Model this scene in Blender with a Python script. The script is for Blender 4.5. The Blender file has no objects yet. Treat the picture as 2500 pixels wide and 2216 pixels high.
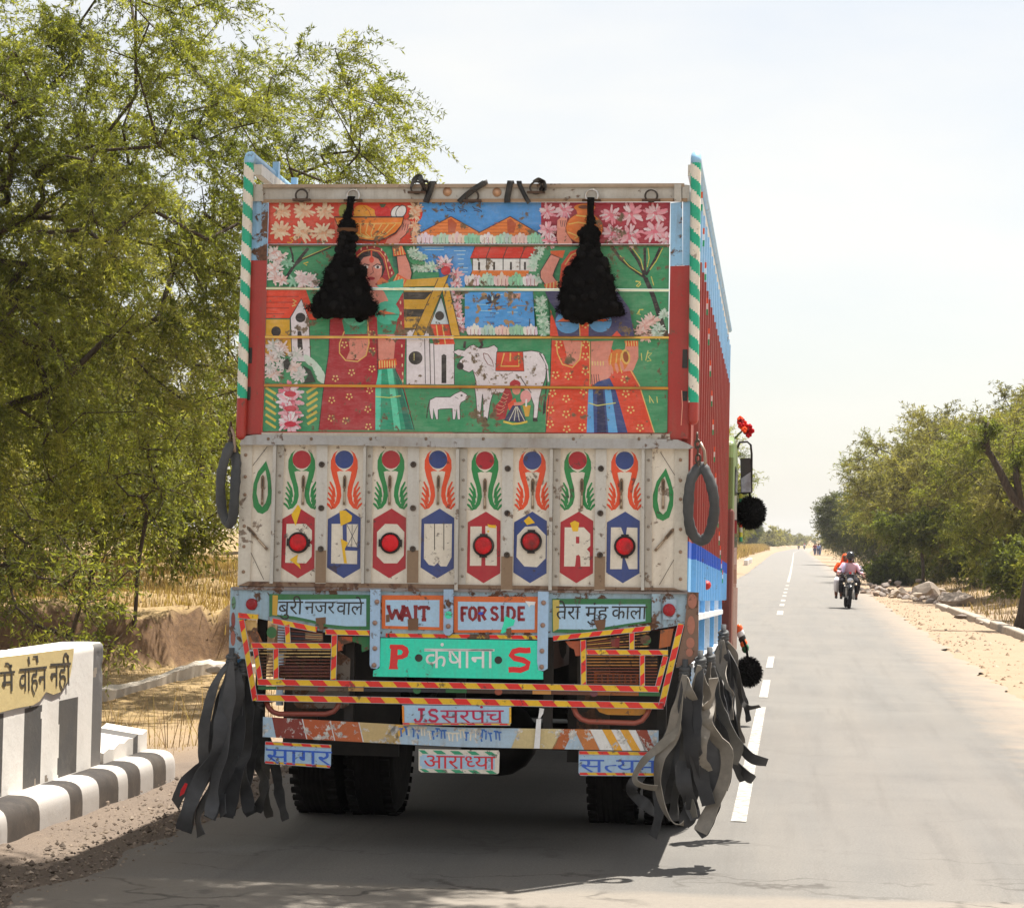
import bpy, bmesh, math, random
import numpy as np
from mathutils import Vector, Matrix, Euler, Quaternion
from mathutils.geometry import tessellate_polygon
rng = np.random.default_rng(7); random.seed(7)
SC = bpy.context.scene; COL = SC.collection

# ------------------------------------------------------------------ camera, sky, sun, exposure
F, CX, CY, CAMH = 5614.0, 1250.0, 1108.0, 1.75
def _cam_axes(vp=(1908, 1323), roll=math.radians(.9)):
    d = Vector((vp[0]-CX, -(vp[1]-CY), -F)).normalized()
    z = Vector((math.sin(roll), math.cos(roll), 0)); z = (z - z.dot(d)*d).normalized()
    return Matrix((d.cross(z), d, z)).transposed()          # world -> camera
MC = _cam_axes(); MCT = MC.transposed()
cam = bpy.data.cameras.new('camera'); camo = bpy.data.objects.new('camera', cam); COL.objects.link(camo)
camo.matrix_world = Matrix.Translation((0, 0, CAMH)) @ MCT.to_4x4()
cam.sensor_width = 36; cam.lens = 36*F/2500; cam.clip_start = .1; cam.clip_end = 6000
SC.camera = camo
SUN = Vector((.21, .31, 1)).normalized()
W = bpy.data.worlds.new('World'); SC.world = W; W.use_nodes = True
nt = W.node_tree; bg = nt.nodes['Background']; sky = nt.nodes.new('ShaderNodeTexSky')
sky.sky_type = 'NISHITA'; sky.sun_disc = False
sky.sun_elevation = math.asin(SUN.z); sky.sun_rotation = math.atan2(SUN.x, SUN.y)
sky.air_density = 1.0; sky.dust_density = 2.0; sky.ozone_density = 1.0; sky.altitude = 200
# thin bright veil of high cloud in front of the clear sky
tc = nt.nodes.new('ShaderNodeTexCoord'); mp = nt.nodes.new('ShaderNodeMapping'); mp.inputs['Scale'].default_value = (1, 1, 3.2)
cl = nt.nodes.new('ShaderNodeTexNoise'); cl.inputs['Scale'].default_value = 3.2; cl.inputs['Detail'].default_value = 6; cl.inputs['Roughness'].default_value = .55
mr = nt.nodes.new('ShaderNodeMapRange'); mr.inputs[1].default_value = .35; mr.inputs[2].default_value = .68; mr.inputs[3].default_value = .50; mr.inputs[4].default_value = .80
mx = nt.nodes.new('ShaderNodeMix'); mx.data_type = 'RGBA'; mx.inputs[7].default_value = (6.65, 6.42, 5.95, 1)
nt.links.new(tc.outputs['Generated'], mp.inputs[0]); nt.links.new(mp.outputs[0], cl.inputs['Vector']); nt.links.new(cl.outputs['Fac'], mr.inputs[0])
nt.links.new(mr.outputs[0], mx.inputs[0]); nt.links.new(sky.outputs[0], mx.inputs[6])
nt.links.new(mx.outputs[2], bg.inputs[0]); bg.inputs[1].default_value = .067
sl = bpy.data.lights.new('sun', 'SUN'); sl.energy = 5.0; sl.angle = math.radians(.55); sl.color = (1, .95, .87)
so = bpy.data.objects.new('sun', sl); COL.objects.link(so); so.rotation_euler = (-SUN).to_track_quat('-Z', 'Y').to_euler()
so.location = (0, 0, 40)
SC.view_settings.view_transform = 'Standard'; SC.view_settings.look = 'None'
SC.view_settings.exposure = 1.3; SC.view_settings.gamma = 1
SC.cycles.max_bounces = 8; SC.cycles.transparent_max_bounces = 8

# ------------------------------------------------------------------ helpers
def ray(px, py):
    return MCT @ Vector(((px-CX)/F, -(py-CY)/F, -1))
O3 = Vector((0, 0, CAMH))
def ground(px, py, z=0.0):
    r = ray(px, py); return O3 + r*((z-CAMH)/r.z)
def atY(px, py, y):
    r = ray(px, py); return O3 + r*(y/r.y)
def atX(px, py, x):
    r = ray(px, py); return O3 + r*(x/r.x)
def lin(c):
    out = []
    for v in c[:3]:
        v = v/255; out.append(v/12.92 if v <= .04045 else ((v+.055)/1.055)**2.4)
    return tuple(out)
def zoom(x0, y0, s):
    return lambda x, y: (x0+x/s, y0+y/s)
ZA = zoom(550, 360, 3.4067); ZB = zoom(1100, 360, 3.1446); ZC = zoom(600, 680, 3.4067); ZD = zoom(1100, 680, 3.2968)
ZE = zoom(500, 1040, 3.4067); ZF = zoom(1080, 1040, 3.097); ZG = zoom(540, 1420, 3.4067); ZH = zoom(1100, 1420, 2.555)
ZI = zoom(1640, 360, 2.59); ZJ = zoom(1640, 1000, 2.3833); ZM = zoom(0, 1400, 2.22); ZO = zoom(900, 400, 4.088)
ZS = zoom(400, 1000, 4.532); ZW = zoom(0, 0, .81757); ZR = zoom(0, 800, 2.589); ZK = zoom(1820, 940, 2.922)

WM = {}
def empty(name, loc, rot=(0, 0, 0)):
    o = bpy.data.objects.new(name, None); COL.objects.link(o); o.location = loc; o.rotation_euler = rot
    o.empty_display_size = .2
    WM[o.name] = Matrix.Translation(loc) @ Euler(rot).to_matrix().to_4x4(); return o
def tag(o, label=None, cat=None, group=None, kind=None):
    if label: o['label'] = label
    if cat: o['category'] = cat
    if group: o['group'] = group
    if kind or cat: o['kind'] = kind or 'thing'
    return o
def link(me, name, parent=None):
    o = bpy.data.objects.new(name, me); COL.objects.link(o)
    if parent is not None: o.parent = parent; WM[o.name] = WM.get(parent.name, Matrix())
    return o
def copy_tree(o, parent=None):
    c = o.copy(); COL.objects.link(c)
    if parent is not None: c.parent = parent
    for ch in [q for q in o.children]: copy_tree(ch, c)
    return c

class MB:
    """collects faces with a colour each; build() links them as ONE mesh object"""
    def __init__(s): s.v = []; s.f = []; s.c = []; s.sm = []; s.col = (1, 1, 1); s.smooth = False
    def face(s, idx, col=None): s.f.append(idx); s.c.append(col or s.col); s.sm.append(s.smooth)
    def quad(s, a, b, c, d, col=None):
        n = len(s.v); s.v += [Vector(a), Vector(b), Vector(c), Vector(d)]; s.face((n, n+1, n+2, n+3), col)
    def tri(s, a, b, c, col=None):
        n = len(s.v); s.v += [Vector(a), Vector(b), Vector(c)]; s.face((n, n+1, n+2), col)
    def hexa(s, b, t, col=None):
        """two quads of corners (same order) joined to a box"""
        n = len(s.v); s.v += [Vector(p) for p in b]+[Vector(p) for p in t]
        for q in ((3, 2, 1, 0), (4, 5, 6, 7), (0, 1, 5, 4), (1, 2, 6, 5), (2, 3, 7, 6), (3, 0, 4, 7)):
            s.face(tuple(n+i for i in q), col)
    def box(s, lo, hi, col=None):
        x0, y0, z0 = lo; x1, y1, z1 = hi
        s.hexa([(x0, y0, z0), (x1, y0, z0), (x1, y1, z0), (x0, y1, z0)], [(x0, y0, z1), (x1, y0, z1), (x1, y1, z1), (x0, y1, z1)], col)
    def bar(s, a, b, w, h, up=(0, 0, 1), col=None):
        a = Vector(a); b = Vector(b); d = (b-a).normalized(); u = Vector(up); r = d.cross(u)
        if r.length < 1e-4: r = d.cross(Vector((1, 0, 0)))
        r.normalize(); u = r.cross(d); r = r*w/2; u = u*h/2
        s.hexa([a-r-u, a+r-u, a+r+u, a-r+u], [b-r-u, b+r-u, b+r+u, b-r+u], col)
    def tube(s, pts, rad, n=8, col=None, cols=None, cap=True, flat=None, closed=False):
        """swept tube; rad scalar or list; flat=(axis, factor) squeezes the section"""
        pts = [Vector(p) for p in pts]; m = len(pts)
        if not hasattr(rad, '__len__'): rad = [rad]*m
        rings = []; pr = None
        for i, p in enumerate(pts):
            if closed: d = pts[(i+1) % m]-pts[i-1]
            else: d = pts[min(i+1, m-1)]-pts[max(i-1, 0)]
            d = d.normalized() if d.length > 1e-9 else Vector((0, 0, 1))
            if pr is None: r = d.orthogonal().normalized()
            else:
                r = pr-d*pr.dot(d); r = r.normalized() if r.length > 1e-6 else d.orthogonal().normalized()
            pr = r; u = d.cross(r); ring = []
            for k in range(n):
                a = 2*math.pi*k/n; o = (r*math.cos(a)+u*math.sin(a))*rad[i]
                if flat: ax = Vector(flat[0]); o = o-ax*o.dot(ax)*(1-flat[1])
                ring.append(len(s.v)); s.v.append(p+o)
            rings.append(ring)
        sm = s.smooth; s.smooth = n > 4
        for i in range(m if closed else m-1):
            c = cols[i] if cols else col
            A = rings[i]; B = rings[(i+1) % m]
            for k in range(n): s.face((A[k], A[(k+1) % n], B[(k+1) % n], B[k]), c)
        s.smooth = sm
        if cap and not closed:
            s.face(tuple(reversed(rings[0])), cols[0] if cols else col); s.face(tuple(rings[-1]), cols[-1] if cols else col)
    def ball(s, c, r, nu=10, nv=6, col=None, sc=(1, 1, 1), rot=None):
        c = Vector(c); sm = s.smooth; s.smooth = True; rings = []
        for j in range(nv+1):
            t = math.pi*j/nv; ring = []
            for i in range(nu if 0 < j < nv else 1):
                a = 2*math.pi*i/nu
                p = Vector((math.sin(t)*math.cos(a)*sc[0], math.sin(t)*math.sin(a)*sc[1], math.cos(t)*sc[2]))*r
                if rot: p = rot @ p
                ring.append(len(s.v)); s.v.append(c+p)
            rings.append(ring)
        for j in range(nv):
            A, B = rings[j], rings[j+1]
            for i in range(nu):
                k = (i+1) % nu
                if j == 0: s.face((A[0], B[i], B[k]), col)
                elif j == nv-1: s.face((A[i], B[0], A[k]), col)
                else: s.face((A[i], B[i], B[k], A[k]), col)
        s.smooth = sm
    def lathe(s, prof, origin, axis=(0, 0, 1), n=16, col=None, cols=None, ang=2*math.pi):
        """prof: (radius, height along axis)"""
        o = Vector(origin); ax = Vector(axis).normalized(); r = ax.orthogonal().normalized(); u = ax.cross(r)
        sm = s.smooth; s.smooth = True; rings = []
        for (R, h) in prof:
            rings.append([len(s.v)+k for k in range(n)])
            for k in range(n):
                a = 2*math.pi*k/n; s.v.append(o+ax*h+(r*math.cos(a)+u*math.sin(a))*R)
        for i in range(len(rings)-1):
            A, B = rings[i], rings[i+1]
            for k in range(n): s.face((A[k], A[(k+1) % n], B[(k+1) % n], B[k]), cols[i] if cols else col)
        s.smooth = False
        s.face(tuple(reversed(rings[0])), cols[0] if cols else col); s.face(tuple(rings[-1]), cols[-1] if cols else col)
        s.smooth = sm
    def poly(s, loops, fn, col=None):
        """flat polygon with holes: loops of 2-D points, fn maps (x, y) to a place"""
        L3 = [[Vector((x, y, 0)) for x, y in L] for L in loops]
        flat = [p for L in L3 for p in L]; n = len(s.v)
        try: T = tessellate_polygon(L3)
        except Exception: return
        s.v += [Vector(fn(p.x, p.y)) for p in flat]
        for t in T:
            a, b, c = (flat[i] for i in t)
            ar = (b.x-a.x)*(c.y-a.y)-(b.y-a.y)*(c.x-a.x)
            if abs(ar) < 1e-9: continue
            s.face(tuple(n+i for i in (t if ar < 0 else t[::-1])), col)
    def prism(s, loop, fn0, fn1, col=None):
        """solid: outline at fn0 (front) joined to fn1 (back)"""
        s.poly([loop], fn0, col); n = len(s.v); m = len(loop)
        s.v += [Vector(fn0(*p)) for p in loop]+[Vector(fn1(*p)) for p in loop]
        for i in range(m): s.face((n+i, n+(i+1) % m, n+m+(i+1) % m, n+m+i), col)
        s.poly([loop[::-1]], fn1, col)
    def build(s, name, mat, parent=None, local=False, bevel=0, fix=True):
        me = bpy.data.meshes.new(name); inv = None
        if parent is not None and not local: inv = WM[parent.name].inverted()
        me.from_pydata([(inv @ p) if inv else p for p in s.v], [], s.f)
        if fix:
            bm = bmesh.new(); bm.from_mesh(me); bmesh.ops.recalc_face_normals(bm, faces=bm.faces[:]); bm.to_mesh(me); bm.free()
        ca = me.color_attributes.new('Col', 'FLOAT_COLOR', 'CORNER')
        lt = np.array([len(f) for f in s.f]); arr = np.ones((lt.sum(), 4), np.float32)
        arr[:, :3] = np.repeat(np.array(s.c, np.float32).reshape(-1, 3), lt, axis=0)
        ca.data.foreach_set('color', arr.ravel()); me.polygons.foreach_set('use_smooth', np.array(s.sm, bool))
        me.materials.append(mat); o = link(me, name, parent)
        if bevel:
            b = o.modifiers.new('bevel', 'BEVEL'); b.width = bevel; b.segments = 2; b.limit_method = 'ANGLE'; b.angle_limit = math.radians(40)
        return o

def np_mesh(name, V, Q, mat, parent=None, C=None, smooth=False):
    """big mesh straight from arrays: V (n,3), Q (m,k) faces of k corners, C (m,3) colours"""
    me = bpy.data.meshes.new(name); k = Q.shape[1]; m = len(Q)
    me.vertices.add(len(V)); me.vertices.foreach_set('co', np.ascontiguousarray(V, np.float32).ravel())
    me.loops.add(m*k); me.loops.foreach_set('vertex_index', np.ascontiguousarray(Q, np.int32).ravel())
    me.polygons.add(m); me.polygons.foreach_set('loop_start', np.arange(0, m*k, k, dtype=np.int32))
    me.polygons.foreach_set('use_smooth', np.full(m, smooth, bool))
    me.update(calc_edges=True)
    if C is not None:
        ca = me.color_attributes.new('Col', 'FLOAT_COLOR', 'CORNER'); arr = np.ones((m*k, 4), np.float32)
        arr[:, :3] = np.repeat(C, k, axis=0); ca.data.foreach_set('color', arr.ravel())
    me.materials.append(mat); return link(me, name, parent)

# ------------------------------------------------------------------ materials
class NT:
    def __init__(s, name):
        s.m = bpy.data.materials.new(name); s.m.use_nodes = True; s.t = s.m.node_tree; s.t.nodes.clear()
        s.out = s.n('ShaderNodeOutputMaterial')
    def n(s, ty, **kw):
        q = s.t.nodes.new(ty)
        for k, v in kw.items(): setattr(q, k, v)
        return q
    def put(s, sock, v):
        if isinstance(v, bpy.types.NodeSocket): s.t.links.new(v, sock)
        else: sock.default_value = v
    def noise(s, vec, scale, detail=4, rough=.55, dist=0, lo=None, hi=None):
        q = s.n('ShaderNodeTexNoise'); s.put(q.inputs['Vector'], vec); q.inputs['Scale'].default_value = scale
        q.inputs['Detail'].default_value = detail; q.inputs['Roughness'].default_value = rough; q.inputs['Distortion'].default_value = dist
        r = q.outputs['Fac']
        return s.ramp(r, lo, hi) if lo is not None else r
    def ramp(s, f, lo, hi, a=0.0, b=1.0):
        q = s.n('ShaderNodeMapRange', clamp=True); s.put(q.inputs[0], f)
        for i, v in ((1, lo), (2, hi), (3, a), (4, b)): s.put(q.inputs[i], v)
        return q.outputs[0]
    def math(s, op, a, b=0.0):
        q = s.n('ShaderNodeMath', operation=op); s.put(q.inputs[0], a); s.put(q.inputs[1], b); return q.outputs[0]
    def mix(s, f, a, b, blend='MIX'):
        q = s.n('ShaderNodeMix', data_type='RGBA', blend_type=blend); s.put(q.inputs[0], f)
        for i, v in ((6, a), (7, b)): s.put(q.inputs[i], v if isinstance(v, bpy.types.NodeSocket) else (*v[:3], 1))
        return q.outputs[2]
    def mapv(s, vec, scale=(1, 1, 1)):
        q = s.n('ShaderNodeMapping'); s.put(q.inputs[0], vec); q.inputs['Scale'].default_value = scale; return q.outputs[0]
    def obj(s): return s.n('ShaderNodeTexCoord').outputs['Object']
    def pos(s): return s.n('ShaderNodeNewGeometry').outputs['Position']
    def col(s): return s.n('ShaderNodeAttribute', attribute_name='Col').outputs['Color']
    def bump(s, h, strength=.3, dist=.01):
        q = s.n('ShaderNodeBump'); s.put(q.inputs['Height'], h); q.inputs['Strength'].default_value = strength; q.inputs['Distance'].default_value = dist
        return q.outputs[0]
    def bsdf(s, col, rough=.6, metal=0.0, normal=None, spec=.5, coat=0):
        q = s.n('ShaderNodeBsdfPrincipled'); s.put(q.inputs['Base Color'], col if isinstance(col, bpy.types.NodeSocket) else (*col[:3], 1))
        s.put(q.inputs['Roughness'], rough); s.put(q.inputs['Metallic'], metal); q.inputs['Specular IOR Level'].default_value = spec
        if coat: q.inputs['Coat Weight'].default_value = coat
        if normal is not None: s.t.links.new(normal, q.inputs['Normal'])
        s.t.links.new(q.outputs[0], s.out.inputs[0]); return q

def m_paint(name, chips=.3, chipcol=(.24, .15, .09), scale=14, dirt=.35, rough=.5, metal=0.0, streak=.3, dirtcol=(.22, .16, .1), bump=.25, brush=0):
    """painted surface: own colour from the mesh, chipped down to primer, with streaks and grime"""
    k = NT(name); o = k.obj(); c = k.col()
    n1 = k.noise(o, scale, 8, .68, .3); n2 = k.noise(o, scale*.22, 5, .6)
    ch = k.ramp(k.math('ADD', k.math('MULTIPLY', n1, .65), k.math('MULTIPLY', n2, .35)), .60-.09*chips, .63-.09*chips)
    g = k.noise(k.mapv(o, (9, 9, 1.1)), 3, 5, .6, 0, .5, .78)
    d2 = k.noise(o, 2.1, 6, .65, 0, .42, .72)
    f = k.math('ADD', k.math('MULTIPLY', g, streak), k.math('MULTIPLY', d2, dirt*.6))
    c = k.mix(f, c, dirtcol); fine = k.noise(o, 60, 3, .6)
    c = k.mix(k.ramp(fine, .3, .7, 0, .22), c, (.5, .45, .4), 'MULTIPLY')
    if brush:
        s0 = k.noise(k.mapv(o, (1, 1, 2.4)), 7, 5, .6, .8); c = k.mix(k.ramp(s0, .45, .72, 0, .28), c, (.55, .52, .5), 'MULTIPLY'); c = k.mix(k.ramp(s0, .5, .25, 0, .10), c, (.85, .8, .72))
        s1 = k.noise(k.mapv(o, (5, 5, 26)), 4, 5, .7, .6); s2 = k.noise(k.mapv(o, (28, 28, 5)), 4, 5, .7, .6)
        c = k.mix(k.ramp(s1, .5, .72, 0, brush), c, (.9, .86, .8)); c = k.mix(k.ramp(s2, .5, .75, 0, brush*1.6), c, (.25, .22, .2), 'MULTIPLY')
    rust = k.mix(k.noise(o, 40, 4, .6, 0, .35, .65), chipcol, tuple(v*.45 for v in chipcol))
    c = k.mix(k.math('MULTIPLY', ch, min(1, .55+chips)), c, rust)
    k.bsdf(c, k.ramp(n2, .3, .7, rough-.1, rough+.15), metal, k.bump(k.math('ADD', k.math('MULTIPLY', ch, -.6), k.math('MULTIPLY', n2, .8)), bump, .01))
    return k.m
M = {}
M['mural'] = m_paint('mural paint', .42, (.27, .19, .11), 20, .25, .5, streak=.1, dirtcol=(.26, .19, .13), brush=.08)
M['gate'] = m_paint('worn gate paint', .28, (.2, .12, .07), 18, .32, .5, streak=.26, dirtcol=(.3, .22, .16))
M['rusty'] = m_paint('rusty weathered paint', .85, (.17, .08, .045), 12, .55, .6, streak=.4, dirtcol=(.14, .08, .05))
M['paint'] = m_paint('enamel paint', .1, (.2, .13, .09), 20, .25, .38, streak=.2)
M['sign'] = m_paint('sign paint', .22, (.1, .06, .05), 24, .2, .42, streak=.12)
M['chipped'] = m_paint('flaking bumper paint', .75, (.75, .72, .68), 22, .4, .5, streak=.3)
M['steel'] = m_paint('weathered steel', .3, (.16, .08, .04), 15, .6, .45, .25, .4)
def m_simple(name, rough=.6, metal=0.0, nscale=30, amt=.35, bump=.2, dust=(.3, .25, .2), dustamt=.3, spec=.5, gain=1.0):
    k = NT(name); o = k.obj(); c = k.mix(1, k.col(), (gain, gain, gain), 'MULTIPLY'); n = k.noise(o, nscale, 5, .6)
    c = k.mix(k.ramp(n, .3, .7, 0, amt), c, (.35, .35, .35), 'MULTIPLY')
    c = k.mix(k.noise(o, nscale*.2, 5, .6, 0, .45, .8), c, k.mix(dustamt, c, dust))
    k.bsdf(c, rough, metal, k.bump(n, bump, .01), spec); return k.m
M['rubber'] = m_simple('dusty black rubber', .55, 0, 25, .4, .25, (.3, .27, .23), .35, .4)
M['tube_rubber'] = m_simple('faded inner tube rubber', .7, 0, 18, .5, .25, (.15, .15, .15), .5)
M['tyre'] = m_simple('dusty tyre rubber', .9, 0, 20, .4, .4, (.05, .045, .04), .3, .15)
M['black'] = m_simple('grimy black metal', .6, .2, 20, .4, .2, (.08, .06, .05), .4)
M['wool'] = m_simple('black wool', 1.0, 0, 90, .5, .6, (.01, .01, .01), .2, .05)
M['chrome'] = m_simple('worn plated steel', .28, .9, 30, .5, .2, (.1, .07, .05), .5)
M['brass'] = m_simple('worn brass strip', .32, .85, 14, .3, .2, (.2, .13, .07), .8)
M['cloth'] = m_simple('cloth', .9, 0, 25, .3, .3, (.2, .2, .2), .05, .2)
M['skin'] = m_simple('skin', .6, 0, 30, .15, .1, (.2, .12, .08), .1)
M['gloss'] = m_simple('glossy paint', .2, 0, 10, .1, .02, (.2, .2, .2), .1)
M['stone'] = m_simple('broken stone', .9, 0, 6, .5, .8, (.35, .27, .2), .5, .2, .72)
def m_lens():
    k = NT('red reflector lens'); o = k.obj()
    v = k.n('ShaderNodeTexVoronoi'); k.put(v.inputs['Vector'], o); v.inputs['Scale'].default_value = 160
    c = k.mix(k.noise(o, 9, 4, .6, 0, .4, .7), k.col(), (.2, .02, .02))
    k.bsdf(c, .38, 0, k.bump(v.outputs['Distance'], .6, .004), .35); return k.m
M['lens'] = m_lens()
def m_bark(name, a, b):
    k = NT(name); o = k.obj(); n = k.noise(k.mapv(o, (6, 6, 1.2)), 4, 7, .65)
    c = k.mix(k.ramp(n, .3, .7), a, b); c = k.mix(.5, c, k.col(), 'MULTIPLY')
    k.bsdf(c, .9, 0, k.bump(n, .8, .03), .2); return k.m
M['bark'] = m_bark('dark rough bark', (.045, .035, .028), (.14, .11, .085))
def m_leaf(name, tr=.5):
    k = NT(name); c = k.mix(1, k.col(), (.78, .78, .78), 'MULTIPLY'); d = k.n('ShaderNodeBsdfPrincipled'); k.put(d.inputs['Base Color'], c)
    d.inputs['Roughness'].default_value = .6; d.inputs['Specular IOR Level'].default_value = .2
    t = k.n('ShaderNodeBsdfTranslucent'); k.put(t.inputs['Color'], k.mix(1, c, (1.5, 1.5, .6), 'MULTIPLY'))
    x = k.n('ShaderNodeMixShader'); x.inputs[0].default_value = tr
    k.t.links.new(d.outputs[0], x.inputs[1]); k.t.links.new(t.outputs[0], x.inputs[2]); k.t.links.new(x.outputs[0], k.out.inputs[0]); return k.m
M['leaf'] = m_leaf('leaf'); M['drygrass'] = m_leaf('dry grass blade', .3)
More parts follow.
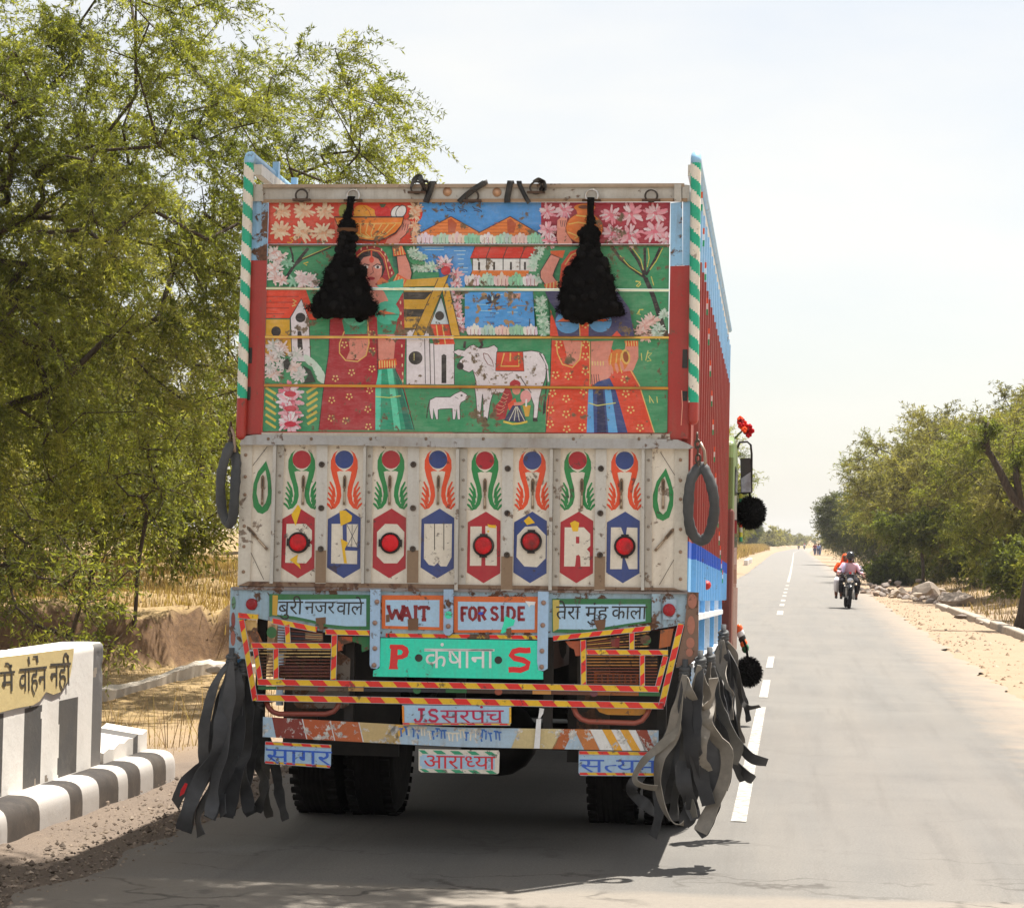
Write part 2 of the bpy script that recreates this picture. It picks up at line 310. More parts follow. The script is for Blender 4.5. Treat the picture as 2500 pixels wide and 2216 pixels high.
GL={'ब':[[585,551,585,622,0,622,0,551,401,551,401,256,365,224,230,392,363,385,369,454,265,464,176,453,107,418,61,362,46,286,52,238,71,198,101,164,141,139,188,123,241,118,293,122,336,133,371,148,401,165,401,0,482,0,482,551],[127,287,137,335,168,370,308,195,242,184,198,190,161,210,135,242]],'र':[[395,42,332,93,216,201,167,254,213,276,254,301,288,330,314,365,331,407,336,458,332,510,320,551,424,551,424,622,0,622,0,551,239,551,256,468,252,431,238,399,215,372,181,349,165,368,148,382,127,390,104,393,75,389,55,376,44,359,40,340,47,305,57,284,75,256,341,-12]],'न':[[0,622,0,551,385,551,385,369,98,369,69,366,51,355,40,339,37,318,42,290,56,260,77,232,102,209,128,193,153,188,174,192,190,202,201,220,204,244,204,298,385,298,385,0,466,0,466,551,569,551,569,622]],'ज':[[653,551,757,551,757,622,0,622,0,551,572,551,572,441,302,441,273,377,314,346,349,310,371,270,379,227,374,193,359,170,335,157,306,153,250,170,198,223,149,308,102,426,31,401,73,294,117,212,162,151,209,111,258,88,310,80,348,84,384,95,414,114,438,141,453,176,458,218,453,262,436,303,411,341,378,373,572,370,572,0,653,0]],'व':[[571,551,571,622,0,622,0,551,387,551,387,260,359,234,325,211,283,194,235,188,193,194,159,212,135,243,127,287,136,331,162,364,204,384,259,391,349,381,354,454,255,464,170,453,104,418,60,362,46,286,52,238,71,198,99,164,137,139,182,123,233,118,282,122,324,133,358,148,387,165,387,0,467,0,467,551]],'ल':[[0,551,508,551,508,426,419,412,354,370,320,394,285,412,246,422,204,426,168,422,131,411,97,391,70,362,51,323,45,275,52,224,73,176,106,129,149,84,255,-12,309,40,174,163,148,199,131,234,126,271,131,304,148,330,174,347,209,353,238,350,263,342,311,313,293,275,279,232,356,208,375,262,397,301,421,327,445,344,470,353,508,355,508,0,589,0,589,551,693,551,693,622,0,622]],'त':[[481,551,584,551,584,622,0,622,0,551,400,551,400,399,272,399,211,396,163,388,125,373,93,351,74,331,59,305,48,275,45,242,51,195,69,151,96,109,132,68,217,-12,271,40,208,94,163,143,135,189,126,237,132,274,150,299,172,313,200,322,400,328,400,0,481,0]],'म':[[509,551,612,551,612,622,0,622,0,551,126,551,126,321,71,318,53,309,42,295,39,278,42,258,51,237,64,216,80,196,99,178,119,164,140,154,159,151,177,155,193,166,203,185,207,213,207,250,428,250,428,0,509,0],[428,551,428,321,207,321,207,551]],'ह':[[321,69,348,2,405,24,447,57,473,100,481,153,476,190,461,225,434,255,397,279,347,295,284,300,232,296,183,284,159,312,152,328,149,347,153,367,164,381,186,391,442,394,442,551,546,551,546,622,0,622,0,551,361,551,361,465,229,465,191,463,159,458,131,448,106,433,91,418,79,400,72,378,69,352,72,320,83,292,97,268,115,248,92,225,73,198,62,166,58,130,70,57,108,-9,167,-73,248,-142,302,-89,241,-40,197,-1,167,33,150,64,141,94,138,124,147,167,175,201,219,222,280,229,336,224,374,208,396,182,403,148,397,120,380,98,354,82]],'क':[[777,551,777,622,0,622,0,551,371,551,371,260,340,232,307,209,270,193,228,188,190,194,158,214,135,246,127,292,135,334,159,365,198,385,249,391,333,381,339,454,244,464,164,452,101,417,60,362,46,290,52,238,71,195,100,161,138,137,180,123,226,118,272,123,312,136,371,174,371,0,452,0,452,258,508,312,562,330,593,324,617,307,631,278,636,237,632,196,620,154,602,115,579,80,651,39,681,90,701,141,712,192,716,239,706,307,675,358,628,389,569,399,505,387,452,349,452,551]],'ष':[[593,622,0,622,0,551,79,551,79,358,82,301,91,258,106,223,128,194,152,175,182,160,216,149,254,146,301,150,341,160,408,191,408,0,489,0,489,551,593,551],[408,551,408,287,205,551],[189,240,179,252,166,282,159,507,360,245,313,225,288,219,262,217,219,223]],'स':[[587,551,691,551,691,622,0,622,0,551,201,551,213,512,215,428,210,399,199,372,181,350,165,368,148,382,127,390,104,393,75,389,55,376,44,359,40,340,41,323,55,284,73,256,326,-12,380,42,320,93,264,146,212,200,167,253,212,277,248,267,337,253,448,254,506,266,506,0,587,0],[369,322,315,325,262,333,277,357,289,385,296,419,297,486,288,533,281,551,506,551,506,339]],'प':[[479,551,583,551,583,622,0,622,0,551,79,551,79,358,82,301,91,258,106,223,128,194,152,175,182,160,216,149,254,146,298,149,335,159,368,174,398,191,398,0,479,0],[398,551,398,280,371,257,338,236,302,222,263,217,220,223,190,240,180,252,167,282,160,551]],'च':[[649,551,649,622,0,622,0,551,465,551,465,260,436,233,403,210,363,193,317,188,281,193,250,210,228,236,221,274,230,315,257,346,298,364,350,370,382,370,389,440,38,441,38,369,185,371,168,353,154,330,144,303,141,275,153,211,191,161,247,129,317,118,364,122,403,133,465,165,465,0,545,0,545,551]],'ग':[[208,551,393,551,393,0,474,0,474,551,578,551,578,622,0,622,0,551,127,551,127,359,73,356,55,345,44,329,41,308,46,280,60,250,81,222,107,199,134,183,160,178,180,182,196,193,205,211,208,234]],'अ':[[470,218,466,251,455,282,594,290,594,0,675,0,675,551,779,551,779,622,521,622,521,551,594,551,594,363,412,355,392,375,442,426,459,495,449,549,418,593,367,622,298,632,252,629,211,620,175,608,146,594,171,525,235,552,267,560,302,562,331,558,357,546,374,525,380,494,373,461,352,435,313,418,255,411,260,341,318,347,347,321,371,293,386,262,391,227,385,193,367,171,340,157,305,153,246,168,193,215,145,287,100,382,29,356,93,229,159,144,231,96,312,80,374,89,425,114,459,157]],'ध':[[630,551,630,622,383,622,383,551,445,551,445,245,416,218,382,195,341,178,292,173,252,178,220,193,198,218,191,254,198,288,220,312,253,328,326,332,333,402,254,403,223,397,172,409,149,421,132,438,120,460,116,489,121,521,136,546,158,562,184,568,206,565,220,555,228,541,226,504,210,482,271,443,301,486,311,531,302,572,275,604,236,625,187,632,130,622,83,593,52,548,42,493,49,442,72,402,105,370,148,348,132,327,120,303,113,278,111,251,123,191,159,144,213,113,283,103,336,106,378,117,413,132,445,150,445,0,526,0,526,551]],'य':[[595,622,0,622,0,551,123,551,149,509,157,484,160,457,153,418,130,390,92,369,38,353,62,263,108,193,172,147,253,132,301,136,343,147,379,162,410,179,410,0,491,0,491,551,595,551],[129,301,212,355,240,445,233,499,211,551,410,551,410,274,380,247,346,224,306,208,259,203,215,209,180,228,152,258]],'ा':[[170,551,273,551,273,622,0,622,0,551,89,551,89,0,170,0]],'ी':[[-185,615,-105,615,-129,672,-137,701,-139,733,-134,771,-118,801,-92,819,-57,825,-8,813,29,776,58,712,87,622,0,622,0,551,89,551,89,0,170,0,170,551,273,551,273,622,163,622,136,709,108,779,76,831,39,868,-6,889,-61,896,-128,886,-178,855,-210,807,-220,748,-218,715,-211,682,-200,649]],'ु':[[-248,-12,-222,-79,-180,-62,-157,-58,-131,-57,-102,-61,-76,-73,-57,-93,-51,-122,-78,-177,-157,-196,-204,-192,-246,-182,-284,-163,-320,-136,-356,-101,-394,-57,-455,-100,-392,-169,-325,-222,-247,-257,-157,-268,-81,-258,-25,-229,10,-185,22,-129,12,-72,-20,-28,-69,1,-136,11,-193,5]],'े':[[-169,615,-94,615,-123,711,-154,784,-187,836,-225,871,-268,890,-318,896,-367,893,-409,882,-385,809,-315,823,-283,818,-256,804,-232,778,-211,740,-190,686]],'ं':[[-185,772,-181,750,-169,731,-151,718,-130,714,-109,718,-91,731,-79,750,-75,772,-79,794,-91,813,-109,826,-130,830,-151,826,-169,813,-181,794]],'ँ':[[-188,847,-184,828,-174,812,-158,801,-139,797,-120,801,-104,812,-93,828,-89,847,-93,866,-104,882,-120,893,-139,896,-158,893,-174,882,-184,866],[69,863,-5,889,-24,829,-49,785,-84,756,-135,747,-184,756,-223,782,-255,826,-283,887,-352,863,-313,781,-264,725,-206,691,-138,680,-67,690,-8,722,38,778]],'_J':[[174,682,174,-8,131,-167,-14,-230,-44,-228,-62,-137,-37,-137,59,-98,76,21,76,682]],'_S':[[399,643,399,532,315,588,239,603,161,581,131,522,279,381,426,176,372,43,235,-9,133,6,44,54,44,178,128,105,224,79,308,108,335,165,188,320,40,509,97,642,247,691,325,679]],'_.':[[109,111,151,93,169,51,151,9,109,-9,67,9,49,51,67,93]]}
# ------------------------------------------------------------------ terrain, road, markings
_perm = rng.random((256, 256))
def vnoise(x, y):
    xi = np.floor(x).astype(int); yi = np.floor(y).astype(int); fx = x-xi; fy = y-yi
    fx = fx*fx*(3-2*fx); fy = fy*fy*(3-2*fy); g = lambda a, b: _perm[a & 255, b & 255]
    return (g(xi, yi)*(1-fx)+g(xi+1, yi)*fx)*(1-fy)+(g(xi, yi+1)*(1-fx)+g(xi+1, yi+1)*fx)*fy-.5
def fbm(x, y, o=4):
    r = 0; a = 1
    for i in range(o): r = r+a*vnoise(x*2**i+13*i, y*2**i+7*i); a *= .5
    return r
sstep = lambda a, b, x: (lambda t: t*t*(3-2*t))(np.clip((x-a)/(b-a), 0, 1))
XCY = [-50, 14, 60, 128, 200, 390, 620, 800, 950]; XCX = [-.32, -.30, -.05, .45, .9, 2.0, 6.0, 14, 26]
road_c = lambda y: np.interp(y, XCY, XCX)
road_l = lambda y: np.interp(y, [10, 40, 120, 300, 900], [3.18, 2.95, 2.25, 2.9, 2.9])
road_r = lambda y: np.interp(y, [10, 44, 84, 167, 300, 900], [3.0, 2.95, 2.95, 2.75, 2.6, 2.6])
def height(x, y):
    xc = road_c(y); dl = xc-road_l(y)-x; dr = x-xc-road_r(y)
    z = -.03+.05*fbm(x*.9, y*.9)*np.clip(np.maximum(dl, dr), 0, 1)+.012*fbm(x*5, y*5, 3)
    # left: low meadow by the culvert, eroded bank, grassy plateau
    edge = 26.3+1.2*fbm(x*.45+3, y*0+2)*2+.5*fbm(x*2, y*0+9)
    lowm = sstep(.9, 2.0, dl)
    up = sstep(0, .42, y-edge)
    rough = fbm(x*3.2, y*3.2, 4)*np.clip(1-np.abs(y-edge-.3)/.9, 0, 1)*.38
    bank = .14*sstep(22.2, 25.5, y)+up*(.70+.2*fbm(x*1.1, y*1.1))+sstep(0, 12, y-edge)*.28+rough
    far_l = sstep(60, 110, y)
    bank = bank*(1-far_l)+far_l*.75
    z = z+bank*sstep(1.2+.3*fbm(y*.5, y*0), 2.4, dl)
    z = z-.12*lowm*(1-sstep(20, 26, y))
    z = z+.22*sstep(2.4, 4.5, dr)+.14*fbm(x*.5, y*.5)*sstep(2, 5, dr)
    d = np.hypot(x, y); z = z+np.where(d > 900, (d-900)*.002, 0)
    return z
def axis(parts):
    return np.unique(np.concatenate([np.arange(a, b, s) for a, b, s in parts]).round(4))
gx = axis([(-3000, -300, 150), (-300, -60, 20), (-60, -16, 1.5), (-16, 9, .14), (9, 40, 1.5), (40, 300, 20), (300, 3001, 150)])
gy = axis([(-60, 8, 4), (8, 40, .14), (40, 110, .6), (110, 400, 4), (400, 1000, 20), (1000, 4001, 150)])
GX, GY = np.meshgrid(gx, gy); GZ = height(GX, GY)
V = np.stack([GX.ravel(), GY.ravel(), GZ.ravel()], 1); n = len(gx)
ii = (np.arange(len(gy)-1)[:, None]*n+np.arange(n-1)[None]).ravel()
Q = np.stack([ii, ii+1, ii+n+1, ii+n], 1)
def m_ground():
    k = NT('sand, dry grass and bare earth'); p = k.pos(); s = k.n('ShaderNodeSeparateXYZ'); k.put(s.inputs[0], p)
    nrm = k.n('ShaderNodeSeparateXYZ'); k.put(nrm.inputs[0], k.n('ShaderNodeNewGeometry').outputs['Normal'])
    n1 = k.noise(p, 1.3, 6, .65); n2 = k.noise(p, 14, 6, .7); n3 = k.noise(p, 70, 4, .7)
    sand = k.mix(k.ramp(n1, .3, .7), (.385, .28, .19), (.32, .23, .152)); sand = k.mix(k.ramp(n2, .48, .75, 0, .4), sand, (.27, .19, .125))
    sand = k.mix(k.ramp(n3, .3, .75, 0, .4), sand, (.52, .40, .28))
    grass = k.mix(k.ramp(n2, .35, .65), (.40, .285, .135), (.25, .165, .085)); grass = k.mix(k.ramp(n1, .45, .7, 0, .6), grass, (.46, .335, .17))
    earth = k.mix(k.ramp(n2, .3, .7), (.27, .165, .09), (.13, .08, .05))
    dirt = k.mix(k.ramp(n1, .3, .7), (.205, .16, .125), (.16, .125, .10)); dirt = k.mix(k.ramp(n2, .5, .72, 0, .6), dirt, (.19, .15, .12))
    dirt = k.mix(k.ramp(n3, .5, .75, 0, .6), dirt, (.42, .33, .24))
    wob = k.math('MULTIPLY', k.math('SUBTRACT', n1, .5), 3)
    left = k.ramp(k.math('ADD', s.outputs[0], wob), -6.2, -4.6, 1, 0)
    c = k.mix(left, sand, grass)
    rg = k.ramp(k.math('ADD', s.outputs[0], wob), 5.6, 8, 0, .8); c = k.mix(rg, c, grass)
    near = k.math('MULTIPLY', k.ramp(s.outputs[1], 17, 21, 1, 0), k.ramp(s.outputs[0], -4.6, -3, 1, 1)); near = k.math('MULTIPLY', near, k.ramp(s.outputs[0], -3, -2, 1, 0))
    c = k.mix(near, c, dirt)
    c = k.mix(k.math('MULTIPLY', k.ramp(nrm.outputs[2], .62, .86, 1, 0), left), c, earth)
    c = k.mix(1, c, (.70, .70, .70), 'MULTIPLY'); k.bsdf(c, .95, 0, k.bump(k.math('ADD', n2, k.math('MULTIPLY', n3, .6)), .5, .02), .15); return k.m
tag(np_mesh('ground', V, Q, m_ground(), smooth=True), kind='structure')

def strip(name, ys, fl, fr, z, mat, nx=10, rag=0.0):
    ys = np.array(ys); t = np.linspace(0, 1, nx)
    l = fl(ys)+rag*(fbm(ys*1.3, ys*0+1, 5)); r = fr(ys)+rag*(fbm(ys*1.1, ys*0+5, 5))
    X = l[:, None]*(1-t)+r[:, None]*t; Y = np.repeat(ys[:, None], nx, 1)
    V = np.stack([X.ravel(), Y.ravel(), np.full(X.size, z)], 1)
    i = (np.arange(len(ys)-1)[:, None]*nx+np.arange(nx-1)[None]).ravel(); Q = np.stack([i, i+1, i+nx+1, i+nx], 1)
    return tag(np_mesh(name, V, Q, mat), kind='structure')
def m_asphalt():
    k = NT('bleached asphalt'); p = k.pos(); s = k.n('ShaderNodeSeparateXYZ'); k.put(s.inputs[0], p)
    st = k.noise(k.mapv(p, (1, .06, 1)), 2.2, 4, .6); n1 = k.noise(p, .7, 5, .6); n2 = k.noise(p, 24, 5, .75); n3 = k.noise(p, 75, 4, .85)
    c = k.mix(k.ramp(n1, .32, .68), (.192, .184, .171), (.255, .243, .222)); c = k.mix(k.ramp(st, .38, .66, 0, .5), c, (.29, .262, .225)); c = k.mix(k.ramp(k.noise(k.mapv(p, (1, .04, 1)), 5, 4, .65), .52, .68, 0, .35), c, (.15, .138, .124))
    c = k.mix(k.ramp(n3, .4, .6, 0, .62), c, (.11, .102, .094)); c = k.mix(k.ramp(n3, .6, .72, 0, .7), c, (.42, .39, .34))
    c = k.mix(k.ramp(n2, .58, .72, 0, .3), c, (.15, .138, .122))
    w = k.n('ShaderNodeTexVoronoi', feature='DISTANCE_TO_EDGE'); dv = k.n('ShaderNodeVectorMath', operation='ADD')
    nc = k.n('ShaderNodeTexNoise'); k.put(nc.inputs['Vector'], p); nc.inputs['Scale'].default_value = 2.5; nc.inputs['Detail'].default_value = 6
    sc = k.n('ShaderNodeVectorMath', operation='SCALE'); k.put(sc.inputs[0], nc.outputs['Color']); sc.inputs['Scale'].default_value = .9
    k.put(dv.inputs[0], p); k.put(dv.inputs[1], sc.outputs[0]); k.put(w.inputs['Vector'], k.mapv(dv.outputs[0], (.6, 1.6, 1))); w.inputs['Scale'].default_value = .8
    crack = k.ramp(w.outputs['Distance'], .006, .03, 1, 0)
    yw = k.math('ADD', s.outputs[1], k.math('MULTIPLY', k.math('SUBTRACT', k.noise(p, 1.1, 5, .6), .5), .35))
    yw = k.math('SUBTRACT', yw, k.math('MULTIPLY', s.outputs[0], .05))
    old = k.ramp(yw, 11.35, 11.5, 1, 0); oldc = k.mix(k.ramp(n2, .35, .7), (.29, .258, .218), (.25, .222, .188)); oldc = k.mix(k.ramp(n3, .5, .7, 0, .5), oldc, (.16, .145, .125))
    c = k.mix(old, c, oldc)
    cr = k.math('MULTIPLY', crack, k.ramp(yw, 11.4, 13.5, .9, .12)); cr = k.math('MULTIPLY', cr, k.noise(p, .9, 3, .6, 0, .42, .55)); c = k.mix(cr, c, (.09, .08, .07))
    sw = k.math('ADD', s.outputs[0], k.math('MULTIPLY', n1, 1.2)); c = k.mix(k.ramp(sw, -2.9, -2.2, .55, 0), c, (.2, .165, .13))
    ed = k.math('SUBTRACT', s.outputs[0], k.math('MULTIPLY', s.outputs[1], .0052)); ed = k.math('ADD', ed, k.math('MULTIPLY', k.math('SUBTRACT', k.noise(p, 1.6, 6, .7), .5), 1.5))
    c = k.mix(k.ramp(ed, 1.75, 2.75, 0, .85), c, (.40, .31, .225)); po = k.noise(p, .35, 3, .5, 0, .58, .66); c = k.mix(k.math('MULTIPLY', po, .22), c, (.13, .12, .11))
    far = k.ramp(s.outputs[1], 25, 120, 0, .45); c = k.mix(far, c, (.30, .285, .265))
    c = k.mix(1, c, (.69, .69, .69), 'MULTIPLY'); k.bsdf(c, .85, 0, k.bump(k.math('ADD', n3, k.math('MULTIPLY', n2, .5)), .45, .006), .25); return k.m
ys = axis([(-20, 8, 2), (8, 60, .12), (60, 200, 1), (200, 960, 8)])
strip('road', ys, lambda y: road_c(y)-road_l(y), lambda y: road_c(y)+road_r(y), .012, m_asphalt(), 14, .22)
def m_mark():
    k = NT('worn white road paint'); p = k.pos(); n = k.noise(p, 18, 6, .7); n3 = k.noise(p, 120, 3, .7)
    c = k.mix(k.ramp(n, .42, .56), (.56, .54, .50), (.27, .25, .225)); c = k.mix(k.ramp(n3, .55, .7, 0, .6), c, (.4, .37, .33))
    c = k.mix(1, c, (.72, .72, .72), 'MULTIPLY'); k.bsdf(c, .8, 0, None, .3); return k.m
mm = m_mark(); V = []; Q = []
def dash(y0, y1, w=.095, n=6):
    for i in range(n):
        a = y0+(y1-y0)*i/n; b = y0+(y1-y0)*(i+1)/n; k = len(V)
        ca = float(road_c(a))+.06; cb = float(road_c(b))+.06
        V.extend([(ca-w/2, a, .017), (ca+w/2, a, .017), (cb+w/2, b, .017), (cb-w/2, b, .017)]); Q.append((k, k+1, k+2, k+3))
dash(14.4, 24.4); dash(25.9, 29.2); dash(32, 35.2); dash(55.3, 58.6, .15)
for q in (63, 68, 74, 79, 85, 92): dash(q, q+2.2, .13, 1)
dash(101, 520, .12, 90)
tag(np_mesh('road_marking', np.array(V), np.array(Q), mm), kind='structure')

# ------------------------------------------------------------------ culvert: kerb, parapet wall, broken end wall, ledge
def m_masonry(name, ch=.5):
    k = NT(name); o = k.obj(); c = k.col(); n = k.noise(o, 9, 7, .7); n2 = k.noise(o, 1.6, 5, .6)
    c = k.mix(k.ramp(n, .55, .72, 0, ch), c, k.mix(.35, c, (.40, .34, .27))); c = k.mix(k.ramp(n2, .48, .78, 0, .5), c, k.mix(.3, c, (.38, .31, .22)))
    z = k.n('ShaderNodeSeparateXYZ'); k.put(z.inputs[0], k.pos())
    c = k.mix(k.math('MULTIPLY', k.ramp(z.outputs[2], .05, .25, .4, 0), k.noise(o, 6, 5, .7)), c, (.33, .25, .18))
    c = k.mix(1, c, (.85, .85, .85), 'MULTIPLY'); k.bsdf(c, .9, 0, k.bump(n, .3, .012), .2); return k.m
mk = m_masonry('limewashed masonry', .35); WHITE = (.80, .755, .69); BLK = (.03, .03, .032); GREY = (.115, .11, .105)
b = MB(); b.smooth = True; ks = [8, 8.5, 9.0, 9.5, 10, 10.5, 11, 11.5, 12.05, 12.55, 13.12, 13.7, 13.95, 14.3, 14.73, 14.95, 15.25, 15.57, 15.9, 16.4]
prof = [(-4.285, -.1), (-4.286, .05), (-4.289, .09), (-4.296, .122), (-4.310, .146), (-4.332, .163), (-4.362, .174), (-4.40, .179), (-4.56, .18), (-4.60, -.1)]
for i, (a, c) in enumerate(zip(ks, ks[1:])):
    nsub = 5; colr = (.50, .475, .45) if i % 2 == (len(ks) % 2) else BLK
    for j in range(nsub):
        y0 = a+(c-a)*j/nsub; y1 = a+(c-a)*(j+1)/nsub
        sh = lambda y: max(0, (y-16.1)/.3)**2*.13
        for (p, q) in zip(prof, prof[1:]):
            f = lambda pt, y: (pt[0]-sh(y)*(1 if pt[0] > -4.5 else 0), y, pt[1]-sh(y)*(.5 if pt[1] > .1 else 0))
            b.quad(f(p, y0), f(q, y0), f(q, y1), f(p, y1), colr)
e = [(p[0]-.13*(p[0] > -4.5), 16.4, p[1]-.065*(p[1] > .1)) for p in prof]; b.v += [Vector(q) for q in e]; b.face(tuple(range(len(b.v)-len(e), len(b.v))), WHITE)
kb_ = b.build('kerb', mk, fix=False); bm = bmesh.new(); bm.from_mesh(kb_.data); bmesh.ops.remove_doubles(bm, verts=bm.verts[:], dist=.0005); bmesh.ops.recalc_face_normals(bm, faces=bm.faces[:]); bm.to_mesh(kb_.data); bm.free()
tag(kb_, 'rounded kerb painted in black and white blocks along the dirt shoulder', 'kerb')
WX = -4.48
def wallp(z2):
    def fn(px, py, off=0.0):
        r = ray(*z2(px, py)); p = O3+r*((WX+off)/r.x); return p
    return fn
wp = wallp(ZM)
wall = empty('parapet_wall', (WX-.17, 13, .1)); tag(wall, 'white culvert parapet with grey stripes and a yellow painted notice', 'wall')
# plastered faces as a fine grid: worn edges, hand painted stripes with wavering borders
Y0, Y1, Z0, Z1 = 6.0, 15.0, .1, .99
ys_ = np.arange(Y0, Y1+.001, .022); pf = [(0, Z0+(Z1-.03-Z0)*t) for t in np.linspace(0, 1, 42)]+[(-.006, Z1-.012), (-.02, Z1), (-.1, Z1+.002), (-.2, Z1), (-.3, Z1-.004), (-.34, Z1-.03), (-.34, Z0)]
YY, PI_ = np.meshgrid(ys_, np.arange(len(pf)), indexing='ij'); PX = np.array([q[0] for q in pf])[PI_]; PZ = np.array([q[1] for q in pf])[PI_]
chip = np.clip(fbm(YY*3.1+PZ*2, PZ*6+4, 4)-.38, 0, 1)*sstep(.93, .99, PZ)*.35+np.clip(fbm(YY*6, PZ*6+40, 3)-.55, 0, 1)*.05
endr = np.clip((YY-(Y1-.06))/.06, 0, 1)**2*.02
PX = WX+PX+.0025*fbm(YY*2, PZ*2+9, 3)-chip*(PX > -.1)-endr*(PX > -.1); PZ = PZ-.5*chip*(PZ > .9)
V = np.stack([PX, YY, PZ], -1).reshape(-1, 3); m_ = len(pf); ii = (np.arange(len(ys_)-1)[:, None]*m_+np.arange(m_-1)[None]).ravel(); Q = np.stack([ii, ii+m_, ii+m_+1, ii+1], 1)
C = np.tile(np.array((.97, .93, .86)), (len(Q), 1)); cy_ = V[Q].mean(1)[:, 1]; cz_ = V[Q].mean(1)[:, 2]; front = V[Q].mean(1)[:, 0] > WX-.06; wob = .012*fbm(cy_*4, cz_*7, 3); wz = .012*fbm(cy_*9+3, cz_*2, 3)
inn = lambda a, b_, z0, z1: front & (cy_+wob > a) & (cy_+wob < b_) & (cz_+wz > z0) & (cz_+wz < z1)
for (a, b_) in ((14.04, 14.42), (13.37, 13.69), (12.72, 13.0), (12.05, 12.36), (11.4, 11.7), (10.75, 11.05)): C[inn(a, b_, .19, .675)] = GREY
C[inn(14.73, 15.2, .18, 1.2)] = tuple(v*1.6 for v in GREY); C[(fbm(cy_*5+9, cz_*5, 4) > .62)] = (.36, .31, .25)
np_mesh('wall', V, Q, mk, wall, C, smooth=True).matrix_parent_inverse = WM[wall.name].inverted()
b = MB(); b.hexa([(WX-.33, Y1-.03, Z0), (WX-.03, Y1-.03, Z0), (WX-.03, Y1, Z0), (WX-.33, Y1, Z0)], [(WX-.33, Y1-.03, Z1-.03), (WX-.03, Y1-.03, Z1-.03), (WX-.03, Y1, Z1-.03), (WX-.33, Y1, Z1-.03)], WHITE); b.build('end_face', mk, wall)
b = MB(); cy = (.78, .62, .30)
b.poly([[(-900, 500), (0, 452), (90, 442), (330, 412), (402, 404), (390, 500), (380, 560), (362, 590), (330, 640), (290, 655), (250, 640), (215, 690), (180, 712), (90, 728), (0, 752), (-900, 860)]],
       lambda x, y: wp(x, y, .008), cy)
b.build('painted_notice', mk, wall)
# ------------------------------------------------------------------ lettering
COMB = {'\u0941', '\u0947', '\u0902', '\u0901'}
def clip_right(L, xm):
    out = []; n = len(L)
    for i in range(n):
        a, c = L[i], L[(i+1) % n]
        if a[0] <= xm: out.append(a)
        if (a[0] <= xm) != (c[0] <= xm):
            t = (xm-a[0])/(c[0]-a[0]); out.append((xm, a[1]+t*(c[1]-a[1])))
    return out
def glyph_loops(txt):
    """lay the outlines out in em units; 'X\u094d' is the half letter, '~' a thin space"""
    res = []; x = 0.0; i = 0
    while i < len(txt):
        ch = txt[i]
        if ch == ' ': x += .28; i += 1; continue
        if ch == '~': x += .08; i += 1; continue
        key = ch if ch in GL else '_'+ch
        Ls = [[(p[j]/1000, p[j+1]/1000) for j in range(0, len(p), 2)] for p in GL[key]]
        xm = max(p[0] for L in Ls for p in L)
        half = i+1 < len(txt) and txt[i+1] == '\u094d'
        if half:
            xc = xm-.205; Ls = [q for q in (clip_right(L, xc) for L in Ls) if len(q) > 2]; xm = xc+.02; i += 1
        if ch in COMB:
            for L in Ls: res.append([(p[0]+x-.015, p[1]) for p in L])
        else:
            for L in Ls: res.append([(p[0]+x, p[1]) for p in L])
            x += xm-.03 if ch not in 'JS.' else xm+.05
        i += 1
    return res, x
def area(L): return sum(a[0]*c[1]-c[0]*a[1] for a, c in zip(L, L[1:]+L[:1]))/2
def inside(p, L):
    r = False
    for (x0, y0), (x1, y1) in zip(L, L[1:]+L[:1]):
        if (y0 > p[1]) != (y1 > p[1]) and p[0] < (x1-x0)*(p[1]-y0)/(y1-y0)+x0: r = not r
    return r
def text(b, txt, x0, x1, ytop, ybase, fn, col, slant=0.0, skew=0.0):
    """header line at ytop, foot at ybase, spread over x0..x1 of the drawing space fn"""
    Ls, w = glyph_loops(txt); h = .622 if any(ord(c) > 2000 for c in txt) else .72
    sx = (x1-x0)/w; sy = (ybase-ytop)/h
    m = lambda p: (x0+p[0]*sx+slant*p[1]*sy, ybase-p[1]*sy+skew*p[0]*sx)
    Ls = [[m(p) for p in L] for L in Ls]
    sg = [area(L) for L in Ls]
    holes = [i for i in range(len(Ls)) if any(j != i and abs(sg[j]) > abs(sg[i]) and inside(Ls[i][0], Ls[j]) and sg[i]*sg[j] < 0 for j in range(len(Ls)))]
    for i, L in enumerate(Ls):
        if i in holes: continue
        hs = [Ls[j] for j in holes if inside(Ls[j][0], L)]
        b.poly([L]+hs, fn, col)
b = MB(); ink = (.07, .065, .055)
f = lambda x, y: wp(x, y, .011)
text(b, 'नहीं', 272, 382, 487, 612, f, ink, 0, -.06)
text(b, 'वाहन', 104, 252, 515, 640, f, ink, 0, -.1)
text(b, 'गमें', -60, 78, 538, 648, f, ink, 0, -.09)
text(b, 'मार्ग'.replace('\u0930\u094d', ''), -250, -75, 555, 665, f, ink, 0, -.08)
b.poly([[(150, 450), (160, 449), (165, 490), (155, 491)]], f, ink); b.poly([[(178, 446), (205, 442), (210, 480), (200, 482), (196, 455), (180, 456)]], f, ink)
b.build('lettering', M['paint'], wall)
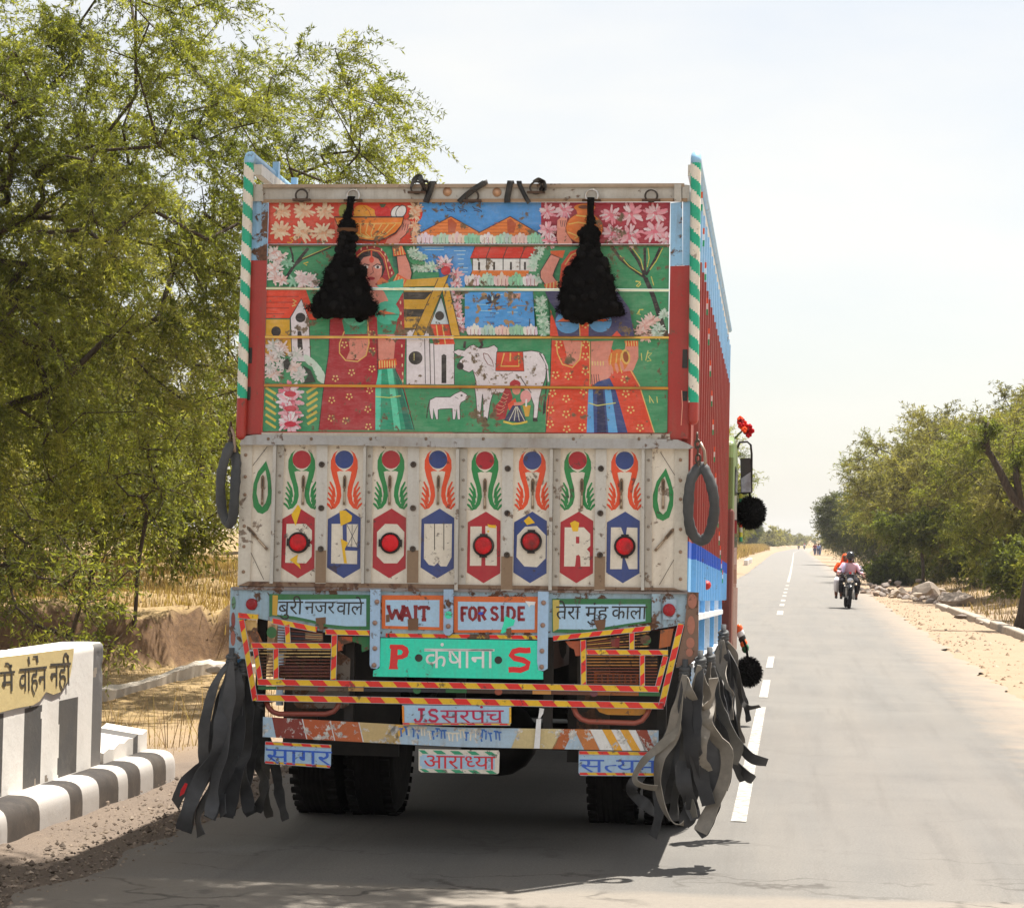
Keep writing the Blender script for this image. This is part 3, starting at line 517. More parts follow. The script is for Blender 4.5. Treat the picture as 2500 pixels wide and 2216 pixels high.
# broken low wall beyond the parapet
b = MB(); zt = [.35, .37, .355, .385, .375, .40, .39, .41, .40, .42]; yy = np.linspace(15.02, 16.08, len(zt))
for i in range(len(zt)-1):
    y0, y1 = yy[i], yy[i+1]; cc = GREY if i == 6 else WHITE
    b.hexa([(WX-.3, y0, .0), (WX, y0, .0), (WX, y1, .0), (WX-.3, y1, .0)], [(WX-.3, y0, zt[i]-.06), (WX, y0, zt[i]-.1), (WX, y1, zt[i+1]-.1), (WX-.3, y1, zt[i+1]-.06)], cc)
tag(b.build('broken_wall', mk), 'low broken white wall stub just past the parapet', 'wall')
b = MB(); A = ground(*ZM(-500, 800)); B_ = ground(*ZM(1400, 572)); n = 60; b.smooth = False
for i in range(n+1):
    p = A+(B_-A)*(i/n); z = float(height(np.array([p.x]), np.array([p.y]))[0]); h = z+.10+.03*math.sin(i*.31)+random.uniform(-.012, .012); w = random.uniform(-.015, .015)
    b.v += [p+Vector((0, w, -.4)), p+Vector((0, w, h)), p+Vector((-.12, .55, h+.02)), p+Vector((-.12, .55, -.4))]
for i in range(n):
    for k in range(3): b.face((4*i+k, 4*i+4+k, 4*i+5+k, 4*i+1+k), (.46, .41, .34))
tag(b.build('concrete_ledge', mk), 'long grey concrete ledge crossing the dry grass below the bank', 'ledge')
# ------------------------------------------------------------------ the painted lorry
TX0, TY0 = -1.73, 14.2
PITCH = math.radians(-1.4)
truck = empty('painted_truck', (TX0, TY0, 0), (PITCH, 0, 0))
tag(truck, 'brightly painted high sided lorry seen from behind with BLOW HORN lettered across its tailgate', 'truck')
TM = WM[truck.name]; TI = TM.inverted(); TIR = TI.to_3x3()
LY0 = (TI @ Vector((TX0, 12.4, 1.75))).y
def TP(px, py, d=0.0):
    """photo point -> the truck's rear plane, d metres proud of it"""
    o = TI @ O3; r = TIR @ ray(px, py); return TM @ (o+r*((LY0-d-o.y)/r.y))
def tf(z, d=0.0): return lambda x, y: TP(*z(x, y), d)
def L(x, y, z): return TM @ Vector((x, y, z))          # truck-local metres
def c8(*c): return tuple(min(.88, v*1.22) for v in lin(c))
CREAM = c8(214, 206, 192); LBLUE = c8(140, 185, 220); RED = c8(158, 45, 38); TEAL = c8(0, 160, 125); IVORY = c8(215, 208, 195)
NAVY = c8(45, 65, 125); CRIM = c8(165, 28, 42); GREEN = c8(30, 128, 66); ORANGE = c8(218, 74, 32); YEL = c8(250, 178, 28); HRED = c8(214, 32, 26)
GREYM = c8(165, 162, 158); RUST = c8(105, 72, 48); BLACK = c8(22, 21, 21)
def stroke(b, pts, w, fn, col, taper=False):
    pts = [Vector(p) for p in pts]; n = len(pts); Lp = []; Rp = []
    for i, p in enumerate(pts):
        d = (pts[min(i+1, n-1)]-pts[max(i-1, 0)]); d = d.normalized() if d.length else Vector((1, 0)); q = Vector((-d.y, d.x))
        ww = w/2*((.25+.75*math.sin(math.pi*min(1, (i+.4)/(n-.2)))) if taper else 1)
        Lp.append(p+q*ww); Rp.append(p-q*ww)
    k = len(b.v); b.v += [Vector(fn(p.x, p.y)) for p in Lp]+[Vector(fn(p.x, p.y)) for p in Rp]
    for i in range(n-1): b.face((k+i, k+i+1, k+n+i+1, k+n+i), col)
def circ(cx, cy, rx, ry=None, n=20, a0=0): ry = ry or rx; return [(cx+rx*math.cos(a0+2*math.pi*i/n), cy+ry*math.sin(a0+2*math.pi*i/n)) for i in range(n)]
def slab(b, z, pts, d0, d1, col): b.prism(pts, tf(z, d0), tf(z, d1), col)

# --- sides, floor, headboard
XR, XL = -.495, -2.965; YR = LY0+.04; YF = YR+8.0
xr, xl = XR-TX0, XL-TX0
def side(sx, name):
    s = 1 if sx > 0 else -1
    b = MB(); zs = [1.38, 1.61, 1.70, 3.27, 3.60]; cs = [c8(105, 170, 220), c8(20, 85, 190), c8(140, 40, 32), LBLUE]
    n = 20; dy = (YF-YR)/n
    for i in range(n):
        y0 = YR+i*dy; y1 = y0+dy
        for j in range(4):
            # corrugation: flat, then a proud rib
            prev = sx
            b.hexa([L(sx-s*.05, y0, zs[j]), L(sx, y0, zs[j]), L(sx, y1, zs[j]), L(sx-s*.05, y1, zs[j])], [L(sx-s*.05, y0, zs[j+1]), L(sx, y0, zs[j+1]), L(sx, y1, zs[j+1]), L(sx-s*.05, y1, zs[j+1])], cs[j])
            if i:
                ya, yb = y0-.03, y0+.03
                b.hexa([L(sx, ya, zs[j]), L(sx+s*.028, ya+.01, zs[j]), L(sx+s*.028, yb-.01, zs[j]), L(sx, yb, zs[j])], [L(sx, ya, zs[j+1]), L(sx+s*.028, ya+.01, zs[j+1]), L(sx+s*.028, yb-.01, zs[j+1]), L(sx, yb, zs[j+1])], cs[j])
    o = b.build(name, M['paint'], truck, fix=False); b = MB()
    for i in range(1, 16): y = YR+i*.5; b.hexa([L(sx-s*.04, y, 3.58), L(sx-s*.005, y, 3.58), L(sx-s*.005, y+.04, 3.58), L(sx-s*.04, y+.04, 3.58)], [L(sx-s*.04, y, 3.86), L(sx-s*.005, y, 3.86), L(sx-s*.005, y+.04, 3.86), L(sx-s*.04, y+.04, 3.86)], LBLUE)
    b.hexa([L(sx-s*.045, YR+.05, 3.70), L(sx, YR+.05, 3.70), L(sx, YF, 3.70), L(sx-s*.045, YF, 3.70)], [L(sx-s*.045, YR+.05, 3.76), L(sx, YR+.05, 3.76), L(sx, YF, 3.76), L(sx-s*.045, YF, 3.76)], c8(205, 200, 190)); b.build('side_rail', M['paint'], truck)
    return o, n, dy
_, nr, dyr = side(xr, 'side_panel'); side(xl, 'side_panel')
for i, zz in enumerate([3.56, 3.42, 3.28, 3.12, 2.98, 2.82, 2.66, 2.5, 2.34, 2.18, 2.04, 1.92, 1.8, 1.7, 1.6, 1.52]):
    y = YR+dyr*(1+i)-.032; b = MB()
    for j, cc in enumerate((c8(20, 150, 95), c8(235, 232, 225), c8(235, 80, 30))):
        b.box((xr+.001, y-.006, zz+j*.035), (xr+.027, y+.003, zz+(j+1)*.035), cc)
    b.v = [TM @ q for q in b.v]; b.build('tricolour_badge', M['paint'], truck)
b = MB(); b.hexa([L(xl+.05, YR, 1.36), L(xr-.05, YR, 1.36), L(xr-.05, YF, 1.36), L(xl+.05, YF, 1.36)], [L(xl+.05, YR, 1.42), L(xr-.05, YR, 1.42), L(xr-.05, YF, 1.42), L(xl+.05, YF, 1.42)], c8(90, 75, 60))
b.build('cargo_floor', M['rusty'], truck)
b = MB(); b.hexa([L(xl, YF, 1.36), L(xr, YF, 1.36), L(xr, YF+.05, 1.36), L(xl, YF+.05, 1.36)], [L(xl, YF, 3.74), L(xr, YF, 3.74), L(xr, YF+.05, 3.74), L(xl, YF+.05, 3.74)], RED)
b.build('headboard', M['paint'], truck)
# --- striped corner posts and the pipe along the top of each side
for (x, yt, x2, yb, yred, xs) in ((497, 326, 481, 868, 797, XL), (1389, 326, 1383.5, 838, 804, XR)):
    b = MB(); d = .05; a = TP(*ZW(x, yt), d); e = TP(*ZW(x2, yb), d); n = 150; m = 14; R = .0285
    ax = (e-a); Ln = ax.length; ax.normalize(); u = Vector((1, 0, 0)); v = ax.cross(u).normalized(); u = v.cross(ax)
    k0 = len(b.v); b.smooth = True
    for i in range(n+1):
        for j in range(m):
            an = 2*math.pi*j/m; b.v.append(a+ax*Ln*i/n+(u*math.cos(an)+v*math.sin(an))*R)
    hr = (yred-yt)/(yb-yt)
    for i in range(n):
        for j in range(m):
            h = (i+.5)/n; cc = RED if h > hr else (TEAL if ((h*Ln)/.143+(j+.5)/m+.12) % 1 < .5 else IVORY)
            A = k0+i*m+j; B = k0+i*m+(j+1) % m; b.face((A, B, B+m, A+m), cc)
    b.ball(e, R, 12, 6, RED)
    # rounded light blue top, bending forward into the side rail
    li = TI @ a
    top = [a+ax*.004, a-ax*.02, TM @ (li+Vector((0, .015, .04))), TM @ (li+Vector((0, .05, .052)))]
    top += [TM @ Vector((li.x, li.y+.1+t*8.1, li.z+.05)) for t in (0, .3, .6, 1)]
    b.tube(top, [R, R, R*.98, R*.9, .024, .024, .024, .024], 12, LBLUE)
    b.build('corner_post', M['paint'], truck)
# --- corner pillars
b = MB()
slab(b, ZA, [(218, 435), (255, 432), (262, 940), (210, 940)], .02, -.2, LBLUE)
slab(b, ZA, [(257, 432), (358, 468), (345, 940), (258, 940)], .025, -.2, LBLUE)
b.build('corner_pillar', M['rusty'], truck); b = MB()
lowl = [ZA(210, 940), ZA(346, 940), ZC(165, 300), ZC(133, 1290), ZC(-60, 1300), ZC(0, 560)]
b.prism(lowl, lambda x, y: TP(x, y, .022), lambda x, y: TP(x, y, -.2), RED)
for q in ([(8, 575), (54, 575), (50, 705), (4, 705)], [(2, 900), (42, 900), (38, 1010), (-4, 1010)]): slab(b, ZC, q, .026, .02, BLACK)
b.build('corner_pillar', M['paint'], truck); b = MB()
slab(b, ZB, [(1690, 428), (1778, 418), (1783, 906), (1686, 912)], .025, -.2, LBLUE)
b.build('corner_pillar', M['rusty'], truck); b = MB()
slab(b, ZB, [(1785, 400), (1842, 405), (1840, 906), (1784, 906)], .02, -.2, LBLUE)
lowr = [ZB(1686, 912), ZB(1838, 906), ZD(1925, 0), ZD(1915, 1290), ZD(1752, 1285), ZD(1760, 300)]
b.prism(lowr, lambda x, y: TP(x, y, .022), lambda x, y: TP(x, y, -.2), RED)
for q in ([(1868, 570), (1908, 570), (1906, 720), (1864, 720)], [(1862, 905), (1906, 905), (1904, 985), (1860, 985)]): slab(b, ZD, q, .026, .02, BLACK)
stroke(b, [(1860, 900), (1866, 1020), (1856, 1180)], 7, tf(ZD, .0265), c8(225, 150, 130))
b.build('corner_pillar', M['paint'], truck)
# --- top rail with its lips, rings and bolts
b = MB(); g = c8(178, 174, 166)
slab(b, ZW, [(519, 373), (1373, 371), (1373, 400), (519, 402)], .015, -.05, g)
slab(b, ZW, [(517, 368), (1366, 366), (1366, 373), (517, 375)], .032, -.05, c8(160, 140, 120))
slab(b, ZW, [(522, 398), (1372, 396), (1372, 403), (522, 405)], .032, -.05, c8(150, 122, 95))
slab(b, ZW, [(502, 368), (524, 368), (526, 402), (504, 402)], .036, -.05, g)
slab(b, ZW, [(1346, 368), (1360, 368), (1360, 402), (1346, 402)], .038, -.05, g)
slab(b, ZW, [(1362, 368), (1377, 370), (1377, 402), (1362, 402)], .03, -.05, g)
b.build('top_rail', M['steel'], truck, bevel=.004)
def ring(cx, cy, R, r, d, mat='black', col=c8(60, 52, 46), z=ZW):
    b = MB(); c = TP(*z(cx, cy), d); ex = (TM.to_3x3() @ Vector((1, 0, 0))); ez = (TM.to_3x3() @ Vector((0, 0, 1)))
    b.tube([c+ex*R*math.cos(t)+ez*R*math.sin(t) for t in np.linspace(0, 2*math.pi, 20)[:-1]], r, 8, col, closed=True)
    w = R*1.5; p = c+ez*(-R*.75)
    b.bar(p-ex*w, p+ex*w, .02, .012, col=c8(80, 58, 42))
    return b.build('ring', M[mat], truck)
for cx, cy in ((602, 390), (832, 375), (943, 392), (1070, 375), (1300, 391)): ring(cx, cy, .033, .0055, .045)
for cx, cy in ((705, 391), (1181, 391)): ring(cx, cy, .034, .0065, .05, 'chrome', c8(200, 195, 190))
for cx, cy in ((893, 383), (992, 384)):
    b = MB(); c = TP(*ZW(cx, cy), .015); b.lathe([(.025, 0), (.025, .004), (.016, .005), (.014, .011), (.002, .013)], c, TM.to_3x3() @ Vector((0, -1, 0)), 14, c8(190, 150, 120)); b.build('bolt', M['steel'], truck)
# --- rails under the boards
b = MB()
slab(b, ZW, [(522, 863), (1337, 866), (1338, 881), (522, 879)], .03, -.06, c8(185, 178, 165))
b.build('sill_rail', M['steel'], truck, bevel=.006); b = MB()
o_ = [ZE(290, 156), ZE(300, 115), ZE(345, 82), ZE(420, 70), ZE(1000, 80), ZF(0, 92), ZF(1690, 98), ZF(1780, 102), ZF(1850, 130), ZF(1905, 160), ZF(1880, 172), ZF(1000, 168), ZF(0, 160), ZE(1000, 156)]
b.prism(o_, lambda x, y: TP(x, y, .055), lambda x, y: TP(x, y, -.05), c8(160, 160, 160))
for x in (655, 760, 905, 1040, 1180, 1400, 1560): b.ball(TP(x, 1071, .056), .009, 8, 5, c8(120, 100, 85))
b.build('tailgate_rail', M['steel'], truck, bevel=.01)
# --- tailgate: sheet, ribs, edge plates, base strip
b = MB(); gate = [ZE(300, 150), ZF(1860, 165), ZF(1848, 1256), ZE(275, 1328)]
b.prism(gate, lambda x, y: TP(x, y, 0), lambda x, y: TP(x, y, -.04), CREAM); b.build('tailgate', M['gate'], truck)
def rivet(b, z, x, y, d, r=.008, col=c8(130, 122, 112)): b.ball(TP(*z(x, y), d), r, 7, 4, col)
wide = c8(188, 186, 180); thin = c8(172, 168, 160)
def rib(z, x0, x1, xb0, xb1, yt, yb, kind):
    b = MB(); yy = yt+(yb-yt)
    if kind == 'channel':
        w = (x1-x0)
        slab(b, z, [(x0, yt), (x0+.3*w, yt), (xb0+.3*w, yb), (xb0, yb)], .042, 0, c8(180, 178, 172))
        slab(b, z, [(x0+.34*w, yt), (x1, yt), (xb1, yb), (xb0+.34*w, yb)], .016, 0, thin)
        for q in (.08, .22, .34, .55, .71, .9): rivet(b, z, x0+.68*w+(xb0-x0)*q, yt+(yb-yt)*q, .017)
    else:
        slab(b, z, [(x0, yt), (x1, yt), (xb1, yb), (xb0, yb)], .024, 0, wide)
        slab(b, z, [(xb0+(x0-xb0)*.24, yt+(yb-yt)*.76), (xb1+(x1-xb1)*.24, yt+(yb-yt)*.76), (xb1, yb-5), (xb0, yb-5)], .0255, .02, c8(128, 105, 82))
        cx = lambda q: (x0+x1)/2*(1-q)+(xb0+xb1)/2*q
        for q in (.14, .455, .75):
            c = TP(*z(cx(q), yt+(yb-yt)*q), .024)
            b.lathe([(.0165, 0), (.0165, .008), (.008, .009), (.008, .003), (.001, .003)], c, TM.to_3x3() @ Vector((0, -1, 0)), 12, c8(52, 44, 38))
    b.build('rib', M['gate'], truck)
for x0, x1, a, c, k in ((568, 662, 538, 630, 'channel'), (930, 1022, 918, 1006, 'flat'), (1320, 1398, 1300, 1380, 'channel'), (1690, 1784, 1680, 1776, 'flat')):
    rib(ZE, x0, x1, a, c, 158, 1308, k)
for x0, x1, a, c, k in ((103, 190, 90, 175, 'channel'), (455, 537, 442, 530, 'flat'), (812, 895, 802, 882, 'channel'), (1160, 1243, 1148, 1228, 'flat'), (1507, 1586, 1502, 1582, 'channel')):
    rib(ZF, x0, x1, a, c, 172, 1240, k)
b = MB(); slab(b, ZE, [(298, 156), (398, 156), (392, 330), (385, 1060), (372, 1320), (272, 1326)], .012, 0, c8(196, 190, 178))
for y in (240, 420, 570, 830, 1000, 1210): rivet(b, ZE, 345-.02*y, y, .013, .01, c8(140, 115, 95))
b.build('edge_plate', M['gate'], truck); b = MB()
slab(b, ZF, [(1757, 168), (1862, 168), (1850, 1256), (1752, 1250)], .012, 0, c8(190, 184, 172))
for y in (255, 410, 552, 780, 950, 1155): rivet(b, ZF, 1800, y, .013, .01, c8(140, 115, 95))
b.build('edge_plate', M['gate'], truck); b = MB()
b.prism([ZE(360, 1290), ZF(1750, 1222), ZF(1848, 1256), ZE(272, 1328)], lambda x, y: TP(x, y, .02), lambda x, y: TP(x, y, -.03), c8(125, 102, 82))
b.build('base_strip', M['rusty'], truck)
# --- the ten painted panels
EPX = [736.6, 840.5, 954.4, 1069.5, 1184, 1299.6, 1410.3, 1525]; HEX = [729, 841, 952, 1069.5, 1182.5, 1295.7, 1409, 1522.5]
def tpl(cx, cy, mir=1):      # template space: E-zoom units round the disc centre
    return lambda x, y: (cx+mir*(x-806)/3.4067*.97, cy+(y-278)/3.4067)
curl = [(755, 198), (715, 230), (692, 285), (690, 350), (705, 420), (730, 490), (743, 560), (735, 620), (712, 665), (686, 694), (730, 682), (765, 640), (781, 580), (776, 510), (757, 440), (744, 380), (770, 372), (803, 376), (762, 352), (735, 318), (726, 275), (733, 230)]
fans = [[(654, 640), (672, 655), (700, 690)], [(662, 598), (690, 622), (708, 680)], [(668, 552), (700, 590), (716, 660)], [(673, 505), (708, 555), (722, 632)], [(684, 462), (714, 520), (728, 590)]]
letters = {
 0: ([[(680, 812), (840, 812), (891, 865), (891, 945), (868, 968), (891, 985), (888, 1085), (842, 1140), (668, 1135)]], []),
 1: ([[(1055, 812), (1145, 812), (1150, 1032), (1268, 1036), (1266, 1146), (1050, 1142)], [(1180, 815), (1276, 815), (1268, 1005), (1182, 1000)]], []),
 2: ([[(1500, 812), (1600, 815), (1660, 880), (1655, 1075), (1600, 1140), (1490, 1140), (1430, 1080), (1432, 880)]], []),
 3: ([[(1825, 812), (2056, 812), (2052, 1090), (2012, 1166), (1962, 1165), (1936, 1136), (1908, 1162), (1862, 1152), (1822, 1100)]], []),
 4: ([[(212, 758), (298, 758), (297, 860), (325, 860), (325, 755), (410, 755), (412, 1055), (325, 1052), (325, 950), (296, 950), (294, 1055), (208, 1055)]], []),
 5: ([[(625, 760), (715, 755), (783, 825), (780, 1000), (715, 1065), (620, 1060), (560, 990), (565, 825)]], []),
 6: ([[(925, 765), (1070, 765), (1118, 815), (1118, 905), (1092, 930), (1115, 955), (1115, 1060), (1046, 1060), (1042, 985), (1030, 972), (1012, 978), (1003, 1060), (920, 1060)]], [[(1010, 835), (1036, 835), (1036, 886), (1010, 886)]]),
 7: ([[(1275, 765), (1350, 765), (1384, 850), (1396, 765), (1475, 768), (1475, 1080), (1410, 1080), (1366, 960), (1356, 1080), (1268, 1080)]], [])}
patch = {0: (ZE, [[(720, 735), (775, 650), (800, 690), (755, 830)], [(775, 1065), (705, 1110), (770, 1160), (797, 1188), (790, 1150), (765, 1130)]]),
 1: (ZE, [[(1120, 705), (1170, 700), (1225, 745), (1218, 790), (1130, 830)], [(1130, 935), (1192, 967), (1165, 1020), (1182, 1140), (1158, 1140)]]),
 4: (ZF, [[(340, 740), (372, 748), (405, 748), (404, 772), (350, 765)], [(340, 788), (355, 788), (352, 803), (340, 802)]]),
 5: (ZF, [[(615, 715), (655, 680), (700, 730), (640, 747)]]), 6: (ZF, [[(965, 732), (1000, 714), (1035, 730), (1025, 795), (985, 795)]])}
for i in range(8):
    b = MB(); cx = EPX[i]; cy = 1121.6 if i < 4 else 1124; orn = GREEN if i % 2 == 0 else ORANGE; dk = CRIM if i % 2 == 0 else NAVY
    W1 = lambda d: (lambda x, y: TP(x, y, d))
    b.poly([circ(cx, cy, 22.5, 22, 22)], W1(.0012), dk)
    for mir in (1, -1):
        t = tpl(cx, cy, mir); b.poly([[t(*p) for p in curl]], W1(.001), orn)
        for f_ in fans: stroke(b, [t(*p) for p in f_], 6.2, W1(.001), orn, True)
    hx = HEX[i]; hw = 40.5; yt, yb = (1241, 1411) if i < 4 else (1248.5, 1423); yo = 26
    b.poly([[(hx-hw, yt+yo), (hx+4, yt), (hx+hw-1, yt+yo-3), (hx+hw-2, yb-yo+2), (hx-2, yb), (hx-hw-2, yb-yo)]], W1(.001), dk)
    Ls, Hs = letters[i]; z = ZE if i < 4 else ZF
    for Lq in Ls: b.poly([[z(*p) for p in Lq]]+[[z(*p) for p in h] for h in Hs], W1(.002), CREAM)
    if i == 3:
        for x in (1911, 1988): stroke(b, [z(x, 812), z(x, 1030)], 1.8, W1(.003), BLACK)
    if i == 1:
        for p, q in (((1182, 818), (1268, 1000)), ((1274, 818), (1184, 998)), ((1226, 818), (1222, 1003))): stroke(b, [z(*p), z(*q)], 1.2, W1(.003), c8(50, 55, 70))
    if i in patch:
        for pq in patch[i][1]: b.poly([[patch[i][0](*p) for p in pq]], W1(.0035), c8(250, 176, 22))
    b.build('painted_panel', M['sign'], truck)
for z, pts, hole in ((ZE, [(510, 288), (545, 400), (557, 540), (552, 640), (525, 700), (480, 730), (440, 718), (405, 670), (396, 590), (405, 480), (440, 380)], [(505, 365), (523, 470), (524, 570), (505, 640), (478, 672), (450, 640), (430, 560), (438, 480), (465, 410)]),
                     (ZF, [(1690, 318), (1725, 410), (1748, 500), (1745, 600), (1715, 690), (1668, 716), (1620, 695), (1592, 610), (1592, 520), (1620, 420)], [(1683, 380), (1712, 470), (1717, 560), (1695, 640), (1668, 668), (1640, 640), (1626, 560), (1632, 470), (1655, 410)])):
    b = MB(); b.poly([[z(*p) for p in pts], [z(*p) for p in hole]], lambda x, y: TP(x, y, .0012), GREEN)
    b.build('painted_panel', M['sign'], truck); b = MB()
    for q in ([(398, 330), (520, 170)] if z is ZE else [(1758, 372), (1650, 200)],): stroke(b, [z(*p) for p in q], 1.5, lambda x, y: TP(x, y, .013), c8(70, 60, 50))
    b.build('seam', M['sign'], truck); b = MB()
    stroke(b, [z(*p) for p in ([(383, 1050), (490, 1275)] if z is ZE else [(1750, 1010), (1640, 1200)])], 1.5, lambda x, y: TP(x, y, .013), c8(70, 60, 50))
    b.build('seam', M['sign'], truck)
# latches in every panel
def latch(z, p, q, w=32):
    b = MB(); p = Vector(p); q = Vector(q); d = (q-p).normalized(); n = Vector((-d.y, d.x)); w = w/2
    P = lambda t, s: tuple(p+(q-p)*t+n*w*s)
    slab(b, z, [P(0, -.35), P(.08, -.9), P(.42, -.9), P(.46, -.5), P(1, -.7), P(1, .7), P(.46, .5), P(.42, .9), P(.08, .9), P(0, .35)], .012, 0, c8(112, 92, 72))
    slab(b, z, [P(.1, -.35), P(.38, -.4), P(.38, .4), P(.1, .35)], .0135, .01, c8(52, 42, 34))
    slab(b, z, [P(.56, -.35), P(.9, -.4), P(.9, .4), P(.56, .35)], .0135, .01, c8(178, 160, 138))
    b.build('latch', M['steel'], truck)
for x in (480, 818, 1162, 1538, 1942): latch(ZE, (x+2, 408), (x-4, 655))
for x in (322, 684, 1055, 1354, 1670): latch(ZF, (x, 395), (x-2, 625))
latch(ZE, (350, 835), (518, 1025), 34); latch(ZF, (1750, 775), (1608, 942), 30)
# red reflectors in the letters
for z, x, y in ((ZE, 780, 968), (ZE, 1545, 972), (ZF, 312, 903), (ZF, 673, 872), (ZF, 1380, 908)):
    c = TP(*z(x, y), .003); ax = TM.to_3x3() @ Vector((0, -1, 0)); root = MB()
    root.lathe([(.058, 0), (.058, .014), (.052, .02), (.048, .02), (.048, .01)], c, ax, 26, c8(34, 28, 28))
    for sg in (-1, 1): root.box(*[Vector((c.x+sg*.052-.012, c.y-.016, c.z-.02)), Vector((c.x+sg*.052+.012, c.y, c.z+.02))], c8(34, 28, 28)) if z is ZE else root.box(Vector((c.x-.02, c.y-.016, c.z+sg*.052-.012)), Vector((c.x+.02, c.y, c.z+sg*.052+.012)), c8(34, 28, 28))
    o = root.build('reflector', M['rubber'], truck)
    b = MB(); b.lathe([(.0485, .008), (.0475, .016), (.043, .020), (.024, .0225), (.004, .023)], c, ax, 26, c8(200, 22, 32)); b.build('lens', M['lens'], o)
# ------------------------------------------------------------------ below the tailgate: frame, signs, hazard bars, bumper
def W1(d): return lambda x, y: TP(x, y, d)
FB = c8(150, 178, 195)
b = MB(); b.prism([ZG(135, 45), ZH(1480, 60), ZH(1462, 262), ZH(1250, 300), ZH(640, 345), ZG(1330, 460), ZG(1240, 425), ZG(860, 420), ZG(430, 330), ZG(150, 268)], W1(0), W1(-.05), FB)
b.prism([ZG(90, 40), ZH(1478, 52), ZH(1478, 76), ZG(90, 66)], W1(.02), W1(-.05), c8(130, 125, 125)); b.build('rear_frame', M['rusty'], truck)
b = MB(); slab(b, ZG, [(78, 45), (136, 45), (150, 262), (205, 545), (215, 640), (62, 640)], .01, -.12, FB)
b.build('corner_column', M['rusty'], truck); b = MB()
slab(b, ZG, [(136, 60), (310, 60), (312, 270), (150, 265)], .006, -.02, FB)
slab(b, ZG, [(195, 320), (290, 318), (300, 410), (215, 410)], .006, -.02, c8(200, 165, 105)); slab(b, ZG, [(215, 412), (300, 410), (345, 500), (245, 512)], .006, -.02, c8(178, 100, 45))
b.build('lamp_panel', M['rusty'], truck)
b = MB()
for (cx, cy, rx, ry, cc) in ((104, 175, 17, 55, c8(90, 135, 105)), (100, 318, 17, 66, c8(130, 60, 55)), (98, 470, 20, 62, c8(150, 85, 72))): b.poly([circ(*ZG(cx, cy), rx/3.4, ry/3.4)], W1(.0125), cc)
b.build('painted_oval', M['sign'], truck); b = MB()
slab(b, ZH, [(1478, 62), (1548, 66), (1546, 474), (1480, 522), (1404, 532), (1462, 262)], .012, -.12, c8(122, 96, 82))
b.build('corner_column', M['rusty'], truck); b = MB()
for (cx, cy, rx, ry) in ((1508, 120, 28, 46), (1500, 270, 24, 58), (1496, 380, 26, 34), (1490, 440, 22, 26)): b.poly([circ(*ZH(cx, cy), rx/2.555, ry/2.555)], W1(.0145), c8(160, 102, 84))
b.build('painted_oval', M['sign'], truck); b = MB()
slab(b, ZH, [(1255, 75), (1310, 75), (1310, 260), (1255, 262)], .02, -.02, FB); slab(b, ZH, [(1322, 110), (1412, 108), (1405, 235), (1325, 235)], .008, -.02, c8(160, 185, 205))
slab(b, ZH, [(1310, 300), (1392, 290), (1370, 400), (1300, 415)], .006, -.02, c8(165, 90, 45)); b.build('lamp_panel', M['rusty'], truck)
for z, x, y, r in ((ZG, 255, 185, .032), (ZH, 1363, 175, .034)):
    b = MB(); b.lathe([(r, 0), (r, .008), (r*.9, .012), (.004, .014)], TP(*z(x, y), .008), TM.to_3x3() @ Vector((0, -1, 0)), 22, c8(165, 30, 42)); b.build('tail_reflector', M['lens'], truck)
# lettered boards of the upper row
def board(z, outer, inner, co, ci, name='sign_board', d=.01):
    b = MB(); b.prism([z(*p) for p in outer], W1(d), W1(0), co); b.poly([[z(*p) for p in inner]], W1(d+.001), ci); return b
DG = c8(38, 105, 60); SB = c8(160, 192, 218)
b = board(ZG, [(400, 100), (1240, 108), (1240, 400), (1050, 402), (860, 372), (750, 338), (430, 282), (400, 290)], [(475, 150), (1206, 140), (1206, 368), (1040, 368), (880, 352), (760, 318), (600, 285), (465, 272)], DG, SB)
b.poly([[ZG(*p) for p in [(428, 110), (472, 112), (466, 280), (425, 275)]]], W1(.0112), c8(190, 150, 50))
T2 = tf(ZG, .0125); ink2 = c8(24, 22, 24)
text(b, 'बुरी', 470, 672, 162, 268, T2, ink2, .05); text(b, 'नजर', 692, 940, 165, 262, T2, ink2, .05); text(b, 'वाले', 955, 1178, 168, 272, T2, ink2, .05)
slab(b, ZG, [(785, 300), (870, 292), (870, 345), (850, 350), (852, 400), (818, 400), (808, 350), (790, 345)], .0135, .01, RUST); b.build('sign_board', M['sign'], truck)
b = board(ZG, [(1335, 110), (1850, 112), (1850, 402), (1335, 388)], [(1366, 150), (1816, 150), (1814, 376), (1366, 364)], c8(205, 98, 38), SB)
DR = c8(128, 24, 34)
def ltr(b, segs, x0, y0, w, h, sw, fn, col):
    for s in segs: stroke(b, [(x0+p[0]*w, y0+p[1]*h) for p in s], sw, fn, col)
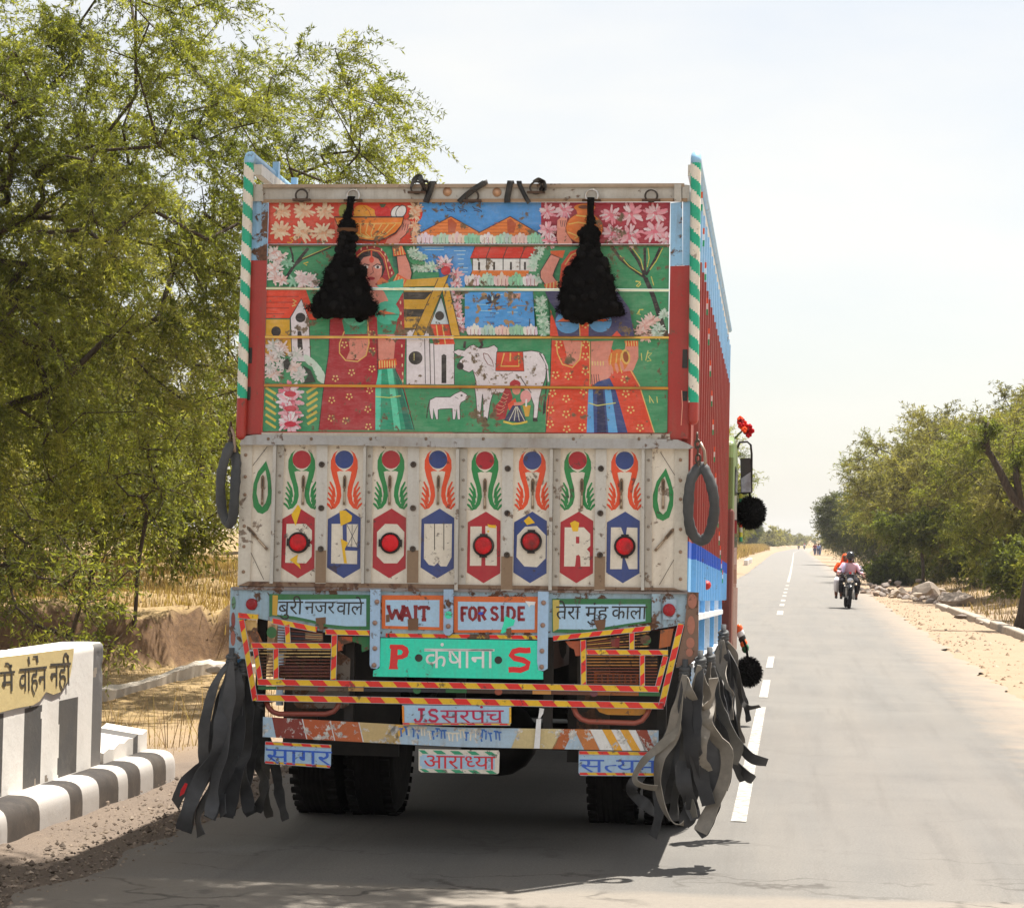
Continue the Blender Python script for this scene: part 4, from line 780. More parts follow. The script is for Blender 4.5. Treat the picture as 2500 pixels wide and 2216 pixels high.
SEG = {'W': [[(0, 0), (.27, .98)], [(.22, .98), (.5, .2)], [(.5, .2), (.76, .98)], [(.72, .98), (1, 0)], [(-.1, 0), (.15, 0)], [(.85, 0), (1.1, 0)]], 'A': [[(0, 1), (.48, 0)], [(.5, 0), (.92, 1)], [(.2, .66), (.75, .66)], [(-.1, 1), (.2, 1)], [(.75, 1), (1.1, 1)]],
 'I': [[(.5, 0), (.5, 1)], [(.0, 0), (1, 0)], [(0, 1), (1, 1)]], 'T': [[(.5, 0), (.5, 1)], [(0, .04), (1, .04)], [(.25, 1), (.75, 1)], [(0, 0), (0, .25)], [(1, 0), (1, .25)]],
 'F': [[(.12, 0), (.12, 1)], [(0, .06), (1, .06)], [(.1, .5), (.7, .5)], [(0, 1), (.4, 1)]], 'O': [[(.5, 0), (.12, .2), (.06, .5), (.12, .8), (.5, 1), (.88, .8), (.94, .5), (.88, .2), (.5, 0)]],
 'R': [[(.12, 0), (.12, 1)], [(0, .05), (.7, .06), (.95, .25), (.7, .48), (.12, .5)], [(.45, .5), (.95, 1)], [(0, 1), (.35, 1)]], 'S': [[(.92, .2), (.7, .04), (.3, .04), (.08, .2), (.2, .42), (.75, .56), (.94, .76), (.7, .96), (.3, .96), (.06, .8)]],
 'D': [[(.12, 0), (.12, 1)], [(0, .04), (.6, .06), (.92, .3), (.92, .7), (.6, .96), (0, .96)]], 'E': [[(.14, 0), (.14, 1)], [(0, .05), (.95, .05)], [(.1, .5), (.75, .5)], [(0, .96), (.95, .96)]]}
for ch, x, w in (('W', 1388, 130), ('A', 1500, 82), ('I', 1600, 34), ('T', 1648, 76)): ltr(b, SEG[ch], x, 206, w, 108, 27, T2, DR)
slab(b, ZG, [(1550, 310), (1640, 300), (1638, 400), (1556, 402)], .0135, .01, RUST); slab(b, ZG, [(1370, 275), (1400, 268), (1402, 330), (1372, 335)], .0135, .01, RUST); b.build('sign_board', M['sign'], truck)
b = board(ZH, [(20, 90), (547, 92), (546, 316), (20, 316)], [(46, 122), (526, 130), (524, 296), (46, 300)], c8(205, 98, 38), SB); T3 = tf(ZH, .0125)
for ch, x, w in (('F', 66, 42), ('O', 115, 46), ('R', 172, 48), ('S', 252, 44), ('I', 312, 22), ('D', 352, 50), ('E', 420, 46)): ltr(b, SEG[ch], x, 156, w, 82, 19, T3, DR)
slab(b, ZH, [(340, 212), (402, 238), (392, 272), (356, 282), (345, 312), (326, 322), (312, 318), (330, 262)], .0135, .01, c8(45, 215, 175)); slab(b, ZH, [(345, 292), (378, 285), (380, 350), (350, 352)], .0135, .01, RUST)
slab(b, ZH, [(465, 120), (530, 124), (525, 145), (500, 142), (490, 160), (480, 140)], .0135, .011, c8(235, 235, 235)); b.poly([[ZH(*p) for p in circ(188, 196, 16, 9)]], W1(.0137), c8(40, 70, 190)); b.build('sign_board', M['sign'], truck)
b = board(ZH, [(634, 105), (1252, 106), (1252, 252), (1130, 268), (870, 318), (634, 315)], [(655, 140), (1216, 140), (1216, 244), (1090, 262), (860, 298), (655, 294)], DG, SB)
b.poly([[ZH(*p) for p in [(637, 112), (680, 112), (676, 290), (640, 310)]]], W1(.0112), c8(185, 165, 80))
text(b, 'तेरा', 655, 805, 152, 232, T3, ink2, .05); text(b, 'मुंह', 838, 978, 155, 235, T3, ink2, .05); text(b, 'काला', 1002, 1220, 152, 232, T3, ink2, .05)
slab(b, ZH, [(890, 240), (968, 232), (962, 292), (940, 300), (944, 340), (925, 340), (915, 296)], .0135, .01, RUST); b.build('sign_board', M['sign'], truck)
# light blue straps with bolts
for z, q, bolts in ((ZG, [(1240, 62), (1326, 62), (1318, 700), (1295, 722), (1245, 718), (1235, 690)], [(1295, 165), (1278, 340), (1278, 552), (1272, 692)]), (ZG, [(1850, 62), (1932, 62), (1928, 420), (1900, 445), (1865, 442), (1848, 420)], [(1888, 180), (1888, 368)]),
                    (ZH, [(545, 60), (612, 62), (606, 540), (580, 555), (548, 550), (540, 500)], [(580, 130), (575, 270), (570, 430), (568, 530)])):
    b = MB(); slab(b, z, q, .032, 0, c8(155, 185, 215))
    for p in bolts: b.ball(TP(*z(*p), .034), .014, 9, 5, c8(150, 120, 105))
    if len(bolts) == 2: b.poly([[z(*p) for p in circ(1890, 275, 30, 32)]], W1(.0335), c8(60, 225, 180))
    b.build('strap_plate', M['rusty'] if len(bolts) == 2 else M['paint'], truck)
# turquoise name plate
b = MB(); TQ = c8(38, 212, 178)
b.prism([ZG(1325, 466), ZH(542, 366), ZH(545, 545), ZH(578, 560), ZH(578, 608), ZG(1262, 786), ZG(1266, 735), ZG(1316, 715)], W1(.024), W1(.01), TQ)
b.poly([[ZG(*p) for p in [(1405, 520), (1510, 522), (1550, 545), (1562, 580), (1550, 620), (1510, 640), (1470, 645), (1463, 690), (1472, 725), (1393, 725), (1402, 690), (1412, 560), (1400, 548)]], [ZG(*p) for p in [(1468, 560), (1500, 565), (1512, 582), (1500, 605), (1466, 608)]]], W1(.0255), c8(214, 34, 40))
stroke(b, [ZH(*p) for p in [(498, 425), (470, 428), (430, 424), (392, 434), (378, 456), (400, 476), (452, 487), (484, 505), (476, 534), (436, 550), (390, 546), (362, 548)]], 13.5, W1(.0255), c8(214, 34, 40))
for q in (ZG(1643, 632), ZH(298, 487)): b.poly([circ(*q, 9.4)], W1(.0258), BLACK)
tw = c8(222, 222, 220); fw = W1(.0255)
text(b, 'कंषाना', 1036, 1205, 1584, 1630, fw, tw)
stroke(b, [(1036, 1585), (1204, 1586)], 5, fw, tw); b.build('name_plate', M['paint'], truck)
# hazard striped bars
def hazard(b, z, a, c, w, d, per=None, lean=.9):
    a = Vector(z(*a) if z else a); c = Vector(c) if z is None else Vector(z(*c)); Ln = (c-a).length; t = (c-a)/Ln; n = Vector((-t.y, t.x)); h = w/2; per = per or w*4.2
    P = lambda s, v: tuple(a+t*s+n*v)
    b.prism([P(0, -h), P(Ln, -h), P(Ln, h), P(0, h)], W1(d), W1(d-.03), YEL)
    s = -per*.15; k = lean*w
    while s < Ln:
        q = [(s, -h), (s+per*.5, -h), (s+per*.5+k, h), (s+k, h)]
        q = [(min(max(u, 0), Ln), v) for u, v in q]
        if max(u for u, v in q)-min(u for u, v in q) > 1: b.poly([[P(*p) for p in q]], W1(d+.0012), HRED)
        s += per
    for v in (-h, h): stroke(b, [P(0, v), P(Ln, v)], 1.1, W1(d+.0016), c8(165, 170, 175))
b = MB(); s3 = 3.4067
hazard(b, ZG, (140, 278), (308, 292), 46/s3, .02); hazard(b, ZG, (168, 312), (282, 985), 46/s3, .022); hazard(b, ZG, (282, 545), (325, 822), 42/s3, .02)
hazard(b, ZG, (250, 528), (915, 532), 46/s3, .021); hazard(b, ZG, (425, 322), (795, 395), 46/s3, .02); hazard(b, ZG, (548, 352), (556, 508), 42/s3, .019); hazard(b, ZG, (866, 415), (1234, 424), 44/s3, .02)
hazard(b, ZG, (942, 440), (932, 812), 46/s3, .019); hazard(b, ZG, (456, 552), (456, 806), 42/s3, .019); b.build('hazard_frame', M['sign'], truck); b = MB(); s3 = 2.555
hazard(b, ZH, (1438, 262), (1316, 772), 38/s3, .022); hazard(b, ZH, (1342, 462), (1288, 668), 32/s3, .02); hazard(b, ZH, (848, 437), (1356, 440), 32/s3, .021); hazard(b, ZH, (640, 352), (1246, 288), 32/s3, .02, None, -.9)
hazard(b, ZH, (1131, 316), (1131, 420), 30/s3, .019); hazard(b, ZH, (828, 362), (830, 644), 33/s3, .019); hazard(b, ZH, (1196, 456), (1196, 656), 30/s3, .019); b.build('hazard_frame', M['sign'], truck)
b = MB(); hazard(b, None, ZG(300, 832), ZH(1300, 668), 15, .022, 68); b.build('hazard_bar', M['sign'], truck)
b = MB(); hazard(b, None, ZG(285, 962), ZH(1328, 772), 15.5, .022, 70); b.build('hazard_bar', M['sign'], truck)
b = MB(); hazard(b, None, ZG(1368, 442), ZH(545, 346), 10, .018, 62); b.build('hazard_bar', M['rusty'], truck)
# slatted grilles either side and the painted middle band
b = MB(); br = c8(98, 46, 34)
for i in range(9): slab(b, ZG, [(310+i*4, 562+i*27), (910, 562+i*27), (910, 572+i*27), (312+i*4, 572+i*27)], .006, -.01, br if i > 2 else c8(190, 160, 105))
slab(b, ZG, [(480, 690), (905, 690), (905, 800), (480, 800)], -.03, -.05, c8(92, 55, 58))
for i in range(6): slab(b, ZG, [(470, 372+i*22), (850, 408+i*17), (850, 416+i*17), (470, 382+i*22)], .006, -.01, c8(110, 50, 45) if i % 2 else c8(50, 52, 70))
slab(b, ZG, [(700, 425), (845, 435), (845, 490), (700, 480)], .004, -.012, c8(170, 140, 92)); b.poly([[ZG(*p) for p in circ(420, 420, 42, 48)]], W1(.008), DG)
slab(b, ZG, [(970, 452), (1090, 455), (1090, 500), (1020, 520), (1010, 570), (970, 575)], .004, -.02, c8(165, 78, 45)); slab(b, ZG, [(1092, 455), (1235, 455), (1235, 560), (1170, 585), (1165, 520), (1092, 495)], .004, -.02, DG)
b.build('grille', M['rusty'], truck); b = MB()
for i in range(10): slab(b, ZH, [(848, 458+i*19), (1290, 458+i*19), (1290, 466+i*19), (848, 466+i*19)], .006, -.01, c8(112, 52, 30) if i > 3 else c8(165, 110, 50))
slab(b, ZH, [(895, 562), (1172, 575), (1170, 640), (895, 630)], -.02, -.04, c8(190, 100, 35))
for i in range(7): slab(b, ZH, [(915+i*36, 575), (938+i*36, 577), (938+i*36, 628), (915+i*36, 626)], -.012, -.02, c8(60, 30, 18))
for i in range(5): slab(b, ZH, [(850, 366+i*11), (1240, 312+i*21), (1240, 320+i*21), (850, 372+i*11)], .006, -.01, c8(120, 62, 40) if i % 2 else c8(185, 140, 70))
b.poly([[ZH(*p) for p in circ(1217, 362, 34, 32)]], W1(.008), DG); slab(b, ZH, [(715, 370), (812, 368), (810, 460), (780, 462), (770, 420), (740, 405)], .004, -.02, c8(165, 78, 45))
slab(b, ZH, [(1000, 355), (1055, 348), (1052, 410), (1005, 402)], .008, -.01, c8(120, 35, 35)); b.build('grille', M['rusty'], truck)
b = MB(); band = lambda u, v, cc, d=.004: b.prism([(u[0], u[1]), (v[0], v[1]), (v[0], v[1]+9), (u[0], u[1]+9)], W1(d), W1(d-.015), cc)
yb = lambda x: 1673.5+(x-630)*.0165
segs = [(630, 676, DG), (676, 720, c8(110, 75, 50)), (720, 850, c8(95, 82, 70)), (850, 888, c8(190, 150, 90)), (888, 1088, c8(34, 36, 48)), (1088, 1140, DG), (1140, 1300, c8(60, 40, 32)), (1300, 1346, c8(200, 145, 75)), (1346, 1450, c8(100, 58, 40)), (1450, 1560, c8(150, 85, 30)), (1560, 1612, DG)]
for x0, x1, cc in segs: band((x0, yb(x0)), (x1-.6, yb(x1)), cc)
for x, cc in ((785, c8(120, 30, 40)), (1018, DG), (1217, c8(150, 75, 50)), (1450, c8(110, 55, 70))): b.poly([circ(x, yb(x)+5, 9.5, 8)], W1(.006), cc)
b.build('painted_band', M['sign'], truck)
# bent pipes, small name plates, bumper
for z, pts, cc in ((ZG, [(372, 985), (395, 1045), (430, 1080), (480, 1098), (870, 1098), (935, 1078), (968, 1040), (985, 985)], c8(130, 62, 50)), (ZH, [(762, 770), (785, 825), (815, 855), (860, 870), (1150, 880), (1195, 865), (1225, 825), (1240, 790)], c8(150, 74, 60))):
    b = MB(); b.tube([TP(*z(*p), -.02) for p in pts], .0145, 10, cc); b.build('step_pipe', M['paint'], truck)
b = MB(); slab(b, ZH, [(905, 785), (1258, 790), (1240, 812), (1180, 832), (980, 828), (930, 812)], -.05, -.2, c8(205, 140, 30)); b.build('lamp_hood', M['paint'], truck)
b = MB(); slab(b, ZG, [(960, 560), (1075, 640), (1065, 1020), (1020, 1050), (640, 1050), (600, 1010), (590, 870), (960, 870)], -.09, -.25, c8(120, 112, 105)); b.build('mud_shield', M['rusty'], truck)
def plate(outer, z, cb, ci, ins, d, nm='name_plate'):
    b = MB(); P = [Vector(z(*p)) if z else Vector(p) for p in outer]; c = sum(P, Vector((0, 0)))/len(P)
    b.prism([tuple(p) for p in P], W1(d), W1(d-.012), cb); return b, P
b = MB(); o_ = [ZG(1505, 1022), ZH(378, 776), ZH(378, 880), ZH(366, 896), ZG(1530, 1187), ZG(1512, 1170)]
b.prism(o_, W1(.02), W1(.005), SB)
hazard(b, None, ZG(1510, 1178), ZH(372, 888), 5, .0215, 40); stroke(b, [ZG(1512, 1030), ZG(1516, 1170)], 5, W1(.0225), c8(240, 130, 30)); stroke(b, [ZH(372, 782), ZH(372, 880)], 5, W1(.0225), c8(240, 170, 40))
mg = c8(178, 20, 72); f3 = W1(.0224)
SEG['J'] = [[(.75, 0), (.75, .72), (.55, .97), (.2, .97), (.05, .75)], [(.4, .03), (1.1, .03)]]; ltr(b, SEG['J'], 1011, 1730, 24, 32, 6.5, f3, mg); ltr(b, SEG['S'], 1046, 1731, 24, 30, 6.5, f3, mg); b.poly([circ(1040, 1759, 3.5, 3.5, 10)], f3, mg); text(b, 'सरपंच', 1075, 1228, 1733, 1764, f3, mg); stroke(b, [(1012, 1765), (1226, 1764)], 3, f3, mg); b.build('name_plate', M['sign'], truck)
bx0, bx1 = ZG(345, 0)[0], ZH(1300, 0)[0]
byt = lambda x: np.interp(x, [641, 1100, 1609], [1749, 1775, 1782]); byb = lambda x: np.interp(x, [640, 1100, 1607], [1798, 1822, 1833])
b = MB(); mid = [(x, float(byt(x))) for x in np.linspace(642, 1608, 9)]+[(x, float(byb(x))) for x in np.linspace(1607, 641, 9)]
b.prism(mid, W1(-.01), W1(-.09), c8(165, 190, 210))
def bs(x0, x1, k, cc, d=-.0085):
    q = [(x0, 0), (x1, 0), (x1+k, 1), (x0+k, 1)]
    b.poly([[(x, float(byt(x))*(1-v)+float(byb(x))*v) for x, v in ((min(max(u, 643), 1606), v) for u, v in q)]], W1(d), cc)
for x0, x1, k, cc in ((664, 738, 10, c8(125, 48, 38)), (738, 806, 10, c8(172, 82, 42)), (806, 876, 12, c8(178, 92, 48)), (876, 966, 12, c8(190, 165, 115)), (966, 1000, -40, c8(225, 170, 70)), (1268, 1372, -20, c8(196, 178, 130)), (1372, 1402, -24, c8(168, 88, 40)), (1402, 1440, 24, c8(185, 110, 50)), (1440, 1470, 26, c8(232, 228, 220)), (1470, 1492, 28, c8(240, 160, 40)), (1492, 1514, 28, c8(228, 226, 222)), (1514, 1534, 30, c8(240, 160, 40)), (1534, 1552, 30, c8(228, 226, 222)), (1552, 1580, 22, c8(140, 55, 35))): bs(x0, x1, k, cc)
for x in (738, 806, 876): stroke(b, [(x, float(byt(x))), (x+11, float(byb(x)))], 2.5, W1(-.008), c8(205, 205, 205))
r2 = random.Random(3)
for i in range(26):
    x = 980+i*9.5+r2.uniform(-3, 3); y = float(byt(x))+r2.uniform(12, 22); cc = c8(50, 110, 190) if r2.random() < .65 else c8(225, 215, 200)
    stroke(b, [(x, y-8), (x+r2.uniform(-2, 4), y+12)], 4, W1(-.0078), cc); stroke(b, [(x-5, y-8), (x+6, y-7.5)], 4, W1(-.0077), cc)
b.build('bumper', M['chipped'], truck, bevel=0)
b = MB(); slab(b, ZH, [(536, 855), (566, 852), (556, 1038), (520, 1038)], .004, -.004, c8(225, 220, 220)); slab(b, ZH, [(555, 785), (584, 790), (578, 820), (560, 850), (545, 850), (552, 815)], .006, -.006, c8(225, 220, 222)); b.build('tie_strip', M['cloth'], truck)
b = MB(); b.prism([ZG(*p) for p in [(366, 1326), (916, 1356), (912, 1530), (895, 1548), (375, 1510), (360, 1495)]], W1(-.02), W1(-.03), c8(158, 186, 212))
hazard(b, ZG, (368, 1340), (914, 1368), 8, -.019, 46); hazard(b, ZG, (366, 1498), (905, 1535), 6, -.019, 52)
text(b, 'सागर', ZG(372, 0)[0], ZG(912, 0)[0], 1827, 1862, lambda x, y: TP(x, y+(x-650)*.045, -.0175), c8(42, 92, 192)); b.build('name_plate', M['sign'], truck)
b = MB(); P = [ZG(1642, 1388), ZH(300, 1050), ZH(306, 1062), ZH(302, 1190), ZH(290, 1198), ZG(1665, 1582), ZG(1642, 1565)]
b.prism(P, W1(-.02), W1(-.03), IVORY)
for x0, x1, yy, k in ((1022, 1036, 1830, 10), (1056, 1078, 1831, 12), (1098, 1120, 1832, 12), (1140, 1160, 1833, 12), (1182, 1200, 1834, 12)):
    b.poly([[(x0, yy), (x1, yy+.5), (x1+k, yy+9), (x0+k, yy+9)]], W1(-.0185), c8(40, 150, 110)); b.poly([[(x0+2, yy+46), (x1+2, yy+46.5), (x1+14, yy+54), (x0+14, yy+54)]], W1(-.0185), c8(40, 150, 110))
b.poly([[(1025, 1845), (1030, 1845), (1030, 1870), (1025, 1868)]], W1(-.0185), SB)
b.poly([[(1030, 1841), (1208, 1845), (1208, 1878), (1030, 1875)]], W1(-.0187), SB)
text(b, 'अाराध\u094dया', 1033, 1208, 1843, 1874, lambda x, y: TP(x, y+(x-1033)*.02, -.0175), c8(205, 34, 48)); b.build('name_plate', M['sign'], truck)
b = MB(); P = [ZH(800, 1052), ZH(1290, 1060), ZH(1290, 1208), ZH(1240, 1212), ZH(812, 1208), ZH(798, 1190)]
b.prism(P, W1(-.02), W1(-.03), c8(158, 186, 212)); hazard(b, ZH, (802, 1064), (1288, 1072), 9, -.019, 50); hazard(b, ZH, (806, 1196), (1286, 1200), 7, -.019, 46)
text(b, 'सत\u094dयम', ZH(806, 0)[0], ZH(1285, 0)[0], 1853, 1884, lambda x, y: TP(x, y+(x-1415)*.015, -.0175), c8(42, 92, 192)); b.build('name_plate', M['sign'], truck)
# --- running gear
def wheel(x0, x1, y, r=.52, steer=False):
    b = MB(); w = x1-x0; c = Vector((x0, y, r+.0)); prof = []
    for (rr, h) in ((.3, 0.02), (.40, .0), (.47, .012), (.505, .045), (r, .07)): prof.append((rr, h*w/.3))
    for k in range(5):
        a = .07*w/.3+(w-.14*w/.3)*k/5; e = .07*w/.3+(w-.14*w/.3)*(k+1)/5; g = (e-a)*.18
        prof += [(r, a+g*.3), (r, e-g), (r-.014, e-g*.8), (r-.014, e-g*.1)]
    for (rr, h) in ((r, .07), (.505, .045), (.47, .012), (.40, .0), (.3, .02)): prof.append((rr, w-h*w/.3))
    b.lathe(prof, c, (1, 0, 0), 40, c8(19, 18, 18))
    for k in range(44):
        a = 2*math.pi*k/44
        for sg in (0, 1):
            p = c+Vector((w*(.12 if sg == 0 else .88), math.cos(a)*(r-.004), math.sin(a)*(r-.004))); t = Vector((0, -math.sin(a), math.cos(a)))
            b.bar(p-t*.018, p+t*.018, w*.2, .02, up=(0, math.cos(a), math.sin(a)), col=c8(18, 17, 17))
    w_ = empty('wheel', (0, 0, 0)); w_.parent = truck; w_.rotation_euler = (-PITCH, 0, 0); WM[w_.name] = TM @ Euler((-PITCH, 0, 0)).to_matrix().to_4x4()
    o = b.build('tyre', M['tyre'], w_); b = MB()
    b.lathe([(.3, .05), (.28, .07), (.22, .10), (.1, .12), (.09, .05), (.01, .05)] if steer else [(.3, .03), (.27, .05), (.25, .14), (.1, .15), (.09, .22), (.01, .22)], c, (1, 0, 0), 24, c8(70, 50, 45)); b.build('rim', M['rusty'], w_)
for yy in (14.25,):
    for x0 in (-2.955, -2.615, -1.145, -.805): wheel(x0, x0+.29, yy)
wheel(-2.90, -2.61, 19.9, .5, True); wheel(-.85, -.56, 19.9, .5, True)
b = MB(); ax = L
b.tube([Vector((-2.6, 14.25, .52)), Vector((-.85, 14.25, .52))], .085, 12, BLACK); b.ball(Vector((-1.73, 14.25, .5)), .25, 14, 8, BLACK, (1, .9, .95)); b.tube([Vector((-1.73, 14.4, .52)), Vector((-1.73, 18, .75))], .05, 8, BLACK)
b.build('rear_axle', M['black'], truck); b = MB()
for s in (-1, 1): b.hexa([L(s*.43-.04, LY0+.15, .98), L(s*.43+.04, LY0+.15, .98), L(s*.43+.04, 7.5, .98), L(s*.43-.04, 7.5, .98)], [L(s*.43-.04, LY0+.15, 1.24), L(s*.43+.04, LY0+.15, 1.24), L(s*.43+.04, 7.5, 1.24), L(s*.43-.04, 7.5, 1.24)], c8(60, 40, 34))
for y in (LY0+.2, -.6, .9, 3.0, 5.2): b.hexa([L(-.43, y, 1.02), L(.43, y, 1.02), L(.43, y+.1, 1.02), L(-.43, y+.1, 1.02)], [L(-.43, y, 1.22), L(.43, y, 1.22), L(.43, y+.1, 1.22), L(-.43, y+.1, 1.22)], c8(60, 40, 34))
for y in np.arange(LY0+.3, 6, .6): b.hexa([L(-1.2, y, 1.24), L(1.2, y, 1.24), L(1.2, y+.07, 1.24), L(-1.2, y+.07, 1.24)], [L(-1.2, y, 1.355), L(1.2, y, 1.355), L(1.2, y+.07, 1.355), L(-1.2, y+.07, 1.355)], c8(70, 50, 40))
b.build('chassis', M['black'], truck); b = MB()
for s in (-1, 1):
    for k in range(5):
        h = .62+k*.025; ln = .75-.1*(4-k); P = [L(s*.5, t*ln, h+.16*(t*t)*(ln/.75)**2) for t in np.linspace(-1, 1, 9)]
        for p, q in zip(P, P[1:]): b.bar(p, q, .075, .02, col=BLACK)
    b.build('leaf_spring', M['black'], truck); b = MB()
for s, x0, x1 in ((-1, -1.02, -.84), (1, .62, .8)):
    b = MB(); b.hexa([L(x0, LY0+.35, .62), L(x1, LY0+.35, .62), L(x1, LY0+.37, .62), L(x0, LY0+.37, .62)], [L(x0, LY0+.3, 1.3), L(x1, LY0+.3, 1.3), L(x1, LY0+.32, 1.3), L(x0, LY0+.32, 1.3)], c8(58, 54, 50)); b.build('bracket', M['rusty'], truck)
for x in (-1.12, .48, 1.1, -.62, 0):
    b = MB()
    b.hexa([L(x-.025, LY0+.12, .66), L(x+.025, LY0+.12, .66), L(x+.025, LY0+.16, .66), L(x-.025, LY0+.16, .66)], [L(x-.025, LY0+.12, 1.34), L(x+.025, LY0+.12, 1.34), L(x+.025, LY0+.16, 1.34), L(x-.025, LY0+.16, 1.34)], c8(48, 44, 42))
    b.build('bumper_hanger', M['black'], truck)
def under(nm, x0, x1, y0, y1, z0, z1, cc=BLACK, bev=.03):
    b = MB(); b.hexa([L(x0, y0, z0), L(x1, y0, z0), L(x1, y1, z0), L(x0, y1, z0)], [L(x0, y0, z1), L(x1, y0, z1), L(x1, y1, z1), L(x0, y1, z1)], cc); b.build(nm, M['black'], truck, bevel=bev)
under('engine', -.55, .55, 5.0, 6.6, .42, 1.3); under('gearbox', -.3, .3, 3.9, 5.0, .5, 1.1); under('fuel_tank', -1.15, -.55, 1.4, 2.7, .55, 1.15); under('battery_box', .55, 1.15, 1.4, 2.4, .6, 1.15); under('front_beam', -1.15, 1.15, 7.7, 7.85, .38, 1.35)
under('tool_box', -.75, .75, .9, 1.3, .58, 1.2); under('mud_flap', -1.2, -.5, -.72, -.70, .42, 1.2, c8(30, 28, 27), 0); under('mud_flap', .5, 1.2, -.72, -.70, .42, 1.2, c8(30, 28, 27), 0)
b = MB(); b.lathe([(.2, 0), (.44, .02), (.5, .08), (.5, .2), (.44, .27), (.2, .28)], L(0, -.95, 1.0), (0, .35, 1), 26, c8(30, 28, 27)); b.build('spare_wheel', M['tyre'], truck)
# --- painted guard rack under the right side
def rack(sx):
    s = 1 if sx > 0 else -1; b = MB()
    for zz, hh, cc in ((1.27, .07, c8(205, 212, 220)), (1.02, .05, c8(205, 212, 220)), (.74, .05, c8(205, 212, 220))):
        b.hexa([L(sx-s*.06, YR+.05, zz), L(sx+s*.03, YR+.05, zz), L(sx+s*.03, YR+6.4, zz), L(sx-s*.06, YR+6.4, zz)], [L(sx-s*.06, YR+.05, zz+hh*.5), L(sx+s*.03, YR+.05, zz+hh*.5), L(sx+s*.03, YR+6.4, zz+hh*.5), L(sx-s*.06, YR+6.4, zz+hh*.5)], cc)
    for i, y in enumerate(np.arange(YR+.06, YR+6.4, 1.05)):
        cc = c8(95, 160, 215) if i % 2 == 0 else c8(190, 205, 220); w = .03 if i % 2 == 0 else .015
        b.hexa([L(sx-s*.02, y, .7), L(sx+s*.02, y, .7), L(sx+s*.02, y+w*2, .7), L(sx-s*.02, y+w*2, .7)], [L(sx-s*.02, y, 1.38), L(sx+s*.02, y, 1.38), L(sx+s*.02, y+w*2, 1.38), L(sx-s*.02, y+w*2, 1.38)], cc)
    b.build('side_guard', M['paint'], truck)
rack(xr); rack(xl)
b = MB(); b.ball(atX(*ZJ(202, 1020), XR+.03), .03, 10, 6, c8(190, 40, 30)); b.build('side_lamp', M['lens'], truck)
# --- cab (mostly hidden): shell, side glass, mirror, bracket and painted rod on the right
CY0 = YF+.25; CY1 = CY0+1.75
b = MB(); gr = c8(88, 112, 55); xo = xr+.062
pr = [(CY0, .75), (CY0, 2.66), (CY0+.06, 2.80), (CY0+.2, 2.86), (CY1-.25, 2.86), (CY1-.05, 2.7), (CY1, 1.9), (CY1+.05, .75)]
n = len(pr); k = len(b.v); b.v += [L(xo, y, z) for y, z in pr]+[L(-xo, y, z) for y, z in pr]
b.face(tuple(range(k, k+n)), gr); b.face(tuple(range(k+2*n-1, k+n-1, -1)), gr)
for i in range(n): b.face((k+i, k+(i+1) % n, k+n+(i+1) % n, k+n+i), gr)
b.hexa([L(-xo, CY0-.02, .75), L(xo+.006, CY0-.02, .75), L(xo+.006, CY1+.02, .75), L(-xo, CY1+.02, .75)], [L(-xo, CY0-.02, 2.2), L(xo+.006, CY0-.02, 2.2), L(xo+.006, CY1+.02, 2.2), L(-xo, CY1+.02, 2.2)], c8(104, 48, 42))
b.build('cab', M['paint'], truck, bevel=.03)
b = MB(); b.hexa([L(xo+.004, CY0+.35, 1.85), L(xo+.008, CY0+.35, 1.85), L(xo+.008, CY1-.2, 1.85), L(xo+.004, CY1-.2, 1.85)], [L(xo+.004, CY0+.35, 2.6), L(xo+.008, CY0+.35, 2.6), L(xo+.008, CY1-.3, 2.6), L(xo+.004, CY1-.3, 2.6)], c8(30, 36, 40)); b.build('cab_window', M['gloss'], truck)
b = MB(); b.hexa([L(-xo+.1, CY1+.02, 1.95), L(xo-.1, CY1+.02, 1.95), L(xo-.1, CY1+.04, 1.95), L(-xo+.1, CY1+.04, 1.95)], [L(-xo+.15, CY1-.03, 2.62), L(xo-.15, CY1-.03, 2.62), L(xo-.15, CY1, 2.62), L(-xo+.15, CY1, 2.62)], c8(30, 36, 40)); b.build('windscreen', M['gloss'], truck)
YM = (TM @ Vector((0, CY1-.15, 0))).y
cp = lambda z, x, y, yy=YM: atY(*z(x, y), yy)
b = MB(); b.tube([cp(ZJ, 372, 250), cp(ZJ, 395, 190), cp(ZJ, 440, 186), cp(ZJ, 460, 205), cp(ZJ, 465, 260), cp(ZJ, 464, 480), cp(ZJ, 420, 487), cp(ZJ, 375, 490)], .011, 8, BLACK)
mirror = b.build('mirror_frame', M['black'], truck); b = MB()
P = [(398, 284), (458, 280), (464, 482), (402, 484)]; b.prism([ZJ(*p) for p in P], lambda x, y: atY(x, y, YM-.03), lambda x, y: atY(x, y, YM+.05), c8(38, 36, 38)); b.build('mirror_housing', M['gloss'], mirror); b = MB()
P = [(403, 400), (459, 362), (462, 478), (406, 480)]; b.prism([ZJ(*p) for p in P], lambda x, y: atY(x, y, YM-.034), lambda x, y: atY(x, y, YM-.031), c8(150, 155, 165)); b.build('mirror_sky_patch', M['chrome'], mirror)  # grey slanted patch draws the sky's reflection low in the dark mirror
b = MB(); pts = [cp(ZJ, 402, 488+i*14) for i in range(21)]; cl_ = [c8(200, 195, 60), c8(40, 150, 110), c8(225, 70, 40), c8(225, 220, 210)]
b.tube(pts, .017, 8, cols=[cl_[(i//2) % 4] for i in range(21)]); b.build('painted_rod', M['paint'], truck)
b = MB(); hz = [c8(200, 195, 190), c8(150, 30, 40), c8(220, 200, 190), c8(190, 150, 130)]
